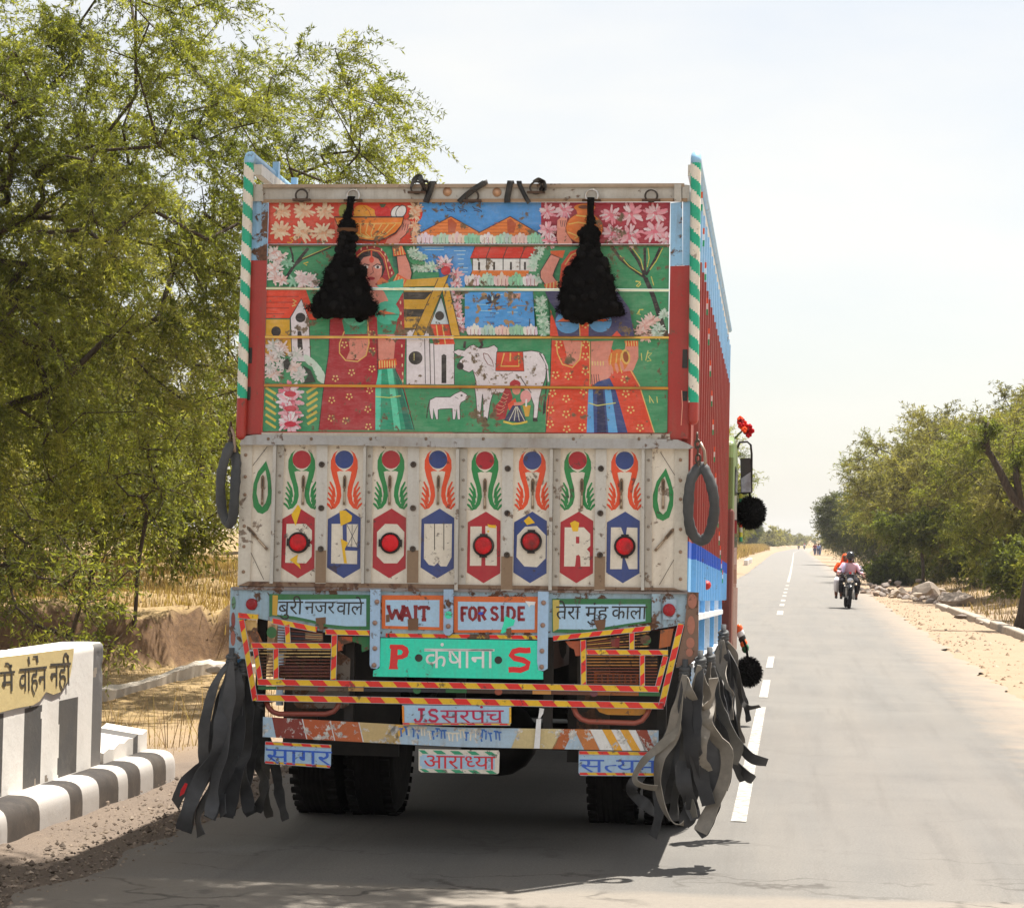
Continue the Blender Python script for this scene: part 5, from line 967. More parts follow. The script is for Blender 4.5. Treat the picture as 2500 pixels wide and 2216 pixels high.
for i, (y0, y1) in enumerate(((500, 640), (645, 720), (800, 900), (930, 1010))): b.prism([ZJ(x, y) for x, y in ((358, y0), (378, y0), (378, y1), (360, y1))], lambda x, y: atY(x, y, YM-1.2), lambda x, y: atY(x, y, YM-1.0), hz[i])
b.prism([ZJ(*p) for p in ((352, 1025), (384, 1035), (378, 1395), (356, 1400))], lambda x, y: atY(x, y, YM-1.2), lambda x, y: atY(x, y, YM-1.1), c8(225, 195, 180)); b.build('cab_step', M['paint'], truck)
b = MB()
for i in range(5):
    for (x, y, w, cc) in ((392+i*9, 1275+i*28, 26, (c8(235, 90, 30), c8(235, 232, 228), c8(30, 30, 30), c8(235, 100, 40), c8(30, 100, 60))[i]),): b.ball(cp(ZJ, x, y, YM-.2), .04, 8, 5, cc, (.9, .6, 1.2))
b.build('front_ornament', M['paint'], truck)
# ------------------------------------------------------------------ the painted boards above the tailgate
BQ = [[(537, 404), (1338, 404), (1336, 487), (535, 487)], [(535, 491), (1336, 491), (1335, 577), (532, 573)], [(532, 578), (1335, 582), (1334, 671), (530, 670)],
      [(530, 676), (1334, 676), (1333, 772), (528, 766)], [(528, 772), (1333, 778), (1332, 864), (524, 861)]]
BQ = [[(x/.81757, y/.81757) for x, y in q] for q in BQ]
ART = []
ZS_ = {ZA: 3.4067, ZB: 3.1446, ZC: 3.4067, ZD: 3.2968, ZO: 4.088, ZW: .81757}
def p(z, c, *pts): ART.append(([[z(*q) for q in pts]], c8(*c)))
def el(z, c, x, y, rx, ry=None, n=18, a=0.0):
    ry = ry or rx; ca, sa = math.cos(a), math.sin(a)
    ART.append(([[z(x+ca*rx*math.cos(t)-sa*ry*math.sin(t), y+sa*rx*math.cos(t)+ca*ry*math.sin(t)) for t in np.linspace(0, 2*math.pi, n, False)]], c8(*c)))
def st(z, c, w, *pts):
    w = w/ZS_[z]/2; P = [Vector(z(*q)) for q in pts]; n = len(P); A = []; B = []
    for i, q in enumerate(P):
        d = (P[min(i+1, n-1)]-P[max(i-1, 0)]).normalized(); nn = Vector((-d.y, d.x))*w; A.append(tuple(q+nn)); B.append(tuple(q-nn))
    ART.append(([[A[i], A[i+1], B[i+1], B[i]] for i in range(n-1)], c8(*c)))
def outl(z, fill, line, w, *pts):
    p(z, fill, *pts); st(z, line, w, *pts, pts[0])
K = (38, 34, 36); PK = (236, 205, 205); WH = (226, 214, 220); SKIN = (214, 138, 122); SKY = (72, 146, 216); GRN = (56, 142, 96); YE = (206, 158, 38); ROR = (212, 66, 36); SARI = (166, 34, 46); TEALM = (66, 184, 154)
ra = random.Random(5)
def bloom(z, x, y, r, c1=(240, 226, 226), c2=(226, 160, 150), n=9, a0=0, a1=math.pi*2):
    """a brushed blossom: petals fanned round a darker heart"""
    n = int(n*1.9)
    el(z, tuple(int(u*.35+v*.65) for u, v in zip(c1, c2)), x, y, r*.62, r*.56, 9)
    for k in range(n):
        t = a0+(a1-a0)*(k+.5)/n+ra.uniform(-.25, .25); rr = r*ra.uniform(.7, 1.12); w = r*ra.uniform(.11, .19); q0 = r*ra.uniform(.12, .4)
        f = ra.uniform(0, .65)**1.3; c = tuple(int(u*(1-f)+v*f) for u, v in zip(c1, c2)); bend = ra.uniform(-.35, .35)
        A = [(x+math.cos(t+bend*s_)*(q0+(rr-q0)*s_)*1.05, y+math.sin(t+bend*s_)*(q0+(rr-q0)*s_)*.92) for s_ in (0, .35, .7, 1)]
        for (p0, p1), wd in zip(zip(A, A[1:]), (w*1.2, w*1.9, w*1.5)): st(z, c, wd, p0, p1)
        el(z, c, A[3][0], A[3][1], w*.8, w*.6, 7, t)
def bushes(z, x0, x1, y, h, cols, w=None):
    w = w or h*1.15; n = max(1, round((x1-x0)/w)); w = (x1-x0)/n
    for i in range(n):
        c = cols[i % len(cols)]; xm = x0+(i+.5)*w; p(z, (44, 66, 52), (xm-w*.55, y+2), (xm+w*.55, y+2), (xm+w*.5, y-h*.15), (xm-w*.5, y-h*.15))
        for k in range(5):
            u = (k-2)/2; hh = h*(1-.25*abs(u))*ra.uniform(.9, 1.1); cc = tuple(min(255, int(v*ra.uniform(.94, 1.05))) for v in c)
            el(z, cc, xm+u*w*.4, y-hh*.52, w*.16, hh*.5, 10, u*.15)
        for k in range(3): st(z, (120, 150, 130) if i % 2 else (176, 120, 120), h*.05, (xm+(k-1)*w*.25, y-2), (xm+(k-1)*w*.27, y-h*.55))
PB = [(232, 214, 218), (176, 208, 190), (232, 196, 190), (140, 196, 168)]
# board grounds
p(ZW, (206, 62, 38), (520, 395), (838, 395), (832, 490), (520, 490)); p(ZW, SKY, (838, 395), (1082, 395), (1082, 490), (826, 490)); p(ZW, (164, 32, 58), (1080, 395), (1350, 395), (1350, 490), (1080, 490))
p(ZW, GRN, (515, 488), (1350, 488), (1350, 890), (515, 890))
# upper left: blossoms, fruit bowl
for x, y, r in ((470, 530, 72), (655, 525, 78), (830, 530, 76), (455, 690, 82), (640, 700, 92), (815, 710, 88)): bloom(ZA, x, y, r, (244, 206, 178), (232, 150, 112), 10)
st(ZA, (232, 168, 60), 9, (570, 745), (535, 755), (560, 775), (548, 795), (515, 790))
p(ZA, SKIN, (1545, 610), (1540, 660), (1500, 720), (1460, 760), (1440, 800), (1330, 800), (1345, 765), (1420, 720), (1470, 650), (1485, 600)); st(ZA, K, 6, (1545, 610), (1538, 665), (1500, 725), (1455, 765))
for k in range(3): st(ZA, (120, 60, 60), 5, (1485+k*18, 630+k*4), (1470+k*20, 690+k*2))
p(ZA, (205, 100, 78), (905, 615), (945, 590), (960, 700), (940, 760), (915, 690))
el(ZA, (140, 150, 60), 985, 530, 42, 60); el(ZA, (236, 148, 40), 1130, 540, 62, 62); p(ZA, (238, 150, 44), (1060, 585), (1090, 490), (1170, 480), (1240, 520), (1255, 585)); st(ZA, (190, 90, 30), 7, (1150, 490), (1195, 530), (1215, 580))
el(ZA, (200, 32, 34), 1310, 540, 68, 55); p(ZA, (70, 90, 60), (1280, 470), (1340, 470), (1320, 500), (1295, 500))
el(ZA, K, 1420, 535, 40, 58, 16, .6); el(ZA, (232, 226, 236), 1420, 535, 34, 52, 16, .6); el(ZA, K, 1462, 535, 42, 60, 16, .55); el(ZA, (232, 226, 236), 1462, 535, 36, 54, 16, .55)
p(ZA, K, (905, 575), (1487, 575), (1475, 640), (1420, 715), (1320, 765), (1220, 782), (1120, 770), (980, 700), (925, 640)); p(ZA, (232, 122, 36), (912, 585), (1480, 585), (1466, 640), (1412, 706), (1318, 756), (1220, 772), (1125, 760), (985, 692), (935, 640))
st(ZA, (244, 176, 90), 8, (925, 632), (1200, 634), (1460, 630))
for k in range(8): x = 1010+k*58; st(ZA, (246, 190, 110), 8, (x, 640), (1180+(x-1200)*.75, 715), (1215+(x-1200)*.15, 755))
el(ZA, (222, 58, 34), 1575, 545, 66, 82)
for y, r in ((505, 58), (560, 52), (650, 48), (710, 46), (770, 44)): bloom(ZA, 1578, y, r, (242, 196, 168), (234, 140, 100), 8)
# upper middle: birds, two roofs, hedge
for x in (790, 915, 1060): st(ZO, (30, 40, 80), 9, (x-25, 425), (x, 452), (x+30, 455), (x+62, 468), (x+66, 482)); st(ZO, (30, 40, 80), 8, (x-10, 466), (x+20, 468), (x+46, 480))
for x0, xa, x1 in ((512, 820, 1120), (1095, 1412, 1690)):
    p(ZO, (228, 124, 52), (x0, 690), (xa, 528), (x1, 690), (x1, 760), (x0, 760)); st(ZO, (70, 40, 40), 9, (x0, 692), (xa, 526), (x1, 692))
    p(ZO, (176, 78, 42), (xa-30, 560), (xa+5, 545), (xa+60, 600), (xa+40, 690), (xa-25, 690))
    for k in range(4): st(ZO, (176, 84, 40), 5, (x0+160+k*10-k*50, 590+k*32), (x1-200+k*50, 590+k*32))
bushes(ZO, 490, 1745, 800, 116, PB, 150)
# upper right: blossoms and the pot held up
for x, y, r in ((745, 490, 66), (870, 480, 68), (745, 640, 72), (760, 720, 56), (1235, 520, 76), (1390, 510, 86), (1570, 505, 80), (1240, 660, 78), (1375, 680, 90), (1570, 650, 88), (1660, 700, 60), (1250, 720, 40)): bloom(ZB, x, y, r, (240, 208, 214), (206, 70, 96), 10)
p(ZB, SKIN, (820, 560), (850, 535), (895, 545), (885, 640), (935, 720), (930, 760), (830, 760), (815, 690)); st(ZB, K, 5, (935, 722), (885, 645), (890, 590))
for k in range(4): st(ZB, (90, 50, 50), 5, (842+k*14, 560), (850+k*13, 610))
el(ZB, (150, 70, 30), 1027, 620, 146, 122); el(ZB, (216, 112, 34), 1027, 620, 140, 116); el(ZB, (226, 128, 44), 1030, 462, 82, 30); el(ZB, (120, 60, 30), 1025, 458, 45, 14); p(ZB, (216, 112, 34), (965, 480), (1095, 480), (1080, 520), (975, 520)); st(ZB, (246, 184, 90), 10, (965, 522), (1030, 530), (1095, 522))
for q in (((905, 590), (980, 575), (1060, 590)), ((900, 650), (1000, 690)), ((950, 700), (1030, 650))): st(ZB, (244, 180, 90), 9, *q)
# second board left: branch and blossoms
st(ZA, K, 26, (485, 1120), (560, 1000), (640, 900), (690, 838)); st(ZA, K, 18, (560, 1000), (640, 930), (760, 880), (880, 830)); st(ZA, K, 16, (565, 990), (560, 900), (540, 830)); st(ZA, (190, 180, 90), 6, (640, 925), (760, 872), (880, 822))
for x, y, r in ((400, 880, 68), (450, 920, 70), (410, 1010, 66), (420, 1080, 64), (470, 1100, 56)): bloom(ZA, x, y, r, (240, 222, 222), (222, 150, 140), 9)
for x, y, r in ((520, 960, 50), (570, 1110, 60)): bloom(ZA, x, y, r, (150, 196, 172), (90, 160, 124), 7)
for x, y, r in ((630, 1070, 62), (700, 1090, 62), (735, 1130, 50), (640, 1120, 50)): bloom(ZA, x, y, r, (236, 216, 216), (200, 170, 170), 8)
st(ZA, (214, 180, 60), 9, (690, 955), (650, 965), (680, 980))
# sky and garden in the middle of the second board
p(ZO, SKY, (470, 820), (1060, 820), (1015, 950), (1040, 1060), (960, 1230), (820, 1230), (560, 1130), (560, 990), (500, 900))
for x, y, w in ((530, 832, 220), (560, 858, 190), (850, 868, 120), (880, 905, 80), (890, 950, 60), (890, 1000, 60), (900, 1040, 90), (930, 1080, 60)): st(ZO, (170, 206, 238), 8, (x, y), (x+w, y))
for x, y, r in ((450, 890, 62), (500, 920, 58), (545, 930, 40), (480, 1030, 60), (560, 1040, 62), (640, 1030, 60)): bloom(ZO, x, y, r, (206, 222, 210), (120, 182, 150), 9)
p(ZO, (50, 140, 92), (395, 950), (560, 975), (560, 1010), (440, 1000)); p(ZO, (46, 136, 90), (450, 1085), (700, 1080), (710, 1165), (420, 1165))
for x, y, r in ((755, 1000, 84), (870, 1100, 70), (880, 1190, 56), (865, 1300, 56), (890, 1330, 60), (885, 1420, 54), (890, 1500, 52), (935, 1560, 50), (920, 1640, 52)): bloom(ZO, x, y, r, (236, 214, 220), (212, 80, 96), 10)
el(ZO, (190, 34, 50), 770, 1065, 48, 46)
# the long red roofed house
p(ZO, (222, 222, 236), (1035, 940), (1690, 940), (1670, 1075), (1030, 1075)); p(ZO, (206, 46, 30), (1062, 828), (1700, 828), (1640, 945), (1012, 945))
for x in (1215, 1385, 1560): st(ZO, K, 8, (x, 830), (x-45, 944))
st(ZO, K, 8, (1062, 828), (1012, 945), (1650, 945)); st(ZO, K, 8, (1036, 945), (1036, 1070), (1015, 1110))
for x in (1178, 1342, 1510): st(ZO, K, 9, (x, 946), (x, 1060))
for x in (1102, 1252, 1420, 1560): p(ZO, K, (x-10, 980), (x+10, 980), (x+10, 1060), (x-10, 1060))
p(ZO, (228, 120, 48), (1035, 1065), (1600, 1065), (1590, 1130), (1020, 1130)); bushes(ZO, 965, 1690, 1222, 135, PB, 145)
for x, y, r in ((1710, 860, 55), (1660, 930, 60), (1640, 1010, 56), (1700, 1150, 50)): bloom(ZO, x, y, r, (206, 226, 214), (150, 200, 176), 8)
# second board right: tree
st(ZB, K, 34, (1610, 1330), (1560, 1150), (1495, 1000)); st(ZB, K, 24, (1495, 1000), (1380, 920), (1300, 850), (1240, 765)); st(ZB, K, 22, (1490, 980), (1440, 870), (1375, 775)); st(ZB, K, 20, (1492, 980), (1492, 860), (1490, 770)); st(ZB, K, 20, (1500, 980), (1570, 860), (1610, 770))
for q in (((1300, 830), (1370, 910), (1470, 975)), ((1395, 770), (1460, 860), (1480, 940)), ((1515, 770), (1525, 850), (1510, 920)), ((1630, 770), (1580, 870), (1530, 940)), ((1540, 990), (1560, 1060))): st(ZB, (196, 190, 90), 7, *q)
st(ZB, K, 34, (1540, 1100), (1590, 1240), (1640, 1400), (1665, 1460))
for x, y, r in ((1540, 1330, 60), (1490, 1370, 62), (1470, 1420, 58), (1500, 1450, 50)): bloom(ZB, x, y, r, (238, 206, 200), (220, 150, 140), 8)
for x, y, r in ((1640, 1280, 44), (1600, 1390, 50), (1590, 1430, 50)): bloom(ZB, x, y, r, (208, 224, 214), (150, 190, 170), 8)
st(ZB, (214, 200, 90), 8, (1480, 1245), (1450, 1245), (1445, 1275)); st(ZB, (214, 200, 90), 8, (1420, 1030), (1445, 1030), (1460, 1050), (1440, 1070), (1425, 1060))
# left woman: veil, face, arm, bangles
p(ZA, (44, 112, 92), (1380, 820), (1500, 815), (1510, 900), (1440, 1000), (1400, 1000)); p(ZA, SARI, (1085, 870), (1130, 830), (1210, 815), (1280, 830), (1335, 880), (1370, 960), (1410, 1050), (1350, 1110), (1330, 1165), (1075, 1165)); st(ZA, (226, 170, 90), 7, (1095, 905), (1150, 862), (1215, 850), (1285, 865), (1325, 915), (1345, 1000), (1365, 1090))
for x, y in ((1130, 845), (1180, 828), (1240, 825), (1300, 850), (1330, 890), (1352, 940), (1370, 1000), (1385, 1045)): el(ZA, (236, 200, 170), x, y, 6, 13, 8)
p(ZA, (36, 26, 30), (1090, 930), (1130, 880), (1200, 858), (1265, 872), (1310, 930), (1330, 1010), (1300, 1090), (1290, 990), (1220, 915), (1120, 960))
p(ZA, SKIN, (1118, 960), (1150, 915), (1215, 900), (1275, 930), (1305, 990), (1300, 1060), (1270, 1120), (1225, 1150), (1190, 1125), (1160, 1060), (1125, 1010)); st(ZA, (224, 70, 30), 12, (1215, 860), (1217, 945)); el(ZA, (214, 60, 34), 1217, 935, 20, 26)
for x in (1165, 1268): el(ZA, (240, 232, 226), x, 995, 26, 14, 12); el(ZA, K, x, 995, 12, 13, 10); st(ZA, K, 9, (x-38, 990), (x-5, 970), (x+34, 980))
st(ZA, (150, 80, 74), 7, (1222, 990), (1232, 1040), (1205, 1058)); el(ZA, (176, 30, 50), 1212, 1090, 34, 14, 12); st(ZA, (110, 20, 30), 4, (1180, 1088), (1245, 1088))
p(ZA, (222, 120, 70), (1260, 1120), (1300, 1080), (1360, 1120), (1340, 1160), (1270, 1160))
outl(ZA, SKIN, K, 6, (1425, 905), (1500, 895), (1530, 960), (1550, 1040), (1540, 1110), (1500, 1160), (1400, 1100), (1440, 1040)); p(ZA, (226, 96, 48), (1390, 825), (1470, 820), (1505, 890), (1400, 905)); p(ZA, (226, 96, 48), (1430, 1050), (1520, 1100), (1500, 1165), (1395, 1110))
for k in range(4): st(ZA, (246, 196, 120), 7, (1405+k*22, 830), (1415+k*22, 895)); st(ZA, (246, 196, 120), 7, (1425+k*22, 1060+k*13), (1405+k*22, 1115+k*12))
# house left, third board
p(ZC, YE, (160, 340), (365, 340), (365, 480), (390, 490), (390, 640), (155, 640)); p(ZC, (222, 66, 32), (165, 95), (500, 95), (590, 345), (525, 345), (460, 170), (365, 330), (165, 330))
for k in range(4): st(ZC, (150, 40, 26), 6, (170, 150+k*48), (440-k*40, 150+k*48))
st(ZC, K, 6, (165, 332), (365, 332), (462, 168), (525, 345), (588, 345)); outl(ZC, WH, K, 6, (372, 325), (462, 172), (525, 340), (540, 690), (385, 690)); el(ZC, K, 455, 325, 42, 40); el(ZC, K, 252, 440, 40, 42); p(ZC, K, (430, 440), (462, 440), (480, 640), (430, 640)); st(ZC, K, 5, (368, 335), (385, 640))
st(ZC, (236, 200, 110), 9, (390, 175), (420, 190), (395, 205), (415, 220), (385, 230))
for x, y, r in ((230, 560, 68), (300, 570, 62), (210, 660, 66), (270, 620, 56), (230, 790, 70), (420, 620, 60), (400, 740, 70), (450, 800, 66), (310, 720, 56), (200, 740, 56)): bloom(ZC, x, y, r, (226, 214, 216), (166, 186, 176) if (x+y) % 3 else (226, 176, 160), 9)
p(ZC, (34, 38, 38), (310, 690), (350, 660), (370, 700), (350, 760), (320, 750))
for k in range(8): t = k/7; el(ZC, (196, 214, 202), 520+t*120, 680+t*170-40*math.sin(t*3), 26, 58, 10, -.6-t*.5)
p(ZC, (40, 52, 46), (470, 720), (540, 760), (580, 860), (480, 870), (520, 800))
for k in range(6): st(ZC, (206, 186, 82), 22, (505+(k % 2)*8, 950+k*52), (600-k*2, 890+k*54)); st(ZC, (206, 186, 82), 20, (165, 905+k*56), (250, 960+k*56))
for y in (940, 1030, 1120, 1200): bloom(ZC, 370, y, 96, (240, 222, 228), (208, 40, 70), 12)
for y in (960, 1080, 1210): el(ZC, (190, 34, 62), 370, y, 52, 24, 10)
# left woman: body
p(ZC, SARI, (700, 340), (1310, 120), (1330, 480), (1310, 880), (1405, 1260), (1330, 1260), (1080, 1260), (605, 1260), (640, 960), (690, 600)); p(ZC, TEALM, (1080, 60), (1310, 0), (1310, 110), (1240, 230), (1180, 200), (1120, 130))
p(ZC, SKIN, (1040, 20), (1150, 110), (1185, 180), (1160, 240), (1090, 260), (1000, 200)); p(ZC, (44, 150, 116), (800, 340), (1012, 330), (1010, 462), (825, 465)); p(ZC, (44, 150, 116), (1090, 300), (1270, 290), (1240, 462), (1090, 465)); el(ZC, TEALM, 1175, 285, 105, 98); el(ZC, (90, 190, 160), 910, 320, 100, 75); p(ZC, (224, 100, 48), (1085, 300), (1120, 262), (1250, 292)); st(ZC, K, 5, (1085, 302), (1270, 298))
p(ZC, SARI, (1012, 330), (1090, 320), (1100, 560), (1020, 560)); p(ZC, SKIN, (855, 505), (1025, 500), (1010, 620), (955, 675), (835, 670), (865, 600)); p(ZC, SKIN, (1100, 465), (1250, 465), (1230, 670), (1105, 680))
st(ZC, (232, 180, 100), 10, (820, 440), (780, 540), (780, 620), (830, 680), (930, 690), (1000, 640), (1025, 540), (1015, 350)); st(ZC, K, 6, (700, 340), (690, 620), (640, 960), (608, 1255)); st(ZC, K, 6, (1090, 470), (1098, 880), (1078, 1255))
p(ZC, (222, 90, 40), (1102, 680), (1250, 665), (1260, 720), (1105, 750))
for k in range(7): st(ZC, (246, 200, 120), 8, (1112+k*21, 682), (1114+k*21, 742))
p(ZC, (28, 150, 116), (1100, 755), (1240, 745), (1300, 860), (1310, 900), (1400, 1258), (1078, 1258)); p(ZC, (90, 205, 170), (1175, 750), (1220, 748), (1290, 1258), (1235, 1258)); p(ZC, (20, 112, 92), (1225, 750), (1250, 760), (1390, 1255), (1330, 1255)); p(ZC, (84, 200, 172), (1078, 905), (1110, 760), (1130, 760), (1118, 1258), (1078, 1258)); st(ZC, K, 6, (1240, 745), (1310, 920), (1402, 1258))
st(ZC, (200, 210, 110), 8, (1080, 980), (1190, 990), (1290, 975))
def flo(z, x, y, r, c=(240, 196, 120)):
    for k in range(5): t = k*1.257+.3; el(z, c, x+math.cos(t)*r, y+math.sin(t)*r, r*.36, r*.36, 7)
for x, y in ((880, 780), (1050, 600), (1050, 750), (860, 980), (715, 1010), (1015, 1085), (710, 1160), (830, 1180), (1030, 930), (1020, 1230), (820, 550), (1050, 460), (745, 830)): flo(ZC, x, y, 22)
for y in (200, 290, 370, 460, 560, 640, 720, 790, 850): el(ZC, (240, 200, 160), 1287+(y-200)*.03, y, 6, 15, 8)
# barn, tower and A-frame in the middle
p(ZC, YE, (1340, 10), (1640, -10), (1640, 60), (1310, 70)); p(ZC, YE, (1315, 100), (1560, 100), (1560, 415), (1320, 415))
for y in (110, 255): p(ZC, (44, 42, 40), (1312, y), (1550, y), (1490, y+64), (1316, y+64))
p(ZC, (44, 42, 40), (1320, 410), (1400, 410), (1395, 430), (1320, 430))
outl(ZC, WH, K, 6, (1335, 430), (1525, 410), (1540, 880), (1335, 880)); p(ZC, WH, (1530, 540), (1735, 545), (1735, 880), (1540, 880)); st(ZC, K, 6, (1488, 500), (1494, 875)); st(ZC, K, 7, (1526, 410), (1537, 875)); st(ZC, K, 6, (1562, 500), (1572, 880)); st(ZC, K, 6, (1735, 545), (1735, 880)); el(ZC, K, 1412, 660, 58, 56); st(ZC, (200, 190, 120), 6, (1400, 620), (1400, 680)); p(ZC, K, (1628, 640), (1648, 628), (1668, 640), (1668, 870), (1628, 870))
p(ZC, (216, 70, 36), (1530, 378), (1690, 378), (1740, 545), (1570, 550), (1545, 480)); st(ZC, (244, 190, 110), 10, (1585, 385), (1605, 545)); st(ZC, (244, 190, 110), 10, (1635, 385), (1660, 545))
outl(ZC, (200, 214, 236), K, 6, (1625, 150), (1690, 380), (1535, 380)); el(ZC, (56, 50, 46), 1612, 310, 38, 38)
p(ZC, YE, (1600, 0), (1690, -30), (1480, 475), (1390, 475)); p(ZC, YE, (1630, 60), (1680, 40), (1782, 475), (1710, 475)); st(ZC, K, 6, (1690, -30), (1482, 475)); st(ZC, K, 6, (1600, 0), (1388, 475)); st(ZC, K, 6, (1635, 110), (1712, 475)); st(ZC, K, 6, (1690, 60), (1784, 475))
# lotus pond
p(ZO, (70, 148, 216), (960, 1280), (1640, 1275), (1660, 1640), (960, 1640))
for k in range(18): x = ra.uniform(980, 1500); y = ra.uniform(1300, 1600); st(ZO, ra.choice([(150, 196, 232), (50, 90, 160), (150, 120, 80), (150, 120, 80)]), 8, (x, y), (x+ra.uniform(50, 140), y+ra.uniform(-5, 5)))
for k in range(22): el(ZO, (158, 126, 88), ra.uniform(970, 1480), ra.uniform(1290, 1620), ra.uniform(14, 44), ra.uniform(8, 26), 7, ra.uniform(0, 3))
p(ZO, (196, 140, 124), (1400, 1300), (1520, 1290), (1510, 1345), (1400, 1340))
for a_ in (-.9, -.45, 0, .45, .9): el(ZO, (30, 40, 66), 1235+a_*50, 1345, 14, 46, 10, a_*.8)
el(ZO, (180, 210, 235), 1235, 1345, 10, 30, 8); st(ZO, (30, 40, 66), 18, (1170, 1395), (1235, 1380), (1295, 1395)); st(ZO, (40, 60, 110), 10, (1190, 1450), (1290, 1448)); st(ZO, (40, 60, 110), 8, (1210, 1490), (1270, 1490))
bushes(ZO, 985, 1690, 1712, 112, PB, 130); st(ZO, K, 8, (1608, 1545), (1605, 1620))
p(ZO, (48, 138, 92), (1640, 1275), (1780, 1275), (1810, 1710), (1690, 1710))
for y in (1370, 1430, 1530, 1600, 1680): bloom(ZO, 1715+(y-1370)*.12, y, 60, (208, 226, 214), (80, 160, 116), 9)
# cow, calf and milkmaid
outl(ZD, WH, K, 6, (60, 700), (75, 655), (110, 630), (60, 620), (20, 590), (60, 570), (110, 580), (150, 545), (185, 532), (230, 560), (300, 555), (350, 535), (380, 560), (375, 600), (560, 590), (650, 580), (710, 590), (755, 620), (775, 690), (765, 800), (740, 870), (715, 960), (700, 1110), (690, 1140), (665, 1140), (672, 1020), (640, 930), (560, 870), (480, 860), (420, 920), (340, 930), (320, 1000), (300, 1130), (265, 1140), (258, 930), (250, 1000), (242, 1130), (215, 1140), (205, 960), (195, 880), (205, 830), (190, 770), (180, 735), (150, 755), (110, 740))
el(ZD, (44, 36, 38), 78, 705, 28, 30); st(ZD, K, 22, (235, 560), (255, 535), (245, 500)); st(ZD, K, 20, (112, 560), (112, 530), (118, 505)); outl(ZD, WH, (120, 60, 60), 6, (265, 600), (300, 610), (335, 660), (348, 710), (300, 690), (270, 640)); st(ZD, K, 5, (195, 610), (225, 605), (230, 625)); el(ZD, K, 208, 622, 9, 10, 8)
for q in (((190, 750), (220, 790)), ((205, 830), (215, 900))): st(ZD, (150, 110, 110), 5, *q)
outl(ZD, (206, 62, 34), K, 6, (372, 590), (582, 588), (592, 745), (362, 742)); st(ZD, (238, 180, 90), 12, (432, 600), (405, 705), (550, 705), (548, 600)); st(ZD, (238, 180, 90), 12, (482, 598), (480, 665))
st(ZD, K, 9, (715, 600), (765, 680), (780, 780), (760, 980)); st(ZD, WH, 12, (735, 605), (778, 700), (788, 830)); p(ZD, K, (748, 980), (768, 985), (762, 1080), (740, 1100)); st(ZD, K, 7, (560, 790), (600, 850), (650, 920))
for x in (230, 278, 682): p(ZD, K, (x-16, 1120), (x+16, 1120), (x+20, 1150), (x-20, 1150))
for k in range(16): el(ZD, (150, 128, 96), ra.uniform(180, 750), ra.uniform(780, 860), ra.uniform(5, 16), ra.uniform(4, 8), 6)
p(ZD, SARI, (440, 880), (480, 890), (500, 960), (460, 1050), (440, 1130), (370, 1140), (335, 1110), (345, 1040), (400, 980)); el(ZD, (176, 40, 50), 520, 850, 44, 34); el(ZD, SKIN, 530, 895, 34, 40)
for k in range(6): st(ZD, (236, 160, 130), 5, (350+k*14, 1080-k*32), (395+k*12, 1090-k*30), (430+k*8, 1060-k*26))
p(ZD, (220, 80, 46), (460, 1010), (520, 960), (540, 1030), (470, 1060)); p(ZD, (44, 50, 90), (430, 1140), (500, 1020), (560, 1020), (610, 1150), (560, 1160)); st(ZD, (216, 190, 70), 16, (425, 1150), (500, 1170), (560, 1165), (618, 1150))
for k in range(4): st(ZD, (206, 206, 190), 6, (525+k*4, 1030), (470+k*42, 1145))
st(ZD, SKIN, 26, (510, 1010), (570, 1005), (610, 975)); el(ZD, (220, 150, 150), 605, 950, 44, 52); p(ZD, YE, (580, 1020), (645, 1020), (630, 1110), (602, 1110)); st(ZD, (230, 230, 235), 14, (610, 970), (608, 1030))
outl(ZC, WH, K, 6, (1530, 1010), (1580, 985), (1700, 985), (1735, 960), (1790, 935), (1835, 960), (1850, 985), (1830, 1010), (1790, 1030), (1780, 1060), (1785, 1170), (1760, 1170), (1755, 1080), (1742, 1170), (1720, 1170), (1718, 1080), (1620, 1085), (1600, 1090), (1600, 1170), (1582, 1170), (1560, 1080), (1558, 1170), (1540, 1165), (1525, 1080)); st(ZC, K, 8, (1530, 1015), (1512, 1080), (1505, 1160)); el(ZC, K, 1795, 972, 10, 8, 8); st(ZC, K, 4, (1740, 985), (1770, 1000))
# right woman
p(ZB, (226, 96, 44), (765, 795), (880, 790), (860, 850), (775, 830)); outl(ZB, SKIN, K, 6, (770, 820), (840, 850), (800, 940), (785, 985), (830, 1050), (740, 1075), (690, 1000), (690, 950)); p(ZB, (216, 70, 34), (850, 900), (920, 800), (1000, 770), (1160, 800), (1190, 900), (1050, 1080), (830, 1075)); st(ZB, (236, 180, 100), 9, (880, 900), (930, 825), (1010, 790)); p(ZB, (226, 96, 44), (715, 1055), (820, 1025), (840, 1080), (730, 1080))
for k in range(4): st(ZB, (246, 196, 120), 8, (740+k*26, 1045-k*6), (735+k*28, 1082))
p(ZD, (58, 58, 100), (760, 105), (900, 90), (1340, 100), (1440, 240), (1480, 470), (820, 470), (850, 260), (800, 190)); p(ZD, ROR, (805, 250), (850, 380), (870, 470), (800, 470)); el(ZD, (84, 150, 206), 945, 350, 102, 92); el(ZD, (84, 150, 206), 1205, 345, 92, 88); p(ZD, (224, 100, 48), (860, 345), (925, 305), (1000, 345)); p(ZD, (224, 100, 48), (1150, 330), (1280, 325), (1230, 350)); st(ZD, K, 5, (845, 348), (1045, 350)); st(ZD, K, 5, (1115, 345), (1295, 342)); p(ZD, ROR, (1035, 330), (1112, 330), (1110, 480), (1040, 480)); st(ZD, (236, 180, 100), 7, (1037, 330), (1042, 480))
p(ZD, ROR, (1340, 420), (1380, 470), (1290, 470)); p(ZD, ROR, (815, 495), (1110, 500), (1125, 600), (1290, 560), (1440, 700), (1520, 850), (1640, 1240), (765, 1240), (770, 1000), (805, 850))
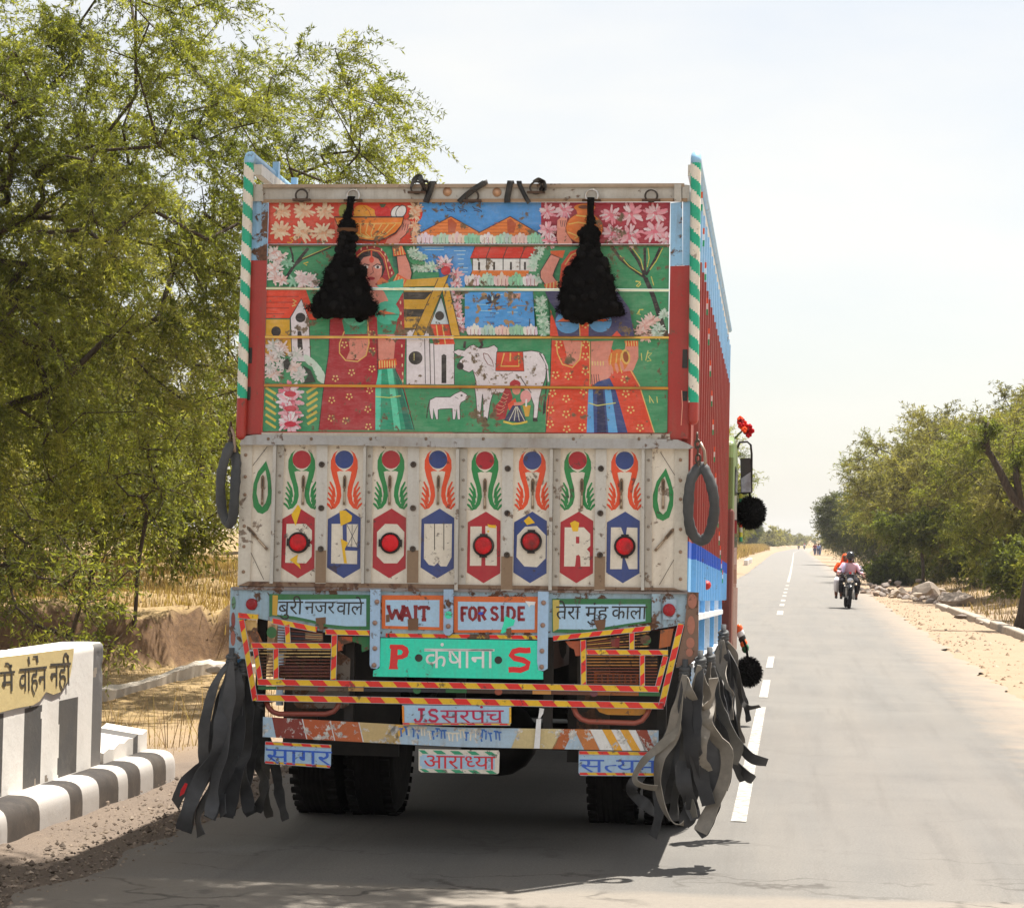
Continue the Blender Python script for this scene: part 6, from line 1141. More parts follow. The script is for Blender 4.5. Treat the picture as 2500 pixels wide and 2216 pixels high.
p(ZD, SKIN, (905, 500), (1055, 505), (1050, 620), (990, 700), (945, 690), (930, 600)); p(ZD, SKIN, (1125, 505), (1310, 500), (1290, 580), (1290, 780), (1210, 860), (1130, 850)); p(ZD, SKIN, (1410, 500), (1510, 500), (1512, 640), (1470, 740), (1390, 750), (1400, 600)); p(ZD, (224, 96, 44), (1400, 502), (1510, 500), (1508, 545), (1412, 545))
for k in range(5): st(ZD, (246, 196, 120), 7, (1412+k*21, 503), (1416+k*21, 543)); st(ZD, (246, 196, 120), 7, (1140+k*22, 665), (1142+k*22, 700))
st(ZD, (236, 180, 100), 10, (850, 500), (860, 600), (900, 690), (980, 715), (1040, 650), (1058, 510)); st(ZD, (236, 180, 100), 8, (1120, 505), (1122, 880)); st(ZD, K, 5, (1128, 505), (1128, 850))
el(ZD, (214, 116, 40), 1350, 660, 82, 92); el(ZD, (240, 180, 90), 1410, 630, 36, 62, 12, -.15); el(ZD, (150, 74, 36), 1410, 630, 22, 44, 12, -.15)
for x in (1295, 1340, 1375): st(ZD, (244, 186, 100), 9, (x, 600), (x-10, 690), (x+4, 760))
for k in range(3): el(ZD, SKIN, 1295+k*42, 730-k*14, 13, 42, 10, -.25)
for k in range(4): st(ZD, (90, 40, 40), 5, (1135+k*18, 770), (1140+k*20, 850))
p(ZD, (48, 70, 130), (1185, 830), (1280, 800), (1330, 900), (1425, 1240), (1095, 1240), (1110, 890)); p(ZD, (90, 160, 220), (1110, 890), (1145, 890), (1155, 1240), (1095, 1240)); p(ZD, (92, 164, 224), (1240, 890), (1290, 890), (1345, 1240), (1270, 1240)); p(ZD, (32, 40, 84), (1180, 890), (1225, 890), (1255, 1240), (1180, 1240)); st(ZD, (204, 206, 100), 8, (1110, 1000), (1180, 1022), (1330, 1000))
st(ZD, (238, 186, 110), 8, (1450, 740), (1520, 860), (1640, 1240)); st(ZD, K, 6, (812, 480), (800, 850), (765, 1235))
for x, y in ((845, 775), (948, 785), (1085, 745), (820, 920), (930, 965), (805, 1055), (930, 1090), (1060, 1055), (800, 1170), (935, 1210), (1060, 1195), (1070, 910), (1400, 810), (1410, 925), (1450, 1055), (1525, 1200), (1085, 625), (870, 530), (1085, 370), (1090, 530)): flo(ZD, x, y, 24)
for q in (((1590, 580), (1570, 660)), ((1580, 600), (1620, 600), (1590, 630), (1615, 660), (1580, 665)), ((1600, 940), (1605, 1000)), ((1600, 945), (1635, 1000)), ((1535, 600), (1540, 660)), ((1660, 950), (1665, 1000)), ((1520, 255), (1500, 285), (1530, 290)), ((1490, 20), (1530, 25), (1500, 55))): st(ZD, (206, 200, 110), 7, *q)
def clip_convex(P, Qd):
    out = P; n = len(Qd)
    for i in range(n):
        a, b_ = Qd[i], Qd[(i+1) % n]; ins = lambda q: (b_[0]-a[0])*(q[1]-a[1])-(b_[1]-a[1])*(q[0]-a[0]) >= 0
        inp = out; out = []
        for j in range(len(inp)):
            s_, e_ = inp[j], inp[(j+1) % len(inp)]; si, ei = ins(s_), ins(e_)
            if si: out.append(s_)
            if si != ei:
                d1 = (b_[0]-a[0])*(s_[1]-a[1])-(b_[1]-a[1])*(s_[0]-a[0]); d2 = (b_[0]-a[0])*(e_[1]-a[1])-(b_[1]-a[1])*(e_[0]-a[0]); t = d1/(d1-d2)
                out.append((s_[0]+t*(e_[0]-s_[0]), s_[1]+t*(e_[1]-s_[1])))
        if len(out) < 3: return []
    return out
for bi, q in enumerate(BQ):
    b = MB(); d0 = .004+.003*((bi*7) % 3)
    b.prism(q, W1(d0), W1(d0-.035), c8(120, 100, 70)); put = []
    for polys, cc in ART:
        cs = [c for c in (clip_convex(P, q) for P in polys) if len(c) > 2 and abs(area(c)) > .3]
        if not cs: continue
        al = [v for c in cs for v in c]
        bb = (min(v[0] for v in al), min(v[1] for v in al), max(v[0] for v in al), max(v[1] for v in al)); lv = 0
        for o in put:
            if o[0] < bb[2] and o[2] > bb[0] and o[1] < bb[3] and o[3] > bb[1]: lv = max(lv, o[4])
        lv += 1; put.append((*bb, lv))
        for c in cs: b.poly([c], W1(d0+.0002*lv), cc)
    b.build('tail_board', M['mural'], truck)
for (x0, y0, x1, y1, h, mat, cc) in ((536, 487.6, 1337, 487.6, 3.6, 'rusty', (110, 84, 56)), (531, 573.8, 1336, 577.8, 3.8, 'brass', (236, 220, 180)), (529, 670.5, 1335, 671.5, 4.2, 'brass', (226, 176, 84)), (527, 766.5, 1334, 772.5, 4.6, 'brass', (190, 136, 56))):
    b = MB(); b.prism([ZW(x0, y0), ZW(x1, y1), ZW(x1, y1+h), ZW(x0, y0+h)], W1(.022), W1(-.02), c8(*cc)); b.build('trim_strip', M[mat], truck)
# ------------------------------------------------------------------ trees, bushes, grass
def unit(v): return v/np.maximum(np.linalg.norm(v, axis=-1, keepdims=True), 1e-9)
def in_ell(r, n, c, rad, shell=.45):
    v = unit(r.normal(size=(n, 3))); q = r.random(n)**shell
    return np.array(c)+v*q[:, None]*np.array(rad)
def skeleton(r, trunk, att, seg=.45, wob=.09, lift=.12):
    """nodes: trunk polyline, then every attractor is tied to the nearest node by a wandering limb"""
    P = [np.array(t, float) for t in trunk]; par = [-1]+list(range(len(P)-1)); nt_ = len(P); tips = []
    order = np.argsort(np.linalg.norm(att-P[-1], axis=1))
    for i in order:
        a = att[i]; arr = np.array(P); d = np.linalg.norm(arr-a, axis=1); d[:max(1, nt_//2)] += 1.5; d = d+.35*np.maximum(0, arr[:, 2]-a[2])
        j = int(np.argmin(d)); s = P[j]; L_ = np.linalg.norm(a-s); n = max(1, int(L_/seg)); prev = j
        for k in range(1, n+1):
            t = k/n; q = s+(a-s)*t+np.array([0, 0, lift*L_*math.sin(math.pi*t)*.5])+(r.normal(size=3)*wob*min(1, L_)**.5*.5 if k < n else 0)
            P.append(q); par.append(prev); prev = len(P)-1
        tips.append(prev)
    P = np.array(P); cnt = np.zeros(len(P)); cnt[tips] = 1
    for i in range(len(P)-1, 0, -1): cnt[par[i]] += cnt[i]
    return P, par, np.maximum(cnt, 1), nt_
def branch_mesh(P, par, rad, n, org):
    """tapered limb pieces; children start at the parent's own radius"""
    P = P-org; a = P[np.array(par[1:])]; b = P[1:]; ra_ = np.minimum(rad[np.array(par[1:])], rad[1:]*1.5); rb = rad[1:]
    d = unit(b-a); ref = np.where(np.abs(d[:, 2:3]) > .9, np.array([[1., 0, 0]]), np.array([[0, 0, 1.]])); u = unit(np.cross(d, ref)); v = np.cross(d, u)
    ang = np.arange(n)*2*math.pi/n; cs = np.cos(ang)[None, :, None]*u[:, None]+np.sin(ang)[None, :, None]*v[:, None]
    V = np.concatenate([a[:, None]+cs*ra_[:, None, None], (b+d*rb[:, None]*.3)[:, None]+cs*rb[:, None, None]], 1).reshape(-1, 3)
    m = len(a); base = (np.arange(m)*2*n)[:, None]; k = np.arange(n)[None]; kk = (np.arange(n)+1)[None] % n
    Q = np.stack([base+k, base+kk, base+n+kk, base+n+k], -1).reshape(-1, 4); return V, Q
def fronds(r, att, ntw, nfr, twl, fl, fw, cols, droop=.35, out_c=None, up=.1, curl=.6, stick=None):
    """sprays of narrow leaves on thin twigs round every attractor"""
    A = np.repeat(att, ntw, 0); m = len(A)
    d = r.normal(size=(m, 3)); d[:, 2] = d[:, 2]*.8+up
    if out_c is not None: d = d+unit(A-out_c)*.7
    d = unit(d); ln = twl*r.uniform(.5, 1.25, m)
    tint = np.repeat(r.random(len(att)), ntw)*.75+r.random(m)*.25
    t = r.uniform(.12, 1, (m, nfr)); pos = A[:, None]+d[:, None]*(ln[:, None]*t)[..., None]; pos[..., 2] -= droop*ln[:, None]*t**2
    pos = pos.reshape(-1, 3); k = len(pos); fd = unit(np.repeat(d, nfr, 0)*.5+r.normal(size=(k, 3))*curl+np.array([0, 0, -.25])); w = unit(np.cross(fd, r.normal(size=(k, 3))))
    l = fl*r.uniform(.6, 1.3, k)[:, None]; ww = fw*r.uniform(.6, 1.3, k)[:, None]/2
    V = np.stack([pos, pos+fd*l*.5+w*ww, pos+fd*l, pos+fd*l*.5-w*ww], 1).reshape(-1, 3); Q = np.arange(4*k).reshape(-1, 4)
    c0, c1, c2 = (np.array(c) for c in cols); tt = np.clip(np.repeat(tint, nfr)+r.normal(size=k)*.12, 0, 1)[:, None]
    C = np.where(tt < .5, c0+(c1-c0)*tt*2, c1+(c2-c1)*(tt-.5)*2)
    tw = None
    if stick:
        e = A+d*ln[:, None]; e[:, 2] -= droop*ln; mid = A+d*ln[:, None]*.5; mid[:, 2] -= droop*ln*.25
        s = unit(np.cross(d, r.normal(size=(m, 3))))*stick
        tv = np.stack([A-s, A+s, mid+s*.8, mid-s*.8, mid-s*.8, mid+s*.8, e+s*.3, e-s*.3], 1).reshape(-1, 3); tw = (tv, np.arange(8*m).reshape(-1, 4))
    return V, Q, C, tw
def tree_meshes(seed, trunk, ells, natt, tip=.006, pw=.5, org=(0, 0, 0), sides=6, leaf=None, seg=.45, wob=.09, cap=.2, shell=.45, trim=None, fill=0):
    """returns (trunk mesh arrays, crown mesh arrays) in coordinates about org"""
    r = np.random.default_rng(seed); org = np.array(org, float); vol = np.array([np.prod(e[1])**.8 for e in ells]); nn = (natt*vol/vol.sum()).astype(int)+1
    att = np.concatenate([in_ell(r, n, e[0], e[1], shell) for n, e in zip(nn, ells)])
    if trim is not None: att = att[trim(att)]
    P, par, cnt, nt_ = skeleton(r, trunk, att, seg, wob); rad = np.minimum(tip*cnt**pw, cap)
    BV, BQ_ = branch_mesh(P, par, rad, sides, org)
    if fill: att = np.concatenate([att, P[nt_:][cnt[nt_:] <= fill]+r.normal(size=((cnt[nt_:] <= fill).sum(), 3))*.12])
    cen = np.mean([e[0] for e in ells], 0); V, Q, C, tw = fronds(r, att, out_c=cen, **leaf)
    if tw: BQ_ = np.concatenate([BQ_, tw[1]+len(BV)]); BV = np.concatenate([BV, tw[0]-org])
    return (BV, BQ_), (V-org, Q, C)
def bark_c(n): return np.tile(np.array([[.55, .5, .45]]), (n, 1))
def add_tree(name, loc, br, cr, label, cat, group=None, trunk_name='trunk'):
    t = empty(name, loc); tag(t, label, cat, group)
    np_mesh(trunk_name, br[0], br[1], M['bark'], t, bark_c(len(br[1])), smooth=True)
    np_mesh('crown', cr[0], cr[1], M['leaf'], t, cr[2]); return t
OLIVE = ((.10, .10, .045), (.20, .188, .075), (.32, .295, .125)); YELG = ((.085, .105, .028), (.20, .22, .05), (.37, .37, .10)); LIME = ((.06, .075, .022), (.13, .155, .04), (.22, .245, .075)); DARKG = ((.04, .05, .027), (.085, .098, .046), (.14, .15, .075))
zg = lambda x, y: float(height(np.array([x]), np.array([y]))[0])
# the big feathery tree over the left verge
o = (-9.6, 25.2, zg(-9.6, 25.2)-.1)
trk = [o, (-9.5, 25.2, 1.5), (-9.6, 25.1, 2.4), (-9.3, 25, 3.2), (-8.8, 25, 4.0)]
br, cr = tree_meshes(11, trk, [((-9.2, 25, 6.1), (5.0, 3.4, 2.8)), ((-7.7, 25, 5.7), (3.9, 2.2, 2.1)), ((-12.6, 24.5, 5.2), (3.2, 3, 3.6)), ((-8.6, 25.6, 3.5), (2.7, 2.2, 1.7)), ((-11, 26, 3.6), (3, 2.6, 2))], 900, .0055, .46, o, 7,
                     dict(ntw=8, nfr=54, twl=.66, fl=.068, fw=.0145, cols=YELG, droop=.6, up=.2, stick=.0026), seg=.42, cap=.22, shell=.55, fill=5)
add_tree('feathery_tree', o, br, cr, 'large feathery green tree leaning over the left verge beside the lorry', 'tree')
# dark tree behind it
o = (-12.2, 35.5, zg(-12.2, 35.5)-.1)
br, cr = tree_meshes(12, [o, (-12.1, 35.4, 1.8), (-11.8, 35.4, 2.8), (-11.4, 35.6, 3.8)], [((-11.6, 35.6, 4.6), (4.6, 3, 2.9)), ((-11.8, 35, 2.7), (3.6, 2, 1.4)), ((-15.5, 36, 4), (3, 2.5, 3))], 380, .008, .47, o, 6,
                     dict(ntw=14, nfr=20, twl=.7, fl=.12, fw=.032, cols=OLIVE, droop=.4, up=.1, stick=.004), seg=.6, cap=.22, shell=.5)
add_tree('shade_tree', o, br, cr, 'dense dark olive tree standing on the bank behind the big feathery tree', 'tree')
# thicket on the bank
o = (-9.7, 31.5, zg(-9.7, 31.5)-.05)
br, cr = tree_meshes(13, [o, (-9.6, 31.5, 1.3), (-9.4, 31.4, 1.8)], [((-9.4, 31.4, 2.5), (2.1, 1.4, 1.2)), ((-8.9, 30.9, 1.9), (1.3, 1, .7))], 110, .006, .45, o, 5, dict(ntw=12, nfr=18, twl=.55, fl=.10, fw=.03, cols=YELG, droop=.3, stick=.004), seg=.4, cap=.07)
add_tree('thorn_bush', o, br, cr, 'leggy thorn bush on top of the bank between big tree and lorry', 'bush')
o = (-11.9, 30.2, zg(-11.9, 30.2)-.05)
br, cr = tree_meshes(14, [o, (-11.8, 30.2, 1.3), (-11.6, 30.1, 1.9)], [((-11.7, 30.1, 2.3), (2.3, 1.4, 1.4))], 110, .006, .45, o, 5, dict(ntw=12, nfr=18, twl=.6, fl=.10, fw=.03, cols=OLIVE, droop=.3, stick=.004), seg=.4, cap=.07)
add_tree('thorn_bush', o, br, cr, 'dark thorn bush on the bank at the left edge of the photo', 'bush')
for sd, x, y, h, w, lb in ((15, -7.15, 21.6, 1.75, .85, 'young green sapling with forked stem just behind the parapet wall'), (16, -8.2, 23.2, 2.1, .9, 'pale green sapling behind the parapet at the left edge'), (17, -7.6, 26.6, 2.5, .8, 'thin stemmed sapling at the foot of the eroded bank')):
    z0 = zg(x, y)-.05; o = (x, y, z0)
    br, cr = tree_meshes(sd, [o, (x+.03, y, z0+h*.3), (x+.12, y, z0+h*.55)], [((x+.15, y, z0+h*.72), (w, w*.7, h*.36))], 46, .0055, .4, o, 5, dict(ntw=7, nfr=11, twl=.36, fl=.07, fw=.019, cols=YELG, droop=.3, stick=.003), seg=.25, cap=.04, wob=.06)
    add_tree('sapling', o, br, cr, lb, 'sapling')
# three kinds of roadside thorn tree, then copies
def proto(seed, h, w, cols, natt, ntw, nfr, fl, fw, low=.3, **kw):
    o = (0, 0, 0); tr = [o, (.1, 0, h*.16), (.05, .1, h*.3), (-.1, .1, h*.42)]
    es = [((0, 0, h*.64), (w, w, h*.36)), ((w*.45, .1, h*.52), (w*.62, w*.6, h*.28)), ((-w*.5, -.1, h*.5), (w*.6, w*.6, h*.28)), ((0, -w*.3, h*low), (w*.7, w*.5, h*.2))]
    return tree_meshes(seed, tr, es, natt, .011, .47, o, 5, dict(ntw=ntw, nfr=nfr, twl=.85, fl=fl, fw=fw, cols=cols, droop=.25, up=.35, stick=.007), seg=.6, cap=.2, **kw)
PR = [proto(21, 6.4, 3.3, OLIVE, 220, 13, 28, .15, .032), proto(22, 6.0, 2.8, YELG, 180, 13, 24, .14, .028), proto(23, 5.6, 2.4, DARKG, 180, 13, 24, .16, .042)]
PM = []
for br, cr in PR:
    me = []
    for nm, a in (('trunk', br), ('crown', cr)):
        q = np_mesh(nm, a[0], a[1], M['bark'] if nm == 'trunk' else M['leaf'], None, bark_c(len(a[1])) if nm == 'trunk' else a[2], smooth=nm == 'trunk'); me.append(q.data); bpy.data.objects.remove(q)
    PM.append(me)
G1 = 'thorn trees along the right side of the road'
def put_tree(kind, x, y, s, rot, label, name='thorn_tree', group=G1, sz=None):
    t = empty(name, (x, y, zg(x, y)-.05), (0, 0, rot)); t.scale = (s, s, s*(sz or 1)); tag(t, label, 'tree', group)
    for nm, me in zip(('trunk', 'crown'), PM[kind]): link(me, nm, t)
    return t
for a in ((1, 8.6, 57, 1.0, .4, 'yellow green thorn tree at the right edge, behind the pruned trunk'), (0, 8.9, 70, 1.06, 1.7, 'olive thorn tree behind the long stone slabs'), (1, 7.3, 74, .95, 3.0, 'light yellowish thorn tree right of the rubble heap'),
          (0, 8.0, 88, 1.16, 4.2, 'broad tall olive thorn tree, highest of the right hand grove'), (0, 6.9, 103, 1.2, 2.2, 'wide olive thorn tree whose branches reach out toward the road'), (1, 10.6, 96, 1.25, 5.0, 'yellowish tree deep in the right hand grove'),
          (1, 6.4, 122, 1.28, .9, 'tall feathery thorn tree behind the rubble heap'), (2, 5.9, 150, .95, 1.2, 'shorter dark thorn tree half hidden behind the motorcyclist side of the grove'), (2, 5.4, 182, 1.12, 2.8, 'dark rounded tree standing at the far end of the grove'),
          (0, 6.6, 215, .9, .2, 'far olive tree on the right where walkers pass'), (2, 7.4, 262, .95, 4.0, 'hazy dark tree on the right just before the bend'), (1, 8.0, 330, .9, 5.1, 'hazy yellowish tree on the right at the bend'), (0, 11.5, 78, .95, 3.7, 'olive tree at the back of the grove near the right edge'), (2, 10.2, 118, 1.0, 1.9, 'dark tree at the back of the grove')): put_tree(*a)
G2 = 'trees on the left verge far ahead of the lorry'
for a in ((1, -5.2, 128, 1.35, 2.0, 'tall thin leaved tree whose top shows beside the lorry mirror'), (2, -5.0, 176, .62, 1.0, 'low dark bush tree on the left verge past the lorry cab'), (0, -5.4, 215, .72, 3.0, 'olive bush tree on the left verge'), (1, -6.0, 275, .85, 4.0, 'pale hazy tree on the far left verge'), (0, -7, 340, .9, 5.2, 'hazy olive tree on the left before the bend'), (2, -5.5, 400, .9, .4, 'far hazy tree on the left of the bend')): put_tree(*a, group=G2)
G7 = 'trees behind the left bank'
for a in ((0, -13.0, 45, .8, 1.0, 'olive tree behind the bank, seen through the big tree'), (2, -16.5, 50, .85, 2.4, 'dark tree behind the bank toward the left edge'), (0, -10.6, 54, .8, 4.4, 'olive tree behind the bank close to the lorry side'), (2, -19.5, 47, .9, 3.1, 'dark tree behind the bank at the left edge'), (2, -12.4, 62, .9, 5.3, 'dark tree farthest behind the bank')): put_tree(*a, group=G7)
# bright green small tree, low shrubs, thin tree at the edge
def small_tree(name, x, y, seed, ells, trunk, n, label, cat, cols, cap=.09, grp=None, fl=.14, fw=.055, ntw=11, nfr=13, twl=.45):
    z0 = zg(x, y)-.05; o = (x, y, z0); E_ = [((x+c[0], y+c[1], z0+c[2]), r) for c, r in ells]
    br, cr = tree_meshes(seed, [o]+[(x+a, y+b_, z0+c) for a, b_, c in trunk], E_, n, .009, .45, o, 5, dict(ntw=ntw, nfr=nfr, twl=twl, fl=fl, fw=fw, cols=cols, droop=.3, stick=.006), seg=.4, cap=cap)
    return add_tree(name, o, br, cr, label, cat, grp)
small_tree('green_tree', 5.2, 86, 31, [((-.7, 0, 2.65), (1.5, 1, .32)), ((.4, 0, 2.5), (1.2, 1, .5)), ((-.2, 0, 2.1), (1.3, 1, .35))], [(0, 0, 1), (-.1, 0, 1.8), (-.2, 0, 2.2)], 70, 'small bright green flat topped tree with a bare trunk behind the rubble', 'tree', LIME, .12)
G3 = 'low green shrubs behind the rubble'
for i, (x, y, h, w, lb) in enumerate(((4.4, 101, 1.25, .8, 'low green shrub beside the motorcyclist'), (5.2, 101, 1.6, 1.0, 'bushy green shrub at the left end of the rubble'), (6.5, 99, 1.6, 1.1, 'green shrub over the middle of the rubble'), (7.2, 88, 1.9, 1.2, 'leafy shrub behind the grey boulder'), (6.9, 66, 1.8, 1.1, 'dense green shrub behind the long slabs'), (6.6, 56, 1.5, .9, 'dry yellowish shrub by the pruned tree'), (-3.9, 140, 1.5, .9, 'green shrub on the left verge past the lorry'), (7.6, 61, 2.3, 1.2, 'tall leafy shrub under the grove by the right edge'))):
    small_tree('shrub', x, y, 40+i, [((0, 0, h*.55), (w, w*.8, h*.45))], [(0, 0, h*.15), (.05, 0, h*.3)], 60, lb, 'shrub', LIME if i not in (5, 7) else YELG, .05, G3 if i != 6 else None)
# the pruned tree at the right edge
TYp = 50.0; q = lambda x, y, d=0: tuple(atY(x, y, TYp+d))
b = MB(); m0 = [q(2490, 1560), q(2500, 1500), q(2516, 1400), q(2530, 1310), q(2532, 1268), q(2510, 1245), q(2478, 1218), q(2455, 1180), q(2436, 1140), q(2420, 1112), q(2412, 1102)]
b.tube(m0, [.22, .15, .13, .13, .125, .115, .105, .09, .078, .07, .07], 9, (.2, .18, .16)); b.tube([q(2411, 1104), q(2409, 1070), q(2408, 1028)], [.075, .06, .05], 8, (.2, .18, .16)); b.tube([q(2412, 1104), q(2402, 1090), q(2392, 1082)], [.07, .07, .05], 8, (.3, .27, .24))
b.tube([q(2490, 1228), q(2484, 1180), q(2478, 1125)], [.1, .08, .06], 8, (.2, .18, .16)); b.tube([q(2480, 1216), q(2460, 1196), q(2440, 1178)], [.03, .02, .01], 6, (.2, .18, .16)); b.tube([q(2520, 1290), q(2530, 1200), q(2540, 1120)], [.13, .1, .07], 8, (.2, .18, .16))
pt = empty('pruned_tree', m0[0]); tag(pt, 'pollarded tree with dark cut back limbs and sprouting stubs at the right edge', 'tree'); o = b.build('trunk', M['bark'], pt)
r_ = np.random.default_rng(55); att = np.concatenate([in_ell(r_, 12, q(2418, 1056), (.2, .2, .3)), in_ell(r_, 7, q(2392, 1090), (.14, .15, .16)), in_ell(r_, 10, q(2484, 1118), (.16, .15, .22)), in_ell(r_, 20, q(2540, 1100), (.5, .4, .6))])
V, Q, C, tw = fronds(r_, att, 7, 10, .26, .09, .03, LIME, .4); np_mesh('sprouts', V-np.array(pt.location), Q, M['leaf'], pt, C)
small_tree('thin_tree', 7.8, 63, 61, [((-.4, 0, 4.6), (1.6, 1, 1.2)), ((.8, 0, 4.2), (1.3, 1, 1.6)), ((-1.2, 0, 4.9), (.8, .6, .6))], [(0, 0, 1.2), (0, 0, 2.4), (-.2, 0, 3.2)], 62, 'thin see through tree with fine twigs above the right hand grove', 'tree', YELG, .1, None, .13, .028, 9, 9, .75)
# painted bands on three roadside trunks
# the far wood at the bend reads as one mass
r_ = np.random.default_rng(77); ft = []
for i in range(150):
    y = r_.uniform(470, 830); x = r_.uniform(-60, -1.5) if r_.random() < .45 else r_.uniform(-14, 34); xc = float(road_c(y))
    if abs(x-xc) < 5: x = xc+(5.5 if x > xc else -6)*r_.uniform(1, 1.6)
    if i % 3 == 0: y = 830+r_.uniform(0, 80); x = r_.uniform(-40, 60)
    h = r_.uniform(2.8, 5.6); ft.append(in_ell(r_, 16, (x, y, h*.55), (2.2*h/4, 2, h*.45), .6))
V, Q, C, tw = fronds(r_, np.concatenate(ft), 7, 10, 1.1, .5, .2, OLIVE, .2, None, .3, stick=.03)
fo = np_mesh('far_wood', np.concatenate([V]), Q, M['leaf'], None, C); tag(fo, 'hazy scrub wood closing the road at the far bend', 'wood', kind='stuff')
# ------------------------------------------------------------------ dry grass, weeds, gravel (uncountable)
def blades(r, n, fx, hmin, hmax, w, cols, lean=.35):
    X, Y = fx(r, n); Z = height(X, Y); h = r.uniform(hmin, hmax, n); a = r.uniform(0, 2*math.pi, n); ln = h*r.normal(0, lean, n); la = r.uniform(0, 2*math.pi, n)
    B = np.stack([X, Y, Z-.01], 1); s = np.stack([np.cos(a), np.sin(a), 0*a], 1)*w/2; tip = B+np.stack([np.cos(la)*ln, np.sin(la)*ln, h], 1); mid = B+(tip-B)*.5+np.array([0, 0, 1])*h[:, None]*.08
    V = np.stack([B-s, B+s, mid+s*.8, mid-s*.8, mid-s*.8, mid+s*.8, tip+s*.1, tip-s*.1], 1).reshape(-1, 3); Q = np.arange(8*n).reshape(-1, 4)
    c = np.array(cols)[r.integers(0, len(cols), n)]*r.uniform(.75, 1.2, (n, 1)); return V, Q, np.repeat(c, 2, 0)
DRY = [(.44, .31, .14), (.52, .39, .2), (.36, .25, .11), (.30, .2, .1)]
r_ = np.random.default_rng(91)
def area_l(r, n):
    Y = r.uniform(15.5, 46, n); X = -4.9-r.random(n)**.8*9.5; c = fbm(X*.8, Y*.8) > -.35; X = np.where(c, X, X-.5)
    ok = X < road_c(Y)-road_l(Y)-1.4; X = np.where(ok, X, -7-r.random(n)*4); return X, Y
parts = [blades(r_, 60000, area_l, .012, .055, .006, DRY), blades(r_, 26000, lambda r, n: (r.uniform(-13.5, -5.2, n), r.uniform(27.5, 44, n)), .06, .2, .012, DRY)]
V = np.concatenate([p_[0] for p_ in parts]); C = np.concatenate([p_[2] for p_ in parts]); Q = np.arange(len(V)).reshape(-1, 4)
tag(np_mesh('dry_grass', V, Q, M['drygrass'], None, C), 'dry straw coloured grass over the left bank', 'grass', kind='stuff')
def area_r(r, n): Y = r.uniform(44, 160, n); return road_c(Y)+road_r(Y)+2.2+np.abs(r.normal(0, 1.6, n)), Y
def area_b(r, n): Y = r.uniform(60, 420, n); return road_c(Y)-road_l(Y)-1.7-np.abs(r.normal(0, 1.4, n)), Y
parts = [blades(r_, 3800, area_r, .06, .3, .025, [(.3, .22, .12), (.38, .28, .16), (.22, .16, .09)]), blades(r_, 9000, area_b, .2, .8, .06, DRY)]
V = np.concatenate([p_[0] for p_ in parts]); C = np.concatenate([p_[2] for p_ in parts]); Q = np.arange(len(V)).reshape(-1, 4)
tag(np_mesh('verge_grass', V, Q, M['drygrass'], None, C), 'dry tufted grass along the far verges', 'grass', kind='stuff')
def area_w(r, n): c = r.integers(0, 14, n); cx = np.random.default_rng(4).uniform(-6.3, -4.9, 14)[c]; cy = np.random.default_rng(5).uniform(17.5, 22.5, 14)[c]; return cx+r.normal(0, .12, n), cy+r.normal(0, .2, n)
V, Q, C = blades(r_, 190, area_w, .2, .55, .008, [(.3, .2, .12), (.4, .3, .18), (.22, .15, .1)], .4)
tag(np_mesh('dry_weeds', V, Q, M['drygrass'], None, C), 'bare dry weed stalks beside the parapet end', 'weeds', kind='stuff')
def pebbles(r, X, Y, s, z, cols):
    n = len(X); base = np.array([(1, 0, 0), (0, 1, 0), (-1, 0, 0), (0, -1, 0), (0, 0, .8), (0, 0, -.6)]); V = np.stack([X, Y, z], 1)[:, None]+base[None]*s[:, None, None]*r.uniform(.55, 1.2, (n, 6, 1))
    T = np.array([(0, 1, 4), (1, 2, 4), (2, 3, 4), (3, 0, 4), (1, 0, 5), (2, 1, 5), (3, 2, 5), (0, 3, 5)]); Q = (np.arange(n)*6)[:, None, None]+T[None]
    c = np.array(cols)[r.integers(0, len(cols), n)]*r.uniform(.7, 1.2, (n, 1)); return V.reshape(-1, 3), Q.reshape(-1, 3), np.repeat(c, 8, 0)
n = 4200; X = -3.35-np.abs(r_.normal(0, .42, n)); Y = r_.uniform(10.2, 24, n); X = np.where(X < -4.25, -3.4-r_.random(n)*.8, X)
V, Q, C = pebbles(r_, X, Y, r_.gamma(1.3, .0042, n)+.003, np.maximum(height(X, Y), .008), [(.36, .28, .21), (.27, .21, .165), (.45, .36, .28), (.18, .14, .11)])
tag(np_mesh('gravel', V, Q, M['stone'], None, C), 'loose gravel and clods on the left dirt shoulder', 'gravel', kind='stuff')
n = 1300; Y = r_.uniform(20, 95, n); X = road_c(Y)+road_r(Y)+np.abs(r_.normal(.2, 1.0, n)); V, Q, C = pebbles(r_, X, Y, r_.gamma(2, .009, n)+.004, height(X, Y), [(.42, .31, .2), (.3, .2, .13), (.5, .4, .3)])
tag(np_mesh('pebbles', V, Q, M['stone'], None, C), 'small stones on the right sandy shoulder', 'stones', kind='stuff')
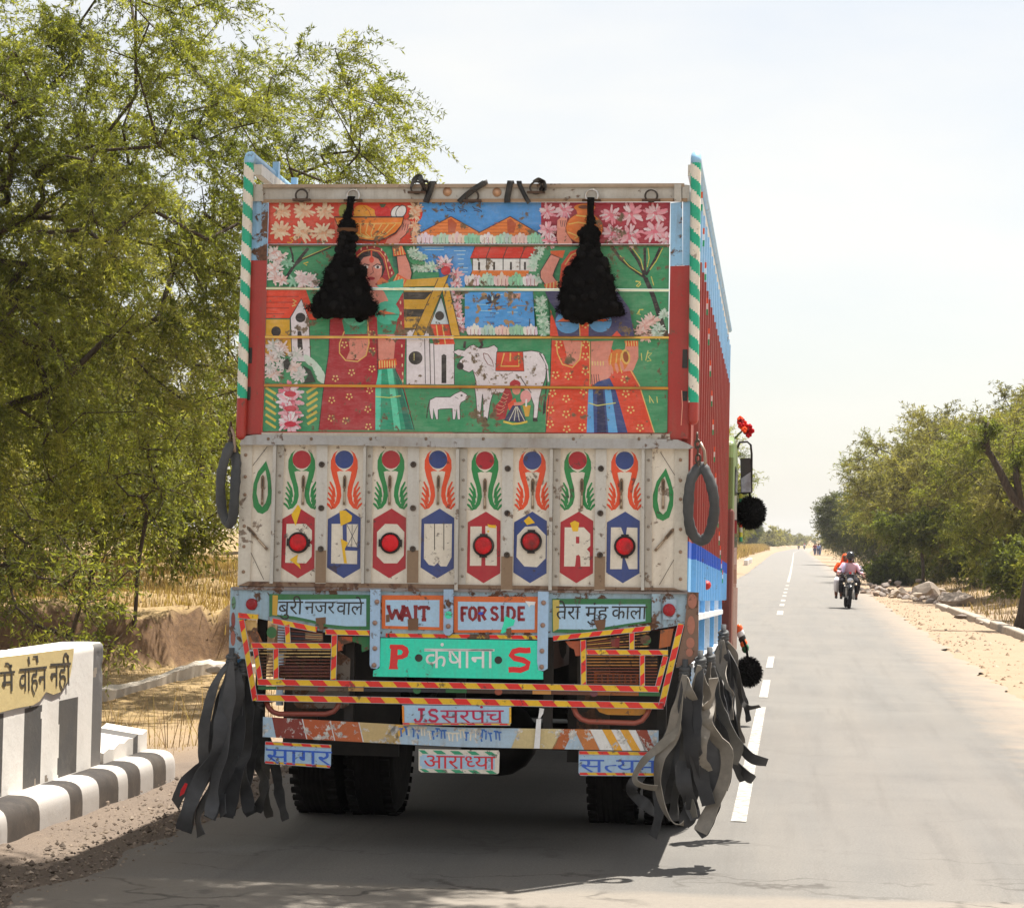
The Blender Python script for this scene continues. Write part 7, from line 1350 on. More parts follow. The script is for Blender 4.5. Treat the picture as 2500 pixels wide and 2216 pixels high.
# ------------------------------------------------------------------ rubble heap, boulders, slabs
def rock_mesh(seed, sx, sy, sz, ang=.35):
    bm = bmesh.new(); bmesh.ops.create_icosphere(bm, subdivisions=2, radius=1); rr = random.Random(seed)
    cuts = [(Vector((rr.uniform(-1, 1), rr.uniform(-1, 1), rr.uniform(-1, 1))).normalized(), rr.uniform(.5, .85)) for _ in range(9)]
    for v in bm.verts:
        for nv, d in cuts:
            e = v.co.dot(nv)-d
            if e > 0: v.co -= nv*e
        v.co = Vector((v.co.x*sx, v.co.y*sy, v.co.z*sz))*(1+rr.uniform(-.05, .05))
    me = bpy.data.meshes.new('rock'); bm.to_mesh(me); bm.free()
    ca = me.color_attributes.new('Col', 'FLOAT_COLOR', 'CORNER'); c = rr.choice([(.52, .43, .34), (.42, .35, .29), (.60, .52, .44), (.34, .29, .26), (.45, .33, .26)])
    ca.data.foreach_set('color', np.tile(np.array([*c, 1], np.float32), len(me.loops))); me.materials.append(M['stone']); return me
RM = [rock_mesh(100+i, 1, random.uniform(.6, 1), random.uniform(.45, .8)) for i in range(12)]
G4 = 'broken stones of the rubble heap'
rr = random.Random(31); kinds = ['pale broken stone lying in the roadside rubble heap', 'pale broken stone lying in the roadside rubble heap']
for i in range(135):
    u = rr.random(); back = abs(rr.gauss(0, 8)); gp = ground(2106+u*246+rr.uniform(-10, 10), 1449+u*30-back); x, y = gp.x, gp.y; s = rr.uniform(.07, .2)*(1.5 if rr.random() < .25 else 1); zz = zg(x, y)+s*.25+rr.random()*.028*back*(1-abs(u-.45))
    o = link(RM[i % 12], 'rubble_stone'); o.location = (x, y, zz); o.rotation_euler = (rr.uniform(-.5, .5), rr.uniform(-.5, .5), rr.uniform(0, 6)); o.scale = (s, s, s)
    tag(o, 'pale broken stone lying in the roadside rubble heap', 'stone', G4)
def rock(name, me, x, y, s, label, z=0, rot=0):
    o = link(me, name); o.location = (x, y, zg(x, y)+z); o.scale = s; o.rotation_euler = (0, 0, rot); tag(o, label, 'stone'); return o
rock('boulder', rock_mesh(201, 1, .8, 1.1), 4.75, 76, (.55, .5, .42), 'big grey block of stone in the middle of the rubble', .2)
rock('boulder', rock_mesh(202, 1, .7, .7), 5.15, 69, (.7, .5, .45), 'dark rounded boulder at the right end of the rubble', .15, .5)
rock('flat_stone', rock_mesh(203, 1, .8, .4), 4.35, 56.5, (.22, .18, .16), 'brown flat stone lying alone on the right sand', .05); rock('flat_stone', rock_mesh(204, 1, .8, .4), 4.55, 52.5, (.14, .12, .11), 'small brown stone left of the pruned trunk', .04)
rock('white_stone', rock_mesh(205, 1, .8, .6), -5.4, 17.6, (.14, .12, .1), 'pale stone in the dry grass behind the broken white stub', .05); rock('flat_stone', rock_mesh(206, 1, .7, .4), -6.0, 24.6, (.24, .2, .16), 'grey flat stone lying on the concrete ledge', .2)
b = MB()
for i, (y0, y1) in enumerate(((44.5, 47.8), (47.9, 51), (51.2, 54.2), (54.4, 57.5), (57.6, 62), (62.3, 66))):
    x0 = 4.75-.012*(y0-44); x1 = 4.75-.012*(y1-44); z = zg(x0, y0); t = .13+.03*math.sin(i*2.1); b = MB()
    b.hexa([(x0-.16, y0, z-.1), (x0+.16, y0, z-.1), (x1+.16, y1, z-.1), (x1-.16, y1, z-.1)], [(x0-.14, y0, z+t), (x0+.14, y0, z+t-.02), (x1+.14, y1, z+t), (x1-.14, y1, z+t+.02)], (.5, .43, .35))
    o = b.build('kerb_slab', M['stone'], bevel=.03); tag(o, 'long pale stone slab in the row edging the right sandy shoulder', 'slab', 'stone slabs edging the right shoulder')
for i, y in enumerate((172, 180, 189)):
    b = MB(); x = float(road_c(y)-road_l(y))-.9; z = zg(x, y); b.box((x-.15, y, z-.1), (x+.15, y+5.5, z+.42), (.75, .72, .68)); o = b.build('guard_stone', mk, bevel=.05); tag(o, 'white painted guard stone on the left verge far past the lorry', 'guard stone', 'white guard stones on the left verge')

# tree standing left of the frame, its boughs shading the near shoulder
o = (-7.0, 11.6, -.05)
br, cr = tree_meshes(90, [o, (-6.9, 11.7, 1.6), (-6.4, 11.9, 3.2), (-5.6, 12.3, 5.2)], [((-2.0, 12.7, 7.1), (2.3, 1.7, 1.0)), ((-5.4, 12.0, 6.6), (2.2, 1.6, 1.1))], 230, .0075, .47, o, 6, dict(ntw=14, nfr=20, twl=.6, fl=.11, fw=.035, cols=YELG, droop=.2, stick=.004), seg=.5, cap=.2)
add_tree('verge_tree', o, br, cr, 'tree whose boughs overhang the near left shoulder just out of the picture', 'tree')
# ------------------------------------------------------------------ things hung on the lorry
def fuzz(r, P, N, ln, w, col):
    n = len(P); d = unit(N+r.normal(size=(n, 3))*.7); s = unit(np.cross(d, r.normal(size=(n, 3))))*w; l = (ln*r.uniform(.5, 1.2, n))[:, None]
    V = np.stack([P-s, P+s, P+d*l+s*.6, P+d*l-s*.6], 1).reshape(-1, 3); return V, np.arange(4*n).reshape(-1, 4), np.tile(np.array([col]), (n, 1))*r.uniform(.5, 1.5, (n, 1))
WOOL = (.011, .0105, .0105)
def tassel(name, z, rows, label, d0=.075, seed=1, flat=.62, nf=5200):
    """rows: (x, y, r) down the tassel in drawing space"""
    r = np.random.default_rng(seed); sc = ZS_.get(z, 2.3833)*452; b = MB(); n = 20; rings = []
    t = empty(name, TP(*z(rows[0][0], rows[0][1]), d0)); tag(t, label, 'tassel', 'black wool tassels hanging on the lorry'); Pf = []; Nf = []; b.smooth = True
    for i, (x, y, rad) in enumerate(rows):
        c = TP(*z(x, y), d0+.0); R = rad/sc; ring = []
        for k in range(n):
            a = 2*math.pi*k/n; ring.append(len(b.v)); b.v.append(c+Vector((math.cos(a)*R, math.sin(a)*R*flat, 0)))
        rings.append(ring)
    for A, B in zip(rings, rings[1:]):
        for k in range(n): b.face((A[k], A[(k+1) % n], B[(k+1) % n], B[k]), WOOL)
    b.smooth = False; b.face(tuple(rings[0][::-1]), WOOL); b.face(tuple(rings[-1]), WOOL)
    rl = random.Random(seed+50)
    for k in range(110):
        i = rl.randint(8, len(rows)-2); u = rl.random(); x = rows[i][0]*(1-u)+rows[i+1][0]*u; y = rows[i][1]*(1-u)+rows[i+1][1]*u; R = (rows[i][2]*(1-u)+rows[i+1][2]*u)/sc; a = rl.uniform(math.pi, 2*math.pi) if rl.random() < .7 else rl.uniform(0, 6.3)
        b.ball(TP(*z(x, y), d0)+Vector((math.cos(a)*R*.93, math.sin(a)*R*flat*.93, 0)), .012+.02*rl.random()*min(1, R/.1), 7, 5, tuple(np.array(WOOL)*rl.uniform(.6, 1.8)))
    b.build('tassel_body', M['wool'], t)
    C = np.array([list(TP(*z(x, y), d0)) for x, y, _ in rows]); Rr = np.array([q[2]/sc for q in rows]); seg = np.maximum(Rr[1:]+Rr[:-1], .01)*np.linalg.norm(np.diff(C, axis=0), axis=1); st_ = 3
    seg[:st_] *= .25; pk = r.choice(len(seg), nf, p=seg/seg.sum()); u = r.random(nf); cen = C[pk]*(1-u[:, None])+C[pk+1]*u[:, None]; R = Rr[pk]*(1-u)+Rr[pk+1]*u; a = r.uniform(0, 2*math.pi, nf)
    N = np.stack([np.cos(a), np.sin(a)*flat, np.full(nf, -.25)], 1); P = cen+np.stack([np.cos(a)*R, np.sin(a)*R*flat, 0*a], 1)
    lump = 1+.10*np.sin(cen[:, 2]*90+a*5)[:, None]; P = cen+(P-cen)*lump
    V, Q, Cc = fuzz(r, P, N, .009+.010*R/.18, .0018, WOOL); np_mesh('fringe', V-np.array(t.location), Q, M['wool'], t, Cc); return t
ZS_[ZJ] = 2.3833
t1 = tassel('tassel', ZA, [(1050, 408, 34), (1042, 440, 30), (1036, 500, 30), (1026, 535, 34), (1018, 565, 40), (1016, 590, 30), (1018, 610, 60), (1018, 645, 76), (1014, 680, 74), (1014, 730, 70), (1010, 760, 78), (1004, 830, 74), (1000, 900, 80), (996, 960, 120), (990, 1020, 165), (996, 1080, 176), (996, 1150, 196), (990, 1220, 218), (984, 1280, 250), (984, 1340, 288), (990, 1385, 262), (985, 1412, 150)], 'fluffy black wool tassel hanging over the painted woman with the fruit bowl', seed=3)
b = MB(); c = TP(*ZA(1016, 690), .075); b.tube([c+Vector((math.cos(a)*.049, math.sin(a)*.032, 0)) for a in np.linspace(0, 2*math.pi, 18)[:-1]], .012, 6, c8(96, 66, 44), closed=True); b.build('band', M['cloth'], t1)
tassel('tassel', ZB, [(1078, 385, 28), (1076, 420, 28), (1074, 480, 26), (1075, 525, 26), (1078, 545, 34), (1078, 575, 34), (1075, 595, 30), (1070, 615, 66), (1066, 650, 78), (1062, 700, 70), (1062, 760, 72), (1064, 815, 84), (1062, 880, 130), (1056, 960, 170), (1050, 1050, 200), (1056, 1120, 212), (1066, 1190, 222), (1080, 1250, 238), (1086, 1280, 232), (1050, 1310, 140), (1005, 1340, 60)], 'fluffy black wool tassel hanging over the painted woman with the water pot', seed=4)
def pompom(z, x, y, rz, yy, label, seed):
    r = np.random.default_rng(seed); c = atY(*z(x, y), yy); R = rz/2.3833/(F/yy); t = empty('pompom', c); tag(t, label, 'pompom', 'black wool pompoms on the lorry cab'); b = MB()
    v = unit(r.normal(size=(4200, 3)))
    for k in range(26): q = unit(r.normal(size=(1, 3)))[0]; b.ball(c+Vector(q)*R*r.uniform(.5, .78), R*r.uniform(.34, .5), 9, 6, WOOL, (1, 1, 1.1))
    b.build('wool_ball', M['wool'], t); N = v; P = np.array(c)+v*np.array([R*.92, R*.92, R*1.0]); V, Q, C = fuzz(r, P, N, .045, .004, WOOL); np_mesh('fringe', V-np.array(c), Q, M['wool'], t, C)
    b = MB(); b.tube([c+Vector((0, 0, R*.9)), c+Vector((-.02, 0, R+.12)), c+Vector((-.05, 0, R+.2))], .012, 6, WOOL); b.build('cord', M['wool'], t)
pompom(ZJ, 458, 600, 76, YM, 'black wool pompom hanging under the lorry wing mirror', 5); pompom(ZJ, 444, 1525, 66, YM-.3, 'black wool pompom low down beside the rubber strips', 6)
# rubber loops with their shackles
GR_ = c8(62, 64, 66)
def smooth_path(P, n=60, closed=False):
    P = [Vector(p) for p in P]; m = len(P); out = []
    for i in range(n if closed else n+1):
        t = i/n*(m if closed else m-1); k = int(t); f = t-k
        if not closed and k >= m-1: k = m-2; f = 1.0
        g = (lambda j: P[j % m]) if closed else (lambda j: P[min(max(j, 0), m-1)])
        a, b_, c, d = g(k-1), g(k), g(k+1), g(k+2); out.append(.5*((2*b_)+(c-a)*f+(2*a-5*b_+4*c-d)*f*f+(3*b_-a-3*c+d)*f**3))
    return out
for z, pts, rp, label, d in ((ZJ, [(150, 345), (112, 410), (98, 520), (98, 630), (118, 715), (163, 760), (208, 735), (240, 645), (248, 545), (230, 440), (196, 355), (172, 332)], 13, 'grey rubber inner tube loop hung at the right end of the tailgate', .05),
                             (ZS, [(745, 400), (690, 500), (645, 660), (628, 820), (630, 980), (655, 1150), (715, 1255), (755, 1220), (775, 1080), (785, 900), (795, 720), (802, 590), (775, 470)], 12.5, 'grey rubber inner tube loop hung at the left end of the tailgate', .05)):
    t = empty('rubber_loop', TP(*z(*pts[0]), d)); tag(t, label, 'rubber loop', 'inner tube loops at the tailgate ends'); b = MB()
    pp = [TP(*z(*p), d+.03*math.sin(i*.9)) for i, p in enumerate(pts)]; sp = smooth_path(pp, 64, True); rr_ = [rp/452*(1+.06*math.sin(i*1.9)+.05*math.sin(i*.7)) for i in range(64)]
    b.tube(sp, rr_, 12, GR_, closed=True, flat=((0, 1, 0), .7)); b.build('inner_tube', M['tube_rubber'], t); b = MB(); ex = Vector((1, 0, 0)); ez = Vector((0, 0, 1))
    if z is ZJ: ch = [(148, 160), (150, 200), (152, 240), (154, 285), (156, 325)]; hk = [(165, 190), (190, 240), (195, 300), (190, 345)]
    else: ch = [(738, 190), (738, 250), (740, 310), (742, 370), (748, 420)]; hk = [(745, 190), (775, 280), (782, 380), (785, 470)]
    for i, p in enumerate(ch):
        c = TP(*z(*p), d); e = ex if i % 2 else Vector((0, 1, 0)); b.tube([c+e*.013*math.cos(a)+ez*.024*math.sin(a) for a in np.linspace(0, 2*math.pi, 13)[:-1]], .006, 6, c8(70, 58, 50), closed=True)
    b.tube([TP(*z(*p), d+.01) for p in hk], .009, 6, c8(150, 130, 115)); b.build('shackle', M['steel'], t)
# cut rubber strips
def ribbon(b, z, pts, w, d, tw0=0.0, tw1=0.0, col=GR_, seed=0, th=.004, yy=None):
    rr_ = random.Random(seed); P = [TP(*z(*p), d+rr_.uniform(-.05, .05)) if yy is None else atY(*z(*p), yy+rr_.uniform(-.06, .06)) for p in pts]; S = smooth_path(P, 34); n = len(S); w = w*.5; fw = Vector((0, -1, 0)); V0 = []
    ph = rr_.uniform(0, 6)
    for i, q in enumerate(S):
        t = (S[min(i+1, n-1)]-S[max(i-1, 0)]).normalized(); s = t.cross(fw); s = s.normalized() if s.length > .05 else Vector((1, 0, 0)); f = i/(n-1)
        a = tw0+(tw1-tw0)*f+.55*math.sin(f*6+ph)+.25*math.sin(f*15+2*ph); s = s*math.cos(a)+t.cross(s)*math.sin(a); ww = w*min(1, .35+f*3.5)*(1+.10*math.sin(f*19+ph)+.05*math.sin(f*43)); nn = t.cross(s).normalized()*th/2
        V0.append((q-s*ww-nn, q+s*ww-nn, q+s*ww+nn, q-s*ww+nn))
    # flat strip: front and back sheets shaded apart, crisp cut edges
    b.smooth = True; k = len(b.v)
    for q in V0: b.v += [q[0], q[1]]
    for q in V0: b.v += [q[3], q[2]]
    m = 2*n
    for i in range(n-1):
        b.face((k+2*i, k+2*i+1, k+2*i+3, k+2*i+2), col); b.face((k+m+2*i+1, k+m+2*i, k+m+2*i+2, k+m+2*i+3), col)
    b.smooth = False
    for i in range(n-1):
        for e in (0, 1):
            q0, q1 = V0[i], V0[i+1]; u = (0, 3) if e == 0 else (1, 2); b.quad(q0[u[0]], q1[u[0]], q1[u[1]], q0[u[1]], tuple(v*1.25 for v in col))
    b.quad(*V0[0], col=col); b.quad(*V0[-1], col=col)
def bundle(z, knot, strips, label, d=.02, seed=0, yy=None):
    at = (lambda p, dd=0: TP(*z(*p), d+dd)) if yy is None else (lambda p, dd=0: atY(*z(*p), yy-dd))
    t = empty('rubber_streamer', at(knot)); tag(t, label, 'rubber strips', 'bunches of cut rubber strips hanging from the lorry'); b = MB(); c = at(knot, .01)
    for k in range(4): b.tube([c+Vector((math.cos(a)*.022, math.sin(a)*.022, .03-.02*k+.008*math.sin(a+k))) for a in np.linspace(0, 2*math.pi, 11)[:-1]], .013, 6, GR_, closed=True)
    b.tube([c+Vector((0, 0, -.05)), c+Vector((0, 0, .08))], .016, 7, GR_); b.build('knot', M['tube_rubber'], t)
    for i, s in enumerate(strips):
        b = MB(); ribbon(b, z, s[0], s[1], d+s[2] if yy is None else 0, s[3], s[4], c8(*(s[5] if len(s) > 5 else (52, 52, 54))), seed*20+i, yy=None if yy is None else yy-s[2]); b.build('strip', M['tube_rubber'], t, fix=True)
SUNLIT_GREY = (126, 119, 109)  # paler strips: sunlight and some dust put into the rubber colour
bundle(ZH, (1462, 575), [([(1460, 580), (1430, 760), (1385, 950), (1305, 1100), (1292, 1260), (1335, 1420), (1400, 1505), (1455, 1505)], .075, .05, .3, 1.0, SUNLIT_GREY), ([(1455, 590), (1420, 900), (1335, 1000), (1225, 1095), (1165, 1175), (1152, 1240), (1200, 1272), (1285, 1285)], .045, .09, 1.2, .2, (120, 114, 104)),
   ([(1450, 600), (1440, 800), (1440, 1000), (1455, 1250), (1500, 1400), (1455, 1520)], .08, .02, .1, -.3), ([(1445, 600), (1400, 900), (1350, 1100), (1300, 1300), (1300, 1450), (1262, 1590)], .07, -.05, 0, .4, (48, 48, 50)), ([(1430, 640), (1390, 900), (1280, 1100), (1140, 1260), (1145, 1330), (1220, 1390), (1285, 1450)], .06, -.1, .3, -.5, (44, 44, 46)), ([(1475, 580), (1480, 900), (1440, 1200), (1400, 1330), (1390, 1490)], .065, -.02, -.2, .5, (60, 58, 56)), ([(1440, 600), (1420, 820), (1400, 1000), (1370, 1200), (1360, 1380)], .075, -.08, .1, .2, (34, 34, 36)), ([(1455, 600), (1470, 850), (1500, 1050), (1520, 1250), (1490, 1420)], .075, .06, .2, -.2, (40, 40, 42))], 'curling cut rubber strips at the corner nearest the number plates', .03, 1)
bundle(ZH, (1558, 520), [([(1470, 600), (1490, 690), (1535, 800), (1590, 870), (1562, 980), (1560, 1110), (1592, 1185)], .072, .07, .7, -.4, SUNLIT_GREY), ([(1555, 510), (1572, 640), (1602, 750), (1592, 870), (1660, 980), (1722, 1060), (1705, 1240), (1625, 1420), (1560, 1560)], .08, .04, .8, 0, SUNLIT_GREY), ([(1550, 520), (1545, 680), (1572, 790), (1632, 720), (1640, 600)], .06, .08, .4, .9, SUNLIT_GREY),
   ([(1560, 560), (1560, 900), (1540, 1200), (1480, 1300), (1530, 1480)], .07, 0, 0, .5, (70, 70, 72)), ([(1560, 540), (1530, 800), (1520, 1000), (1560, 1200), (1610, 1390)], .08, .09, .1, .3, (42, 42, 44)), ([(1550, 540), (1580, 760), (1650, 900), (1660, 1100), (1600, 1300)], .07, -.06, .2, .4, (34, 34, 36)), ([(1565, 560), (1610, 900), (1640, 1200), (1640, 1380), (1600, 1500), (1545, 1570)], .075, -.02, .2, -.3, (46, 46, 48)), ([(1545, 560), (1500, 900), (1490, 1180), (1470, 1280), (1520, 1470)], .06, .03, .9, .2, (110, 106, 98))], 'long pale twisted rubber strips below the corner column', .02, 2)
bundle(ZH, (1615, 500), [([(1612, 490), (1650, 650), (1682, 800), (1740, 930), (1792, 1050), (1765, 1135)], .065, .03, .5, -.2, (80, 78, 74)), ([(1620, 500), (1600, 640), (1625, 800), (1600, 950), (1640, 1100), (1625, 1300)], .06, .05, .9, .1, SUNLIT_GREY), ([(1615, 520), (1680, 700), (1700, 900), (1680, 1100), (1710, 1250)], .07, -.02, .2, .2, (36, 36, 38)), ([(1610, 520), (1630, 800), (1700, 950), (1730, 1100), (1700, 1300)], .06, 0, 0, .4, (50, 50, 52)), ([(1630, 520), (1660, 760), (1640, 980), (1690, 1150), (1650, 1330)], .055, -.03, .6, .1, (96, 92, 86))], 'middle bunch of cut rubber strips on the right side', -.1, 3)
yD = 13.6
bundle(ZH, (1702, 350), [([(1700, 340), (1700, 440), (1732, 560), (1722, 700), (1772, 860), (1802, 1000), (1872, 1095), (1975, 1125)], .06, .05, .2, 1.0, (46, 46, 48)), ([(1700, 350), (1665, 480), (1672, 700), (1690, 900), (1752, 1080), (1842, 1200), (1890, 1235)], .06, 0, .1, .7, (50, 50, 52)), ([(1705, 350), (1762, 460), (1770, 600), (1800, 760), (1792, 900), (1815, 1010)], .055, -.05, .9, .4, SUNLIT_GREY),
   ([(1695, 360), (1690, 500), (1722, 640), (1760, 720), (1740, 860)], .07, .08, .6, 1.1, SUNLIT_GREY), ([(1710, 380), (1740, 600), (1750, 900), (1768, 1110), (1830, 1240)], .05, .02, .3, -.4, (44, 44, 46)), ([(1690, 380), (1655, 560), (1660, 800), (1700, 1000)], .06, .03, .4, .8, (90, 86, 80)), ([(1715, 400), (1790, 560), (1810, 720), (1850, 780), (1930, 775)], .03, .0, .2, .9, (60, 58, 56)), ([(1720, 420), (1800, 640), (1840, 760), (1860, 870)], .035, -.04, .6, .2, (52, 52, 54))], 'dark rubber strips blowing out over the road past the side guard', .0, 4, yD)
bundle(ZM, (1255, 480), [([(1250, 470), (1165, 600), (1112, 800), (1102, 950), (1108, 1040), (1040, 1110), (975, 1190), (950, 1250)], .085, .05, .2, .6, (50, 50, 52)), ([(1258, 470), (1230, 620), (1202, 800), (1180, 950), (1092, 1100), (1015, 1290), (992, 1390)], .08, .08, .1, -.3, (64, 64, 66)), ([(1272, 475), (1288, 620), (1250, 850), (1182, 1010), (1160, 1150), (1075, 1300), (1090, 1420)], .08, .02, -.2, .5, (56, 56, 58)),
   ([(1262, 480), (1200, 700), (1160, 900), (1140, 1050), (1060, 1220), (1010, 1400)], .07, .0, 0, .3, (46, 46, 48)), ([(1255, 480), (1240, 700), (1225, 900), (1170, 1100), (1150, 1250), (1130, 1320)], .07, .1, .5, -.1, (70, 70, 72))], 'black rubber strips fanning out at the left corner with one red tipped', .0, 5)
bundle(ZM, (1322, 520), [([(1320, 510), (1302, 700), (1292, 900), (1242, 1050), (1192, 1200), (1135, 1325)], .07, .02, .2, -.2, (52, 52, 54)), ([(1330, 540), (1352, 760), (1332, 950), (1292, 1080), (1242, 1250), (1232, 1320)], .08, .0, .1, .4, (44, 44, 46)), ([(1325, 560), (1350, 800), (1310, 1000), (1330, 1150), (1350, 1290)], .07, -.05, .4, 0, (40, 40, 42)), ([(1318, 560), (1290, 800), (1270, 1000), (1200, 1150), (1210, 1310)], .06, .05, 0, .6, (66, 66, 68))], 'second bunch of black rubber strips from the left, under the hazard frame', -.03, 6)
bundle(ZM, (1398, 700), [([(1392, 720), (1382, 900), (1352, 1050), (1332, 1200), (1362, 1305)], .07, .02, .2, .1, (38, 38, 40)), ([(1420, 900), (1402, 1050), (1440, 1150), (1392, 1290)], .06, 0, .1, .4, (40, 40, 40)), ([(1400, 740), (1440, 1000), (1432, 1180), (1462, 1320)], .055, -.06, .3, 0, (54, 50, 44)), ([(1405, 760), (1490, 1040), (1515, 1200), (1548, 1335)], .055, -.1, .2, .3, (40, 40, 42)), ([(1402, 760), (1360, 1000), (1260, 1150), (1250, 1310)], .06, -.04, .1, .5, (36, 36, 38))], 'short dark rubber strips hanging in front of the left tyre', -.1, 7)
b = MB(); b.prism([ZM(*p) for p in [(1003, 1132), (1018, 1138), (998, 1190), (972, 1208), (980, 1170)]], W1(.125), W1(.12), c8(190, 45, 48)); red = b.build('red_tip', M['cloth'], bpy.data.objects['rubber_streamer.004'])
# straps flung over the top rail
for i, (pts, w, lb) in enumerate(([([(598, 380), (570, 390)] and [(634, 190), (615, 260), (590, 330), (570, 386)], .034, 'black rubber strap left of the two rail bolts'), ([(1150, 192), (1060, 250), (980, 310), (900, 386)], .032, 'black rubber strap slanting across the middle of the top rail'), ([(1412, 185), (1400, 260), (1385, 330), (1384, 388)], .034, 'upright black rubber strap right of the rail bolts'), ([(1498, 188), (1530, 260), (1565, 330), (1602, 390)], .024, 'thin black rubber strap beside the right hand ring')])):
    b = MB(); P = [TP(*ZO(*p), .045) for p in pts]; P = [P[0]+Vector((0, .12, -.02)), P[0]+Vector((0, .03, .012))]+P; S = smooth_path(P, 20); k = len(b.v); ww = w/2
    for s_, nx in zip(S, S[1:]+[S[-1]*2-S[-2]]):
        t = (nx-s_).normalized(); e = t.cross(Vector((0, -1, .001))); e = e.normalized() if e.length > .3 else Vector((1, 0, 0)); e = e if e.x > 0 else -e; b.v += [s_-e*ww, s_+e*ww, s_+e*ww+Vector((0, .004, 0)), s_-e*ww+Vector((0, .004, 0))]
    b.smooth = True
    for j in range(len(S)-1):
        for m_ in range(4): b.face((k+4*j+m_, k+4*j+(m_+1) % 4, k+4*j+4+(m_+1) % 4, k+4*j+4+m_), c8(38, 37, 37))
    tag(b.build('rubber_strap', M['rubber']), lb, 'strap', 'rubber straps over the top rail')
for pts, lb in (([(425, 235), (450, 170), (505, 125), (530, 190), (560, 260), (540, 180), (575, 175), (600, 210)], 'knotted black rag tied through the left hand ring'), ([(1640, 180), (1700, 165), (1745, 185), (1770, 240), (1745, 270), (1710, 230)], 'knotted black rag tied through the right hand ring')):
    b = MB(); ribbon(b, ZO, pts, .03, .07, .2, .9, c8(40, 38, 38), 9); tag(b.build('tied_rag', M['rubber']), lb, 'rag', 'rags tied on the top rail')
# red flowers on the cab corner
r_ = random.Random(12); c = atY(*ZJ(428, 105), YM-.35); t = empty('flower_bunch', c); tag(t, 'bunch of red and orange cloth flowers on the lorry cab corner', 'flowers'); b = MB()
for k in range(17):
    o = Vector((r_.uniform(-.07, .07), r_.uniform(-.1, .1), 0)); o.z = -o.x*.9+r_.uniform(-.04, .05); cc = c8(*r_.choice([(200, 40, 26), (170, 20, 30), (220, 74, 34), (120, 16, 24)]))
    for m_ in range(6): a = m_*1.05+r_.random(); b.ball(c+o+Vector((math.cos(a)*.015, r_.uniform(-.02, .02), math.sin(a)*.015)), .016, 6, 4, cc)
b.build('petals', M['cloth'], t)
b = MB(); b.tube([c+Vector((-.25, .1, -.25)), c+Vector((-.08, .05, -.08)), c], .01, 6, c8(50, 80, 40)); b.build('stem', M['paint'], t)
# ------------------------------------------------------------------ motorcycles, riders, walkers
def m_flat(name, col, rough=.85):
    k = NT(name); o = k.obj(); n = k.noise(o, 30, 4, .6); c = k.mix(k.ramp(n, .3, .7, 0, .35), lin(col), tuple(v*.6 for v in lin(col))); k.bsdf(c, rough, 0, k.bump(n, .3, .01), .2); return k.m
CL = {n: m_flat(n, c) for n, c in {'pink cloth': (222, 176, 190), 'white cloth': (226, 222, 226), 'black cloth': (40, 38, 42), 'orange cloth': (232, 84, 28), 'brown skin': (116, 74, 54), 'navy cloth': (62, 70, 98), 'yellow cloth': (206, 200, 70), 'blue cloth': (120, 146, 196), 'dark hair': (24, 20, 20), 'lilac cloth': (200, 190, 220), 'maroon cloth': (120, 50, 60), 'grey cloth': (120, 118, 116)}.items()}
def skin_mesh(name, V, E_, R, mat, parent, sub=1):
    me = bpy.data.meshes.new(name); me.from_pydata([Vector(v) for v in V], E_, []); me.materials.append(mat); o = link(me, name, parent)
    sk = me.skin_vertices.new() if hasattr(me.skin_vertices, 'new') else None
    o.modifiers.new('skin', 'SKIN').use_smooth_shade = True
    if not me.skin_vertices:
        bm = bmesh.new(); bm.from_mesh(me); bm.verts.layers.skin.verify(); bm.to_mesh(me); bm.free()
    for i, r in enumerate(R):
        s = me.skin_vertices[0].data[i]; s.radius = (r, r) if not hasattr(r, '__len__') else r; s.use_root = (i == 0)
    s = o.modifiers.new('sub', 'SUBSURF'); s.levels = sub; s.render_levels = sub; return o
def chain(*seqs):
    """seqs of (x,y,z,r); a seq may start with an index to branch from"""
    V = []; R = []; E_ = []
    for s in seqs:
        prev = None
        for it in s:
            if isinstance(it, int): prev = it; continue
            V.append(it[:3]); R.append(it[3]); i = len(V)-1
            if prev is not None: E_.append((prev, i))
            prev = i
    return V, E_, R
def hand(b, p, d, col, s=1.0):
    """palm, four curled fingers of different length and a thumb from its side"""
    p = Vector(p); d = Vector(d).normalized(); r = d.orthogonal().normalized(); u = d.cross(r)
    b.ball(p+d*.04, .04*s, 8, 6, col, (.9, .5, 1), d.to_track_quat('Z', 'Y').to_matrix())
    for k, (o, l) in enumerate(((-.03, .06), (-.01, .075), (.01, .07), (.03, .055))):
        q = p+d*.075+r*o; b.tube([q, q+d*l*.5+u*.01, q+d*l*.7+u*.035, q+d*l*.5+u*.055], [.0095, .009, .008, .007], 6, col)
    q = p+d*.03-r*.035; b.tube([q, q-r*.025+d*.03, q-r*.02+d*.055+u*.02], [.011, .01, .008], 6, col)
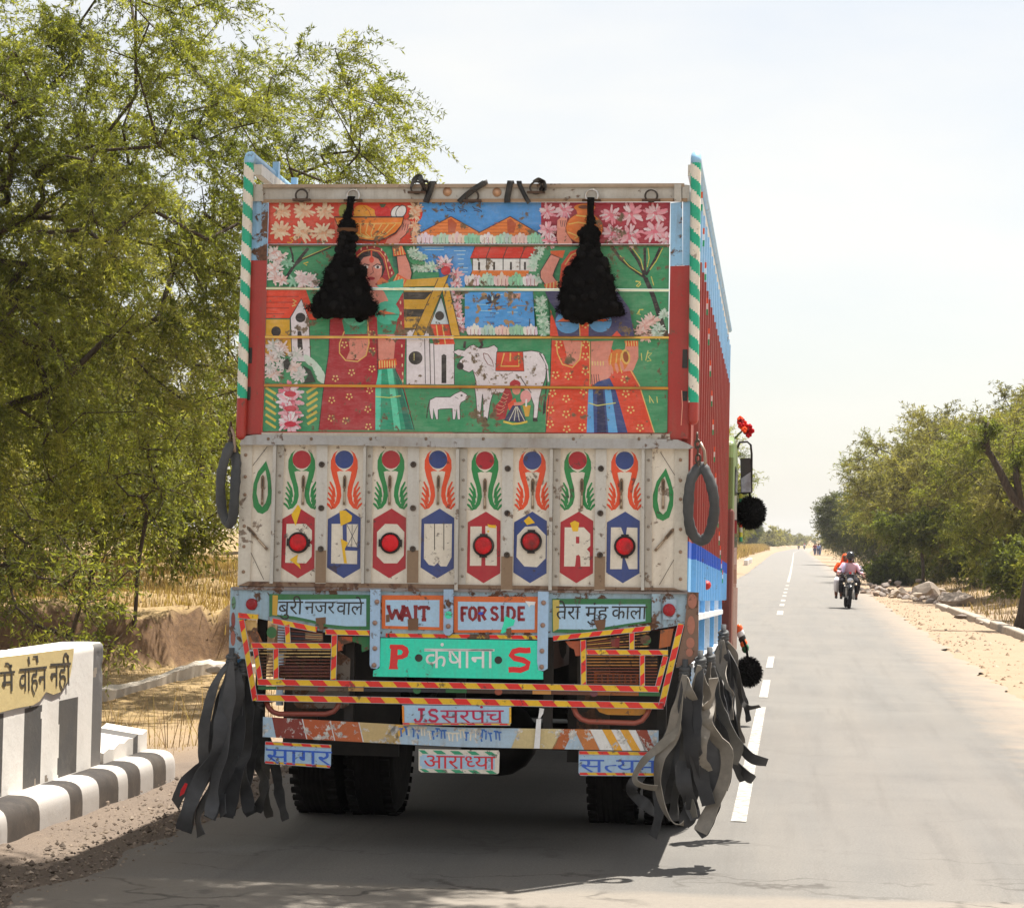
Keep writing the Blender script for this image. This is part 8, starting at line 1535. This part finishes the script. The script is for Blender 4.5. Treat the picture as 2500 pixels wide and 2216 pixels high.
def bike(name, loc, rot, label, group, front=True):
    t = empty(name, loc, rot); tag(t, label, 'motorcycle', group); bk = c8(26, 26, 28); rd = c8(190, 30, 36); sv = c8(170, 172, 175)
    def part(nm, fn, mat='gloss', par=None):
        b = MB(); fn(b); return b.build(nm, M[mat], par or t, local=True)
    for y in (0, 1.27):
        w = empty('wheel', (0, y, .3)); w.parent = t
        part('tyre', lambda b: b.tube([(0, .25*math.cos(a), .25*math.sin(a)) for a in np.linspace(0, 2*math.pi, 29)[:-1]], .048, 10, bk, closed=True), 'tyre', w)
        def rim(b):
            b.tube([(0, .2*math.cos(a), .2*math.sin(a)) for a in np.linspace(0, 2*math.pi, 25)[:-1]], .014, 6, sv, closed=True); b.tube([(-.05, 0, 0), (.05, 0, 0)], .04, 10, sv)
            for k in range(5): a = k*1.257; b.bar((0, .03*math.cos(a), .03*math.sin(a)), (0, .2*math.cos(a), .2*math.sin(a)), .02, .03, (1, 0, 0), sv)
        part('rim', rim, 'chrome', w)
    def fork(b):
        for s in (-1, 1): b.tube([(s*.085, 0, .3), (s*.085, .12, .62), (s*.085, .2, .84)], [.02, .026, .022], 8, sv)
        b.bar((-.1, .18, .8), (.1, .18, .8), .04, .03, col=bk)
    part('fork', fork, 'chrome'); part('mudguard', lambda b: b.tube([(0, .32*math.cos(a), .3+.32*math.sin(a)) for a in np.linspace(.3, 2.4, 12)], .06, 8, bk, flat=((0, 1, 0), 1)), 'gloss')
    part('handlebar', lambda b: (b.tube([(-.34, .32, .86), (-.2, .27, .9), (-.08, .24, .86), (.08, .24, .86), (.2, .27, .9), (.34, .32, .86)], .014, 8, bk), b.tube([(-.36, .325, .86), (-.24, .28, .89)], .02, 8, bk), b.tube([(.36, .325, .86), (.24, .28, .89)], .02, 8, bk)), 'black')
    part('fairing', lambda b: b.hexa([(-.09, .03, .6), (.09, .03, .6), (.12, .2, .62), (-.12, .2, .62)], [(-.1, .12, .92), (.1, .12, .92), (.11, .25, .95), (-.11, .25, .95)], bk), 'gloss')
    hl = part('headlight', lambda b: b.ball((0, .04, .75), .085, 14, 8, c8(215, 215, 220), (1, .5, .9)), 'chrome'); part('badge', lambda b: (b.box((-.04, .05, .93), (.02, .09, .98), rd), b.box((.03, .05, .92), (.06, .1, .99), sv)), 'gloss')
    for s in (-1, 1):
        part('mirror', lambda b: (b.tube([(s*.2, .26, .9), (s*.24, .24, .99), (s*.27, .24, 1.02)], .008, 6, bk), b.ball((s*.29, .23, 1.04), .05, 10, 6, c8(120, 125, 130), (1.2, .3, .8))), 'gloss')
        part('indicator', lambda b: b.ball((s*.16, .08, .66), .028, 8, 5, c8(225, 200, 170)), 'gloss')
    part('number_plate', lambda b: (b.box((-.12, -.005, .56), (.12, .005, .64), c8(50, 50, 52)), b.box((-.1, -.008, .58), (.1, -.006, .62), c8(140, 140, 140))), 'paint'); part('front_badge', lambda b: b.box((-.03, -.03, .47), (.03, 0, .54), rd), 'gloss')
    part('tank', lambda b: b.ball((0, .55, .84), .17, 14, 8, bk, (.85, 1.7, .75)), 'gloss'); part('engine', lambda b: (b.box((-.13, .4, .3), (.13, .8, .58), c8(60, 60, 62)), b.tube([(.12, .45, .5), (.15, .35, .32), (.16, .7, .26), (.17, 1.4, .34)], .03, 8, sv)), 'black'); part('seat', lambda b: b.tube([(0, .75, .78), (0, 1.0, .77), (0, 1.45, .84)], [.1, .12, .09], 10, c8(30, 28, 28), flat=((0, 0, 1), .5)), 'rubber')
    part('crash_guard', lambda b: [b.tube([(s*.05, .42, .32), (s*.26, .36, .42), (s*.27, .36, .62), (s*.08, .36, .72)], .013, 7, bk) for s in (-1, 1)] and None, 'chrome'); part('frame', lambda b: (b.bar((0, .2, .8), (0, 1.3, .62), .06, .08, col=bk), b.bar((0, .3, .7), (0, .5, .3), .05, .05, col=bk), b.bar((.09, .7, .34), (.09, 1.27, .3), .04, .05, col=bk), b.bar((-.09, .7, .34), (-.09, 1.27, .3), .04, .05, col=bk)), 'black'); return t
def rider(loc, rot, label, shirt, legs, head, group=None, helmet=None, scarf=None, back=0.0, arms='bar', lean=0.0):
    """seated figure facing -Y; one skinned body with clothes over it"""
    t = empty('person', loc, rot); tag(t, label, 'person', group); y = back
    hz = 1.36; ax = .34 if arms == 'bar' else .12; ay = .32 if arms == 'bar' else y-.35; az = .88
    body = chain([(0, y, .82, .13), (0, y-.03, 1.0, (.15, .11)), (0, y-.05, 1.13, (.16, .11)), (0, y-.06, 1.2, .06), (0, y-.08, 1.27, .055), (0, y-.09, 1.36, .088), (0, y-.085, 1.43, .075)], [2, (-.17, y-.06, 1.15, .06), (-.27, y-.16, .98, .042), (-ax, ay+.08, az+.02, .03)], [2, (.17, y-.06, 1.15, .06), (.27, y-.16, .98, .042), (ax, ay+.08, az+.02, .03)],
                 [0, (-.12, y-.05, .8, .09), (-.22, y-.42, .72, .07), (-.2, y-.22, .36, .05), (-.2, y-.26, .3, .04), (-.2, y-.38, .28, .03)], [0, (.12, y-.05, .8, .09), (.22, y-.42, .72, .07), (.2, y-.22, .36, .05), (.2, y-.26, .3, .04), (.2, y-.38, .28, .03)])
    skin_mesh('body', *body, CL['brown skin'], t)
    b = MB(); sk = lin((116, 74, 54))
    for s in (-1, 1): hand(b, (s*ax, ay+.07, az+.02), (s*.02, -1, -.25), sk)
    if not helmet:
        for s in (-1, 1): b.ball((s*.034, y-.172, 1.375), .011, 6, 4, lin((20, 16, 14)))
        b.ball((0, y-.183, 1.345), .016, 6, 4, sk, (.8, 1, 1.3)); b.ball((0, y-.172, 1.31), .02, 6, 4, lin((90, 44, 40)), (1.2, .4, .35))
    b.build('hands_and_face' if not helmet else 'hand', M['skin'], t, local=True)
    top = chain([(0, y, .8, (.17, .15)), (0, y-.03, 1.0, (.17, .13)), (0, y-.05, 1.13, (.18, .13)), (0, y-.06, 1.2, .085)], [2, (-.18, y-.06, 1.15, .078), (-.28, y-.16, .98, .06), (-(ax*.95), ay+.15, az+.06, .045)], [2, (.18, y-.06, 1.15, .078), (.28, y-.16, .98, .06), (ax*.95, ay+.15, az+.06, .045)])
    skin_mesh('shirt', *top, CL[shirt], t); tr = chain([(0, y, .8, .16)], [0, (-.12, y-.05, .8, .115), (-.22, y-.42, .72, .092), (-.2, y-.22, .4, .075)], [0, (.12, y-.05, .8, .115), (.22, y-.42, .72, .092), (.2, y-.22, .4, .075)]); skin_mesh('trousers', *tr, CL[legs], t)
    b = MB()
    for s in (-1, 1): b.ball((s*.2, y-.32, .27), .055, 8, 6, lin((30, 28, 28)), (.75, 1.9, .7))
    b.build('shoes', M['rubber'], t, local=True); b = MB()
    if helmet:
        b.ball((0, y-.085, 1.395), .128, 16, 10, c8(*helmet), (.95, 1.1, 1.05)); b.build('helmet', M['gloss'], t, local=True); b = MB(); b.ball((0, y-.15, 1.385), .086, 12, 8, c8(26, 24, 24), (1, .95, .8)); b.build('visor', M['gloss'], t, local=True)
    elif scarf:
        q = skin_mesh('scarf', *chain([(0, y-.06, 1.47, .075), (0, y-.04, 1.38, .105), (0, y-.02, 1.24, .12), (0, y+.02, 1.05, (.2, .12)), (0, y+.04, .84, (.22, .13))]), CL[scarf], t)
    else: b.ball((0, y-.06, 1.43), .092, 12, 8, lin((22, 18, 18)), (1, 1.05, .8)); b.build('hair', M['cloth'], t, local=True)
    return t
G5 = 'motorcycles coming along the road'; G6 = 'motorcycle riders and passengers'
B0 = Vector((1.80, 61.8, .015)); ROT = (0, math.radians(2.5), math.radians(2))
bike('motorcycle', B0, ROT, 'black motorcycle with round headlight coming toward the camera on the right half of the road', G5)
r1 = rider(B0+Vector((.02, 0, 0)), ROT, 'rider in pink shirt and black helmet on the nearest motorcycle', 'pink cloth', 'black cloth', None, G6, (32, 32, 36), back=.92)
V_, E_, R_ = chain([(-.12, .74, 1.2, .05), (-.17, .68, 1.08, .055), (-.2, .66, .92, .05)], [(.12, .74, 1.2, .05), (.16, .68, 1.08, .055), (.2, .66, .94, .05)], [(-.36, .72, .86, .07), (-.38, .8, .72, .1), (-.36, .95, .66, .08)]); q_ = skin_mesh('stole', V_, E_, R_, CL['lilac cloth'], r1)
rider(B0+Vector((-.09, 0, 0)), ROT, 'passenger with bright orange head scarf behind the helmeted rider', 'orange cloth', 'white cloth', None, G6, None, 'orange cloth', back=1.32, arms='lap')
b = MB(); c_ = B0+Vector((.30, 1.25, 1.02)); b.ball(c_, .12, 12, 8, c8(40, 40, 44), (.8, .7, 1.15)); b.ball(c_+Vector((.02, -.07, .06)), .055, 8, 6, c8(150, 155, 165), (.8, .4, 1)); b.tube([c_+Vector((-.05, 0, .1)), c_+Vector((-.12, -.1, .2)), c_+Vector((-.2, -.15, .12))], .014, 6, c8(30, 30, 32))
tag(b.build('shoulder_bag', M['cloth']), 'dark rounded bag carried at the right side behind the pink shirted rider', 'bag')
for x, y, sh, he, lb, lb2 in ((4.35, 590, 'yellow cloth', (40, 40, 40), 'tiny far motorcycle with a yellow shirted rider', 'tiny far rider in a yellow shirt on the road'), (5.75, 585, 'white cloth', (210, 60, 60), 'tiny far motorcycle with a white shirted rider', 'tiny far rider in a white shirt on the road')):
    P_ = Vector((x, y, .015)); bike('motorcycle', P_, ROT, lb, G5); rider(P_, ROT, lb2, sh, 'black cloth', None, G6, he, back=.92)
def walker(x, y, label, shirt, legs, rot, stride=.16, scarf=None):
    t = empty('person', (x, y, zg(x, y)), (0, 0, rot)); tag(t, label, 'person', 'people walking along the right verge'); s = stride
    skin_mesh('body', *chain([(0, 0, .95, .12), (0, 0, 1.15, (.14, .1)), (0, 0, 1.36, (.15, .1)), (0, 0, 1.46, .055), (0, -.02, 1.52, .055), (0, -.03, 1.6, .085), (0, -.03, 1.68, .07)], [2, (-.19, 0, 1.38, .055), (-.24, s*.6, 1.12, .042), (-.23, s*.2, .88, .03), (-.22, s*.1, .78, .028)], [2, (.19, 0, 1.38, .055), (.24, -s*.6, 1.12, .042), (.23, -s*.9, .9, .03), (.22, -s, .8, .028)],
        [0, (-.1, 0, .9, .09), (-.1, -s*.6, .5, .065), (-.1, -s, .08, .045), (-.1, -s-.14, .04, .03)], [0, (.1, 0, .9, .09), (.1, s*.2, .5, .065), (.1, s, .1, .045), (.1, s-.12, .05, .03)]), CL['brown skin'], t)
    skin_mesh('shirt', *chain([(0, 0, .85, (.17, .13)), (0, 0, 1.15, (.17, .12)), (0, 0, 1.37, (.17, .12)), (0, 0, 1.45, .08)], [2, (-.2, 0, 1.38, .07), (-.25, s*.6, 1.12, .06)], [2, (.2, 0, 1.38, .07), (.25, -s*.6, 1.12, .06)]), CL[shirt], t)
    skin_mesh('trousers', *chain([(0, 0, .93, .14)], [0, (-.1, 0, .88, .11), (-.1, -s*.6, .5, .09), (-.1, -s, .12, .07)], [0, (.1, 0, .88, .11), (.1, s*.2, .5, .09), (.1, s, .14, .07)]), CL[legs], t)
    b = MB(); b.ball((0, -.01, 1.65), .092, 12, 8, lin((22, 18, 18)), (1, 1.05, .85)); b.build('hair', M['cloth'], t, local=True); b = MB(); hand(b, (-.22, s*.1, .78), (0, 0, -1), lin((116, 74, 54))); hand(b, (.22, -s, .8), (0, 0, -1), lin((116, 74, 54))); b.build('hand', M['skin'], t, local=True)
    for u in (-1, 1): pass
    return t
for a in ((4.55, 318, 'far walker in maroon shirt and navy trousers on the right verge', 'maroon cloth', 'navy cloth', .2), (4.85, 326, 'far walker all in white on the right verge', 'white cloth', 'white cloth', -.1), (5.1, 322, 'far walker in navy trousers and light blue shirt', 'blue cloth', 'navy cloth', .1), (5.45, 330, 'far walker in a grey shirt and blue trousers, rightmost of the group', 'grey cloth', 'blue cloth', .3)): walker(*a)
# ------------------------------------------------------------------ dusty air
k = NT('dusty air'); v = k.n('ShaderNodeVolumePrincipled'); v.inputs['Color'].default_value = (.93, .95, 1, 1); v.inputs['Density'].default_value = .00017; v.inputs['Anisotropy'].default_value = .2
k.t.links.new(v.outputs[0], k.out.inputs['Volume'])
b = MB(); b.box((-1500, -80, -3.0), (1500, 1500, 14)); hz = b.build('haze', k.m); tag(hz, kind='stuff')
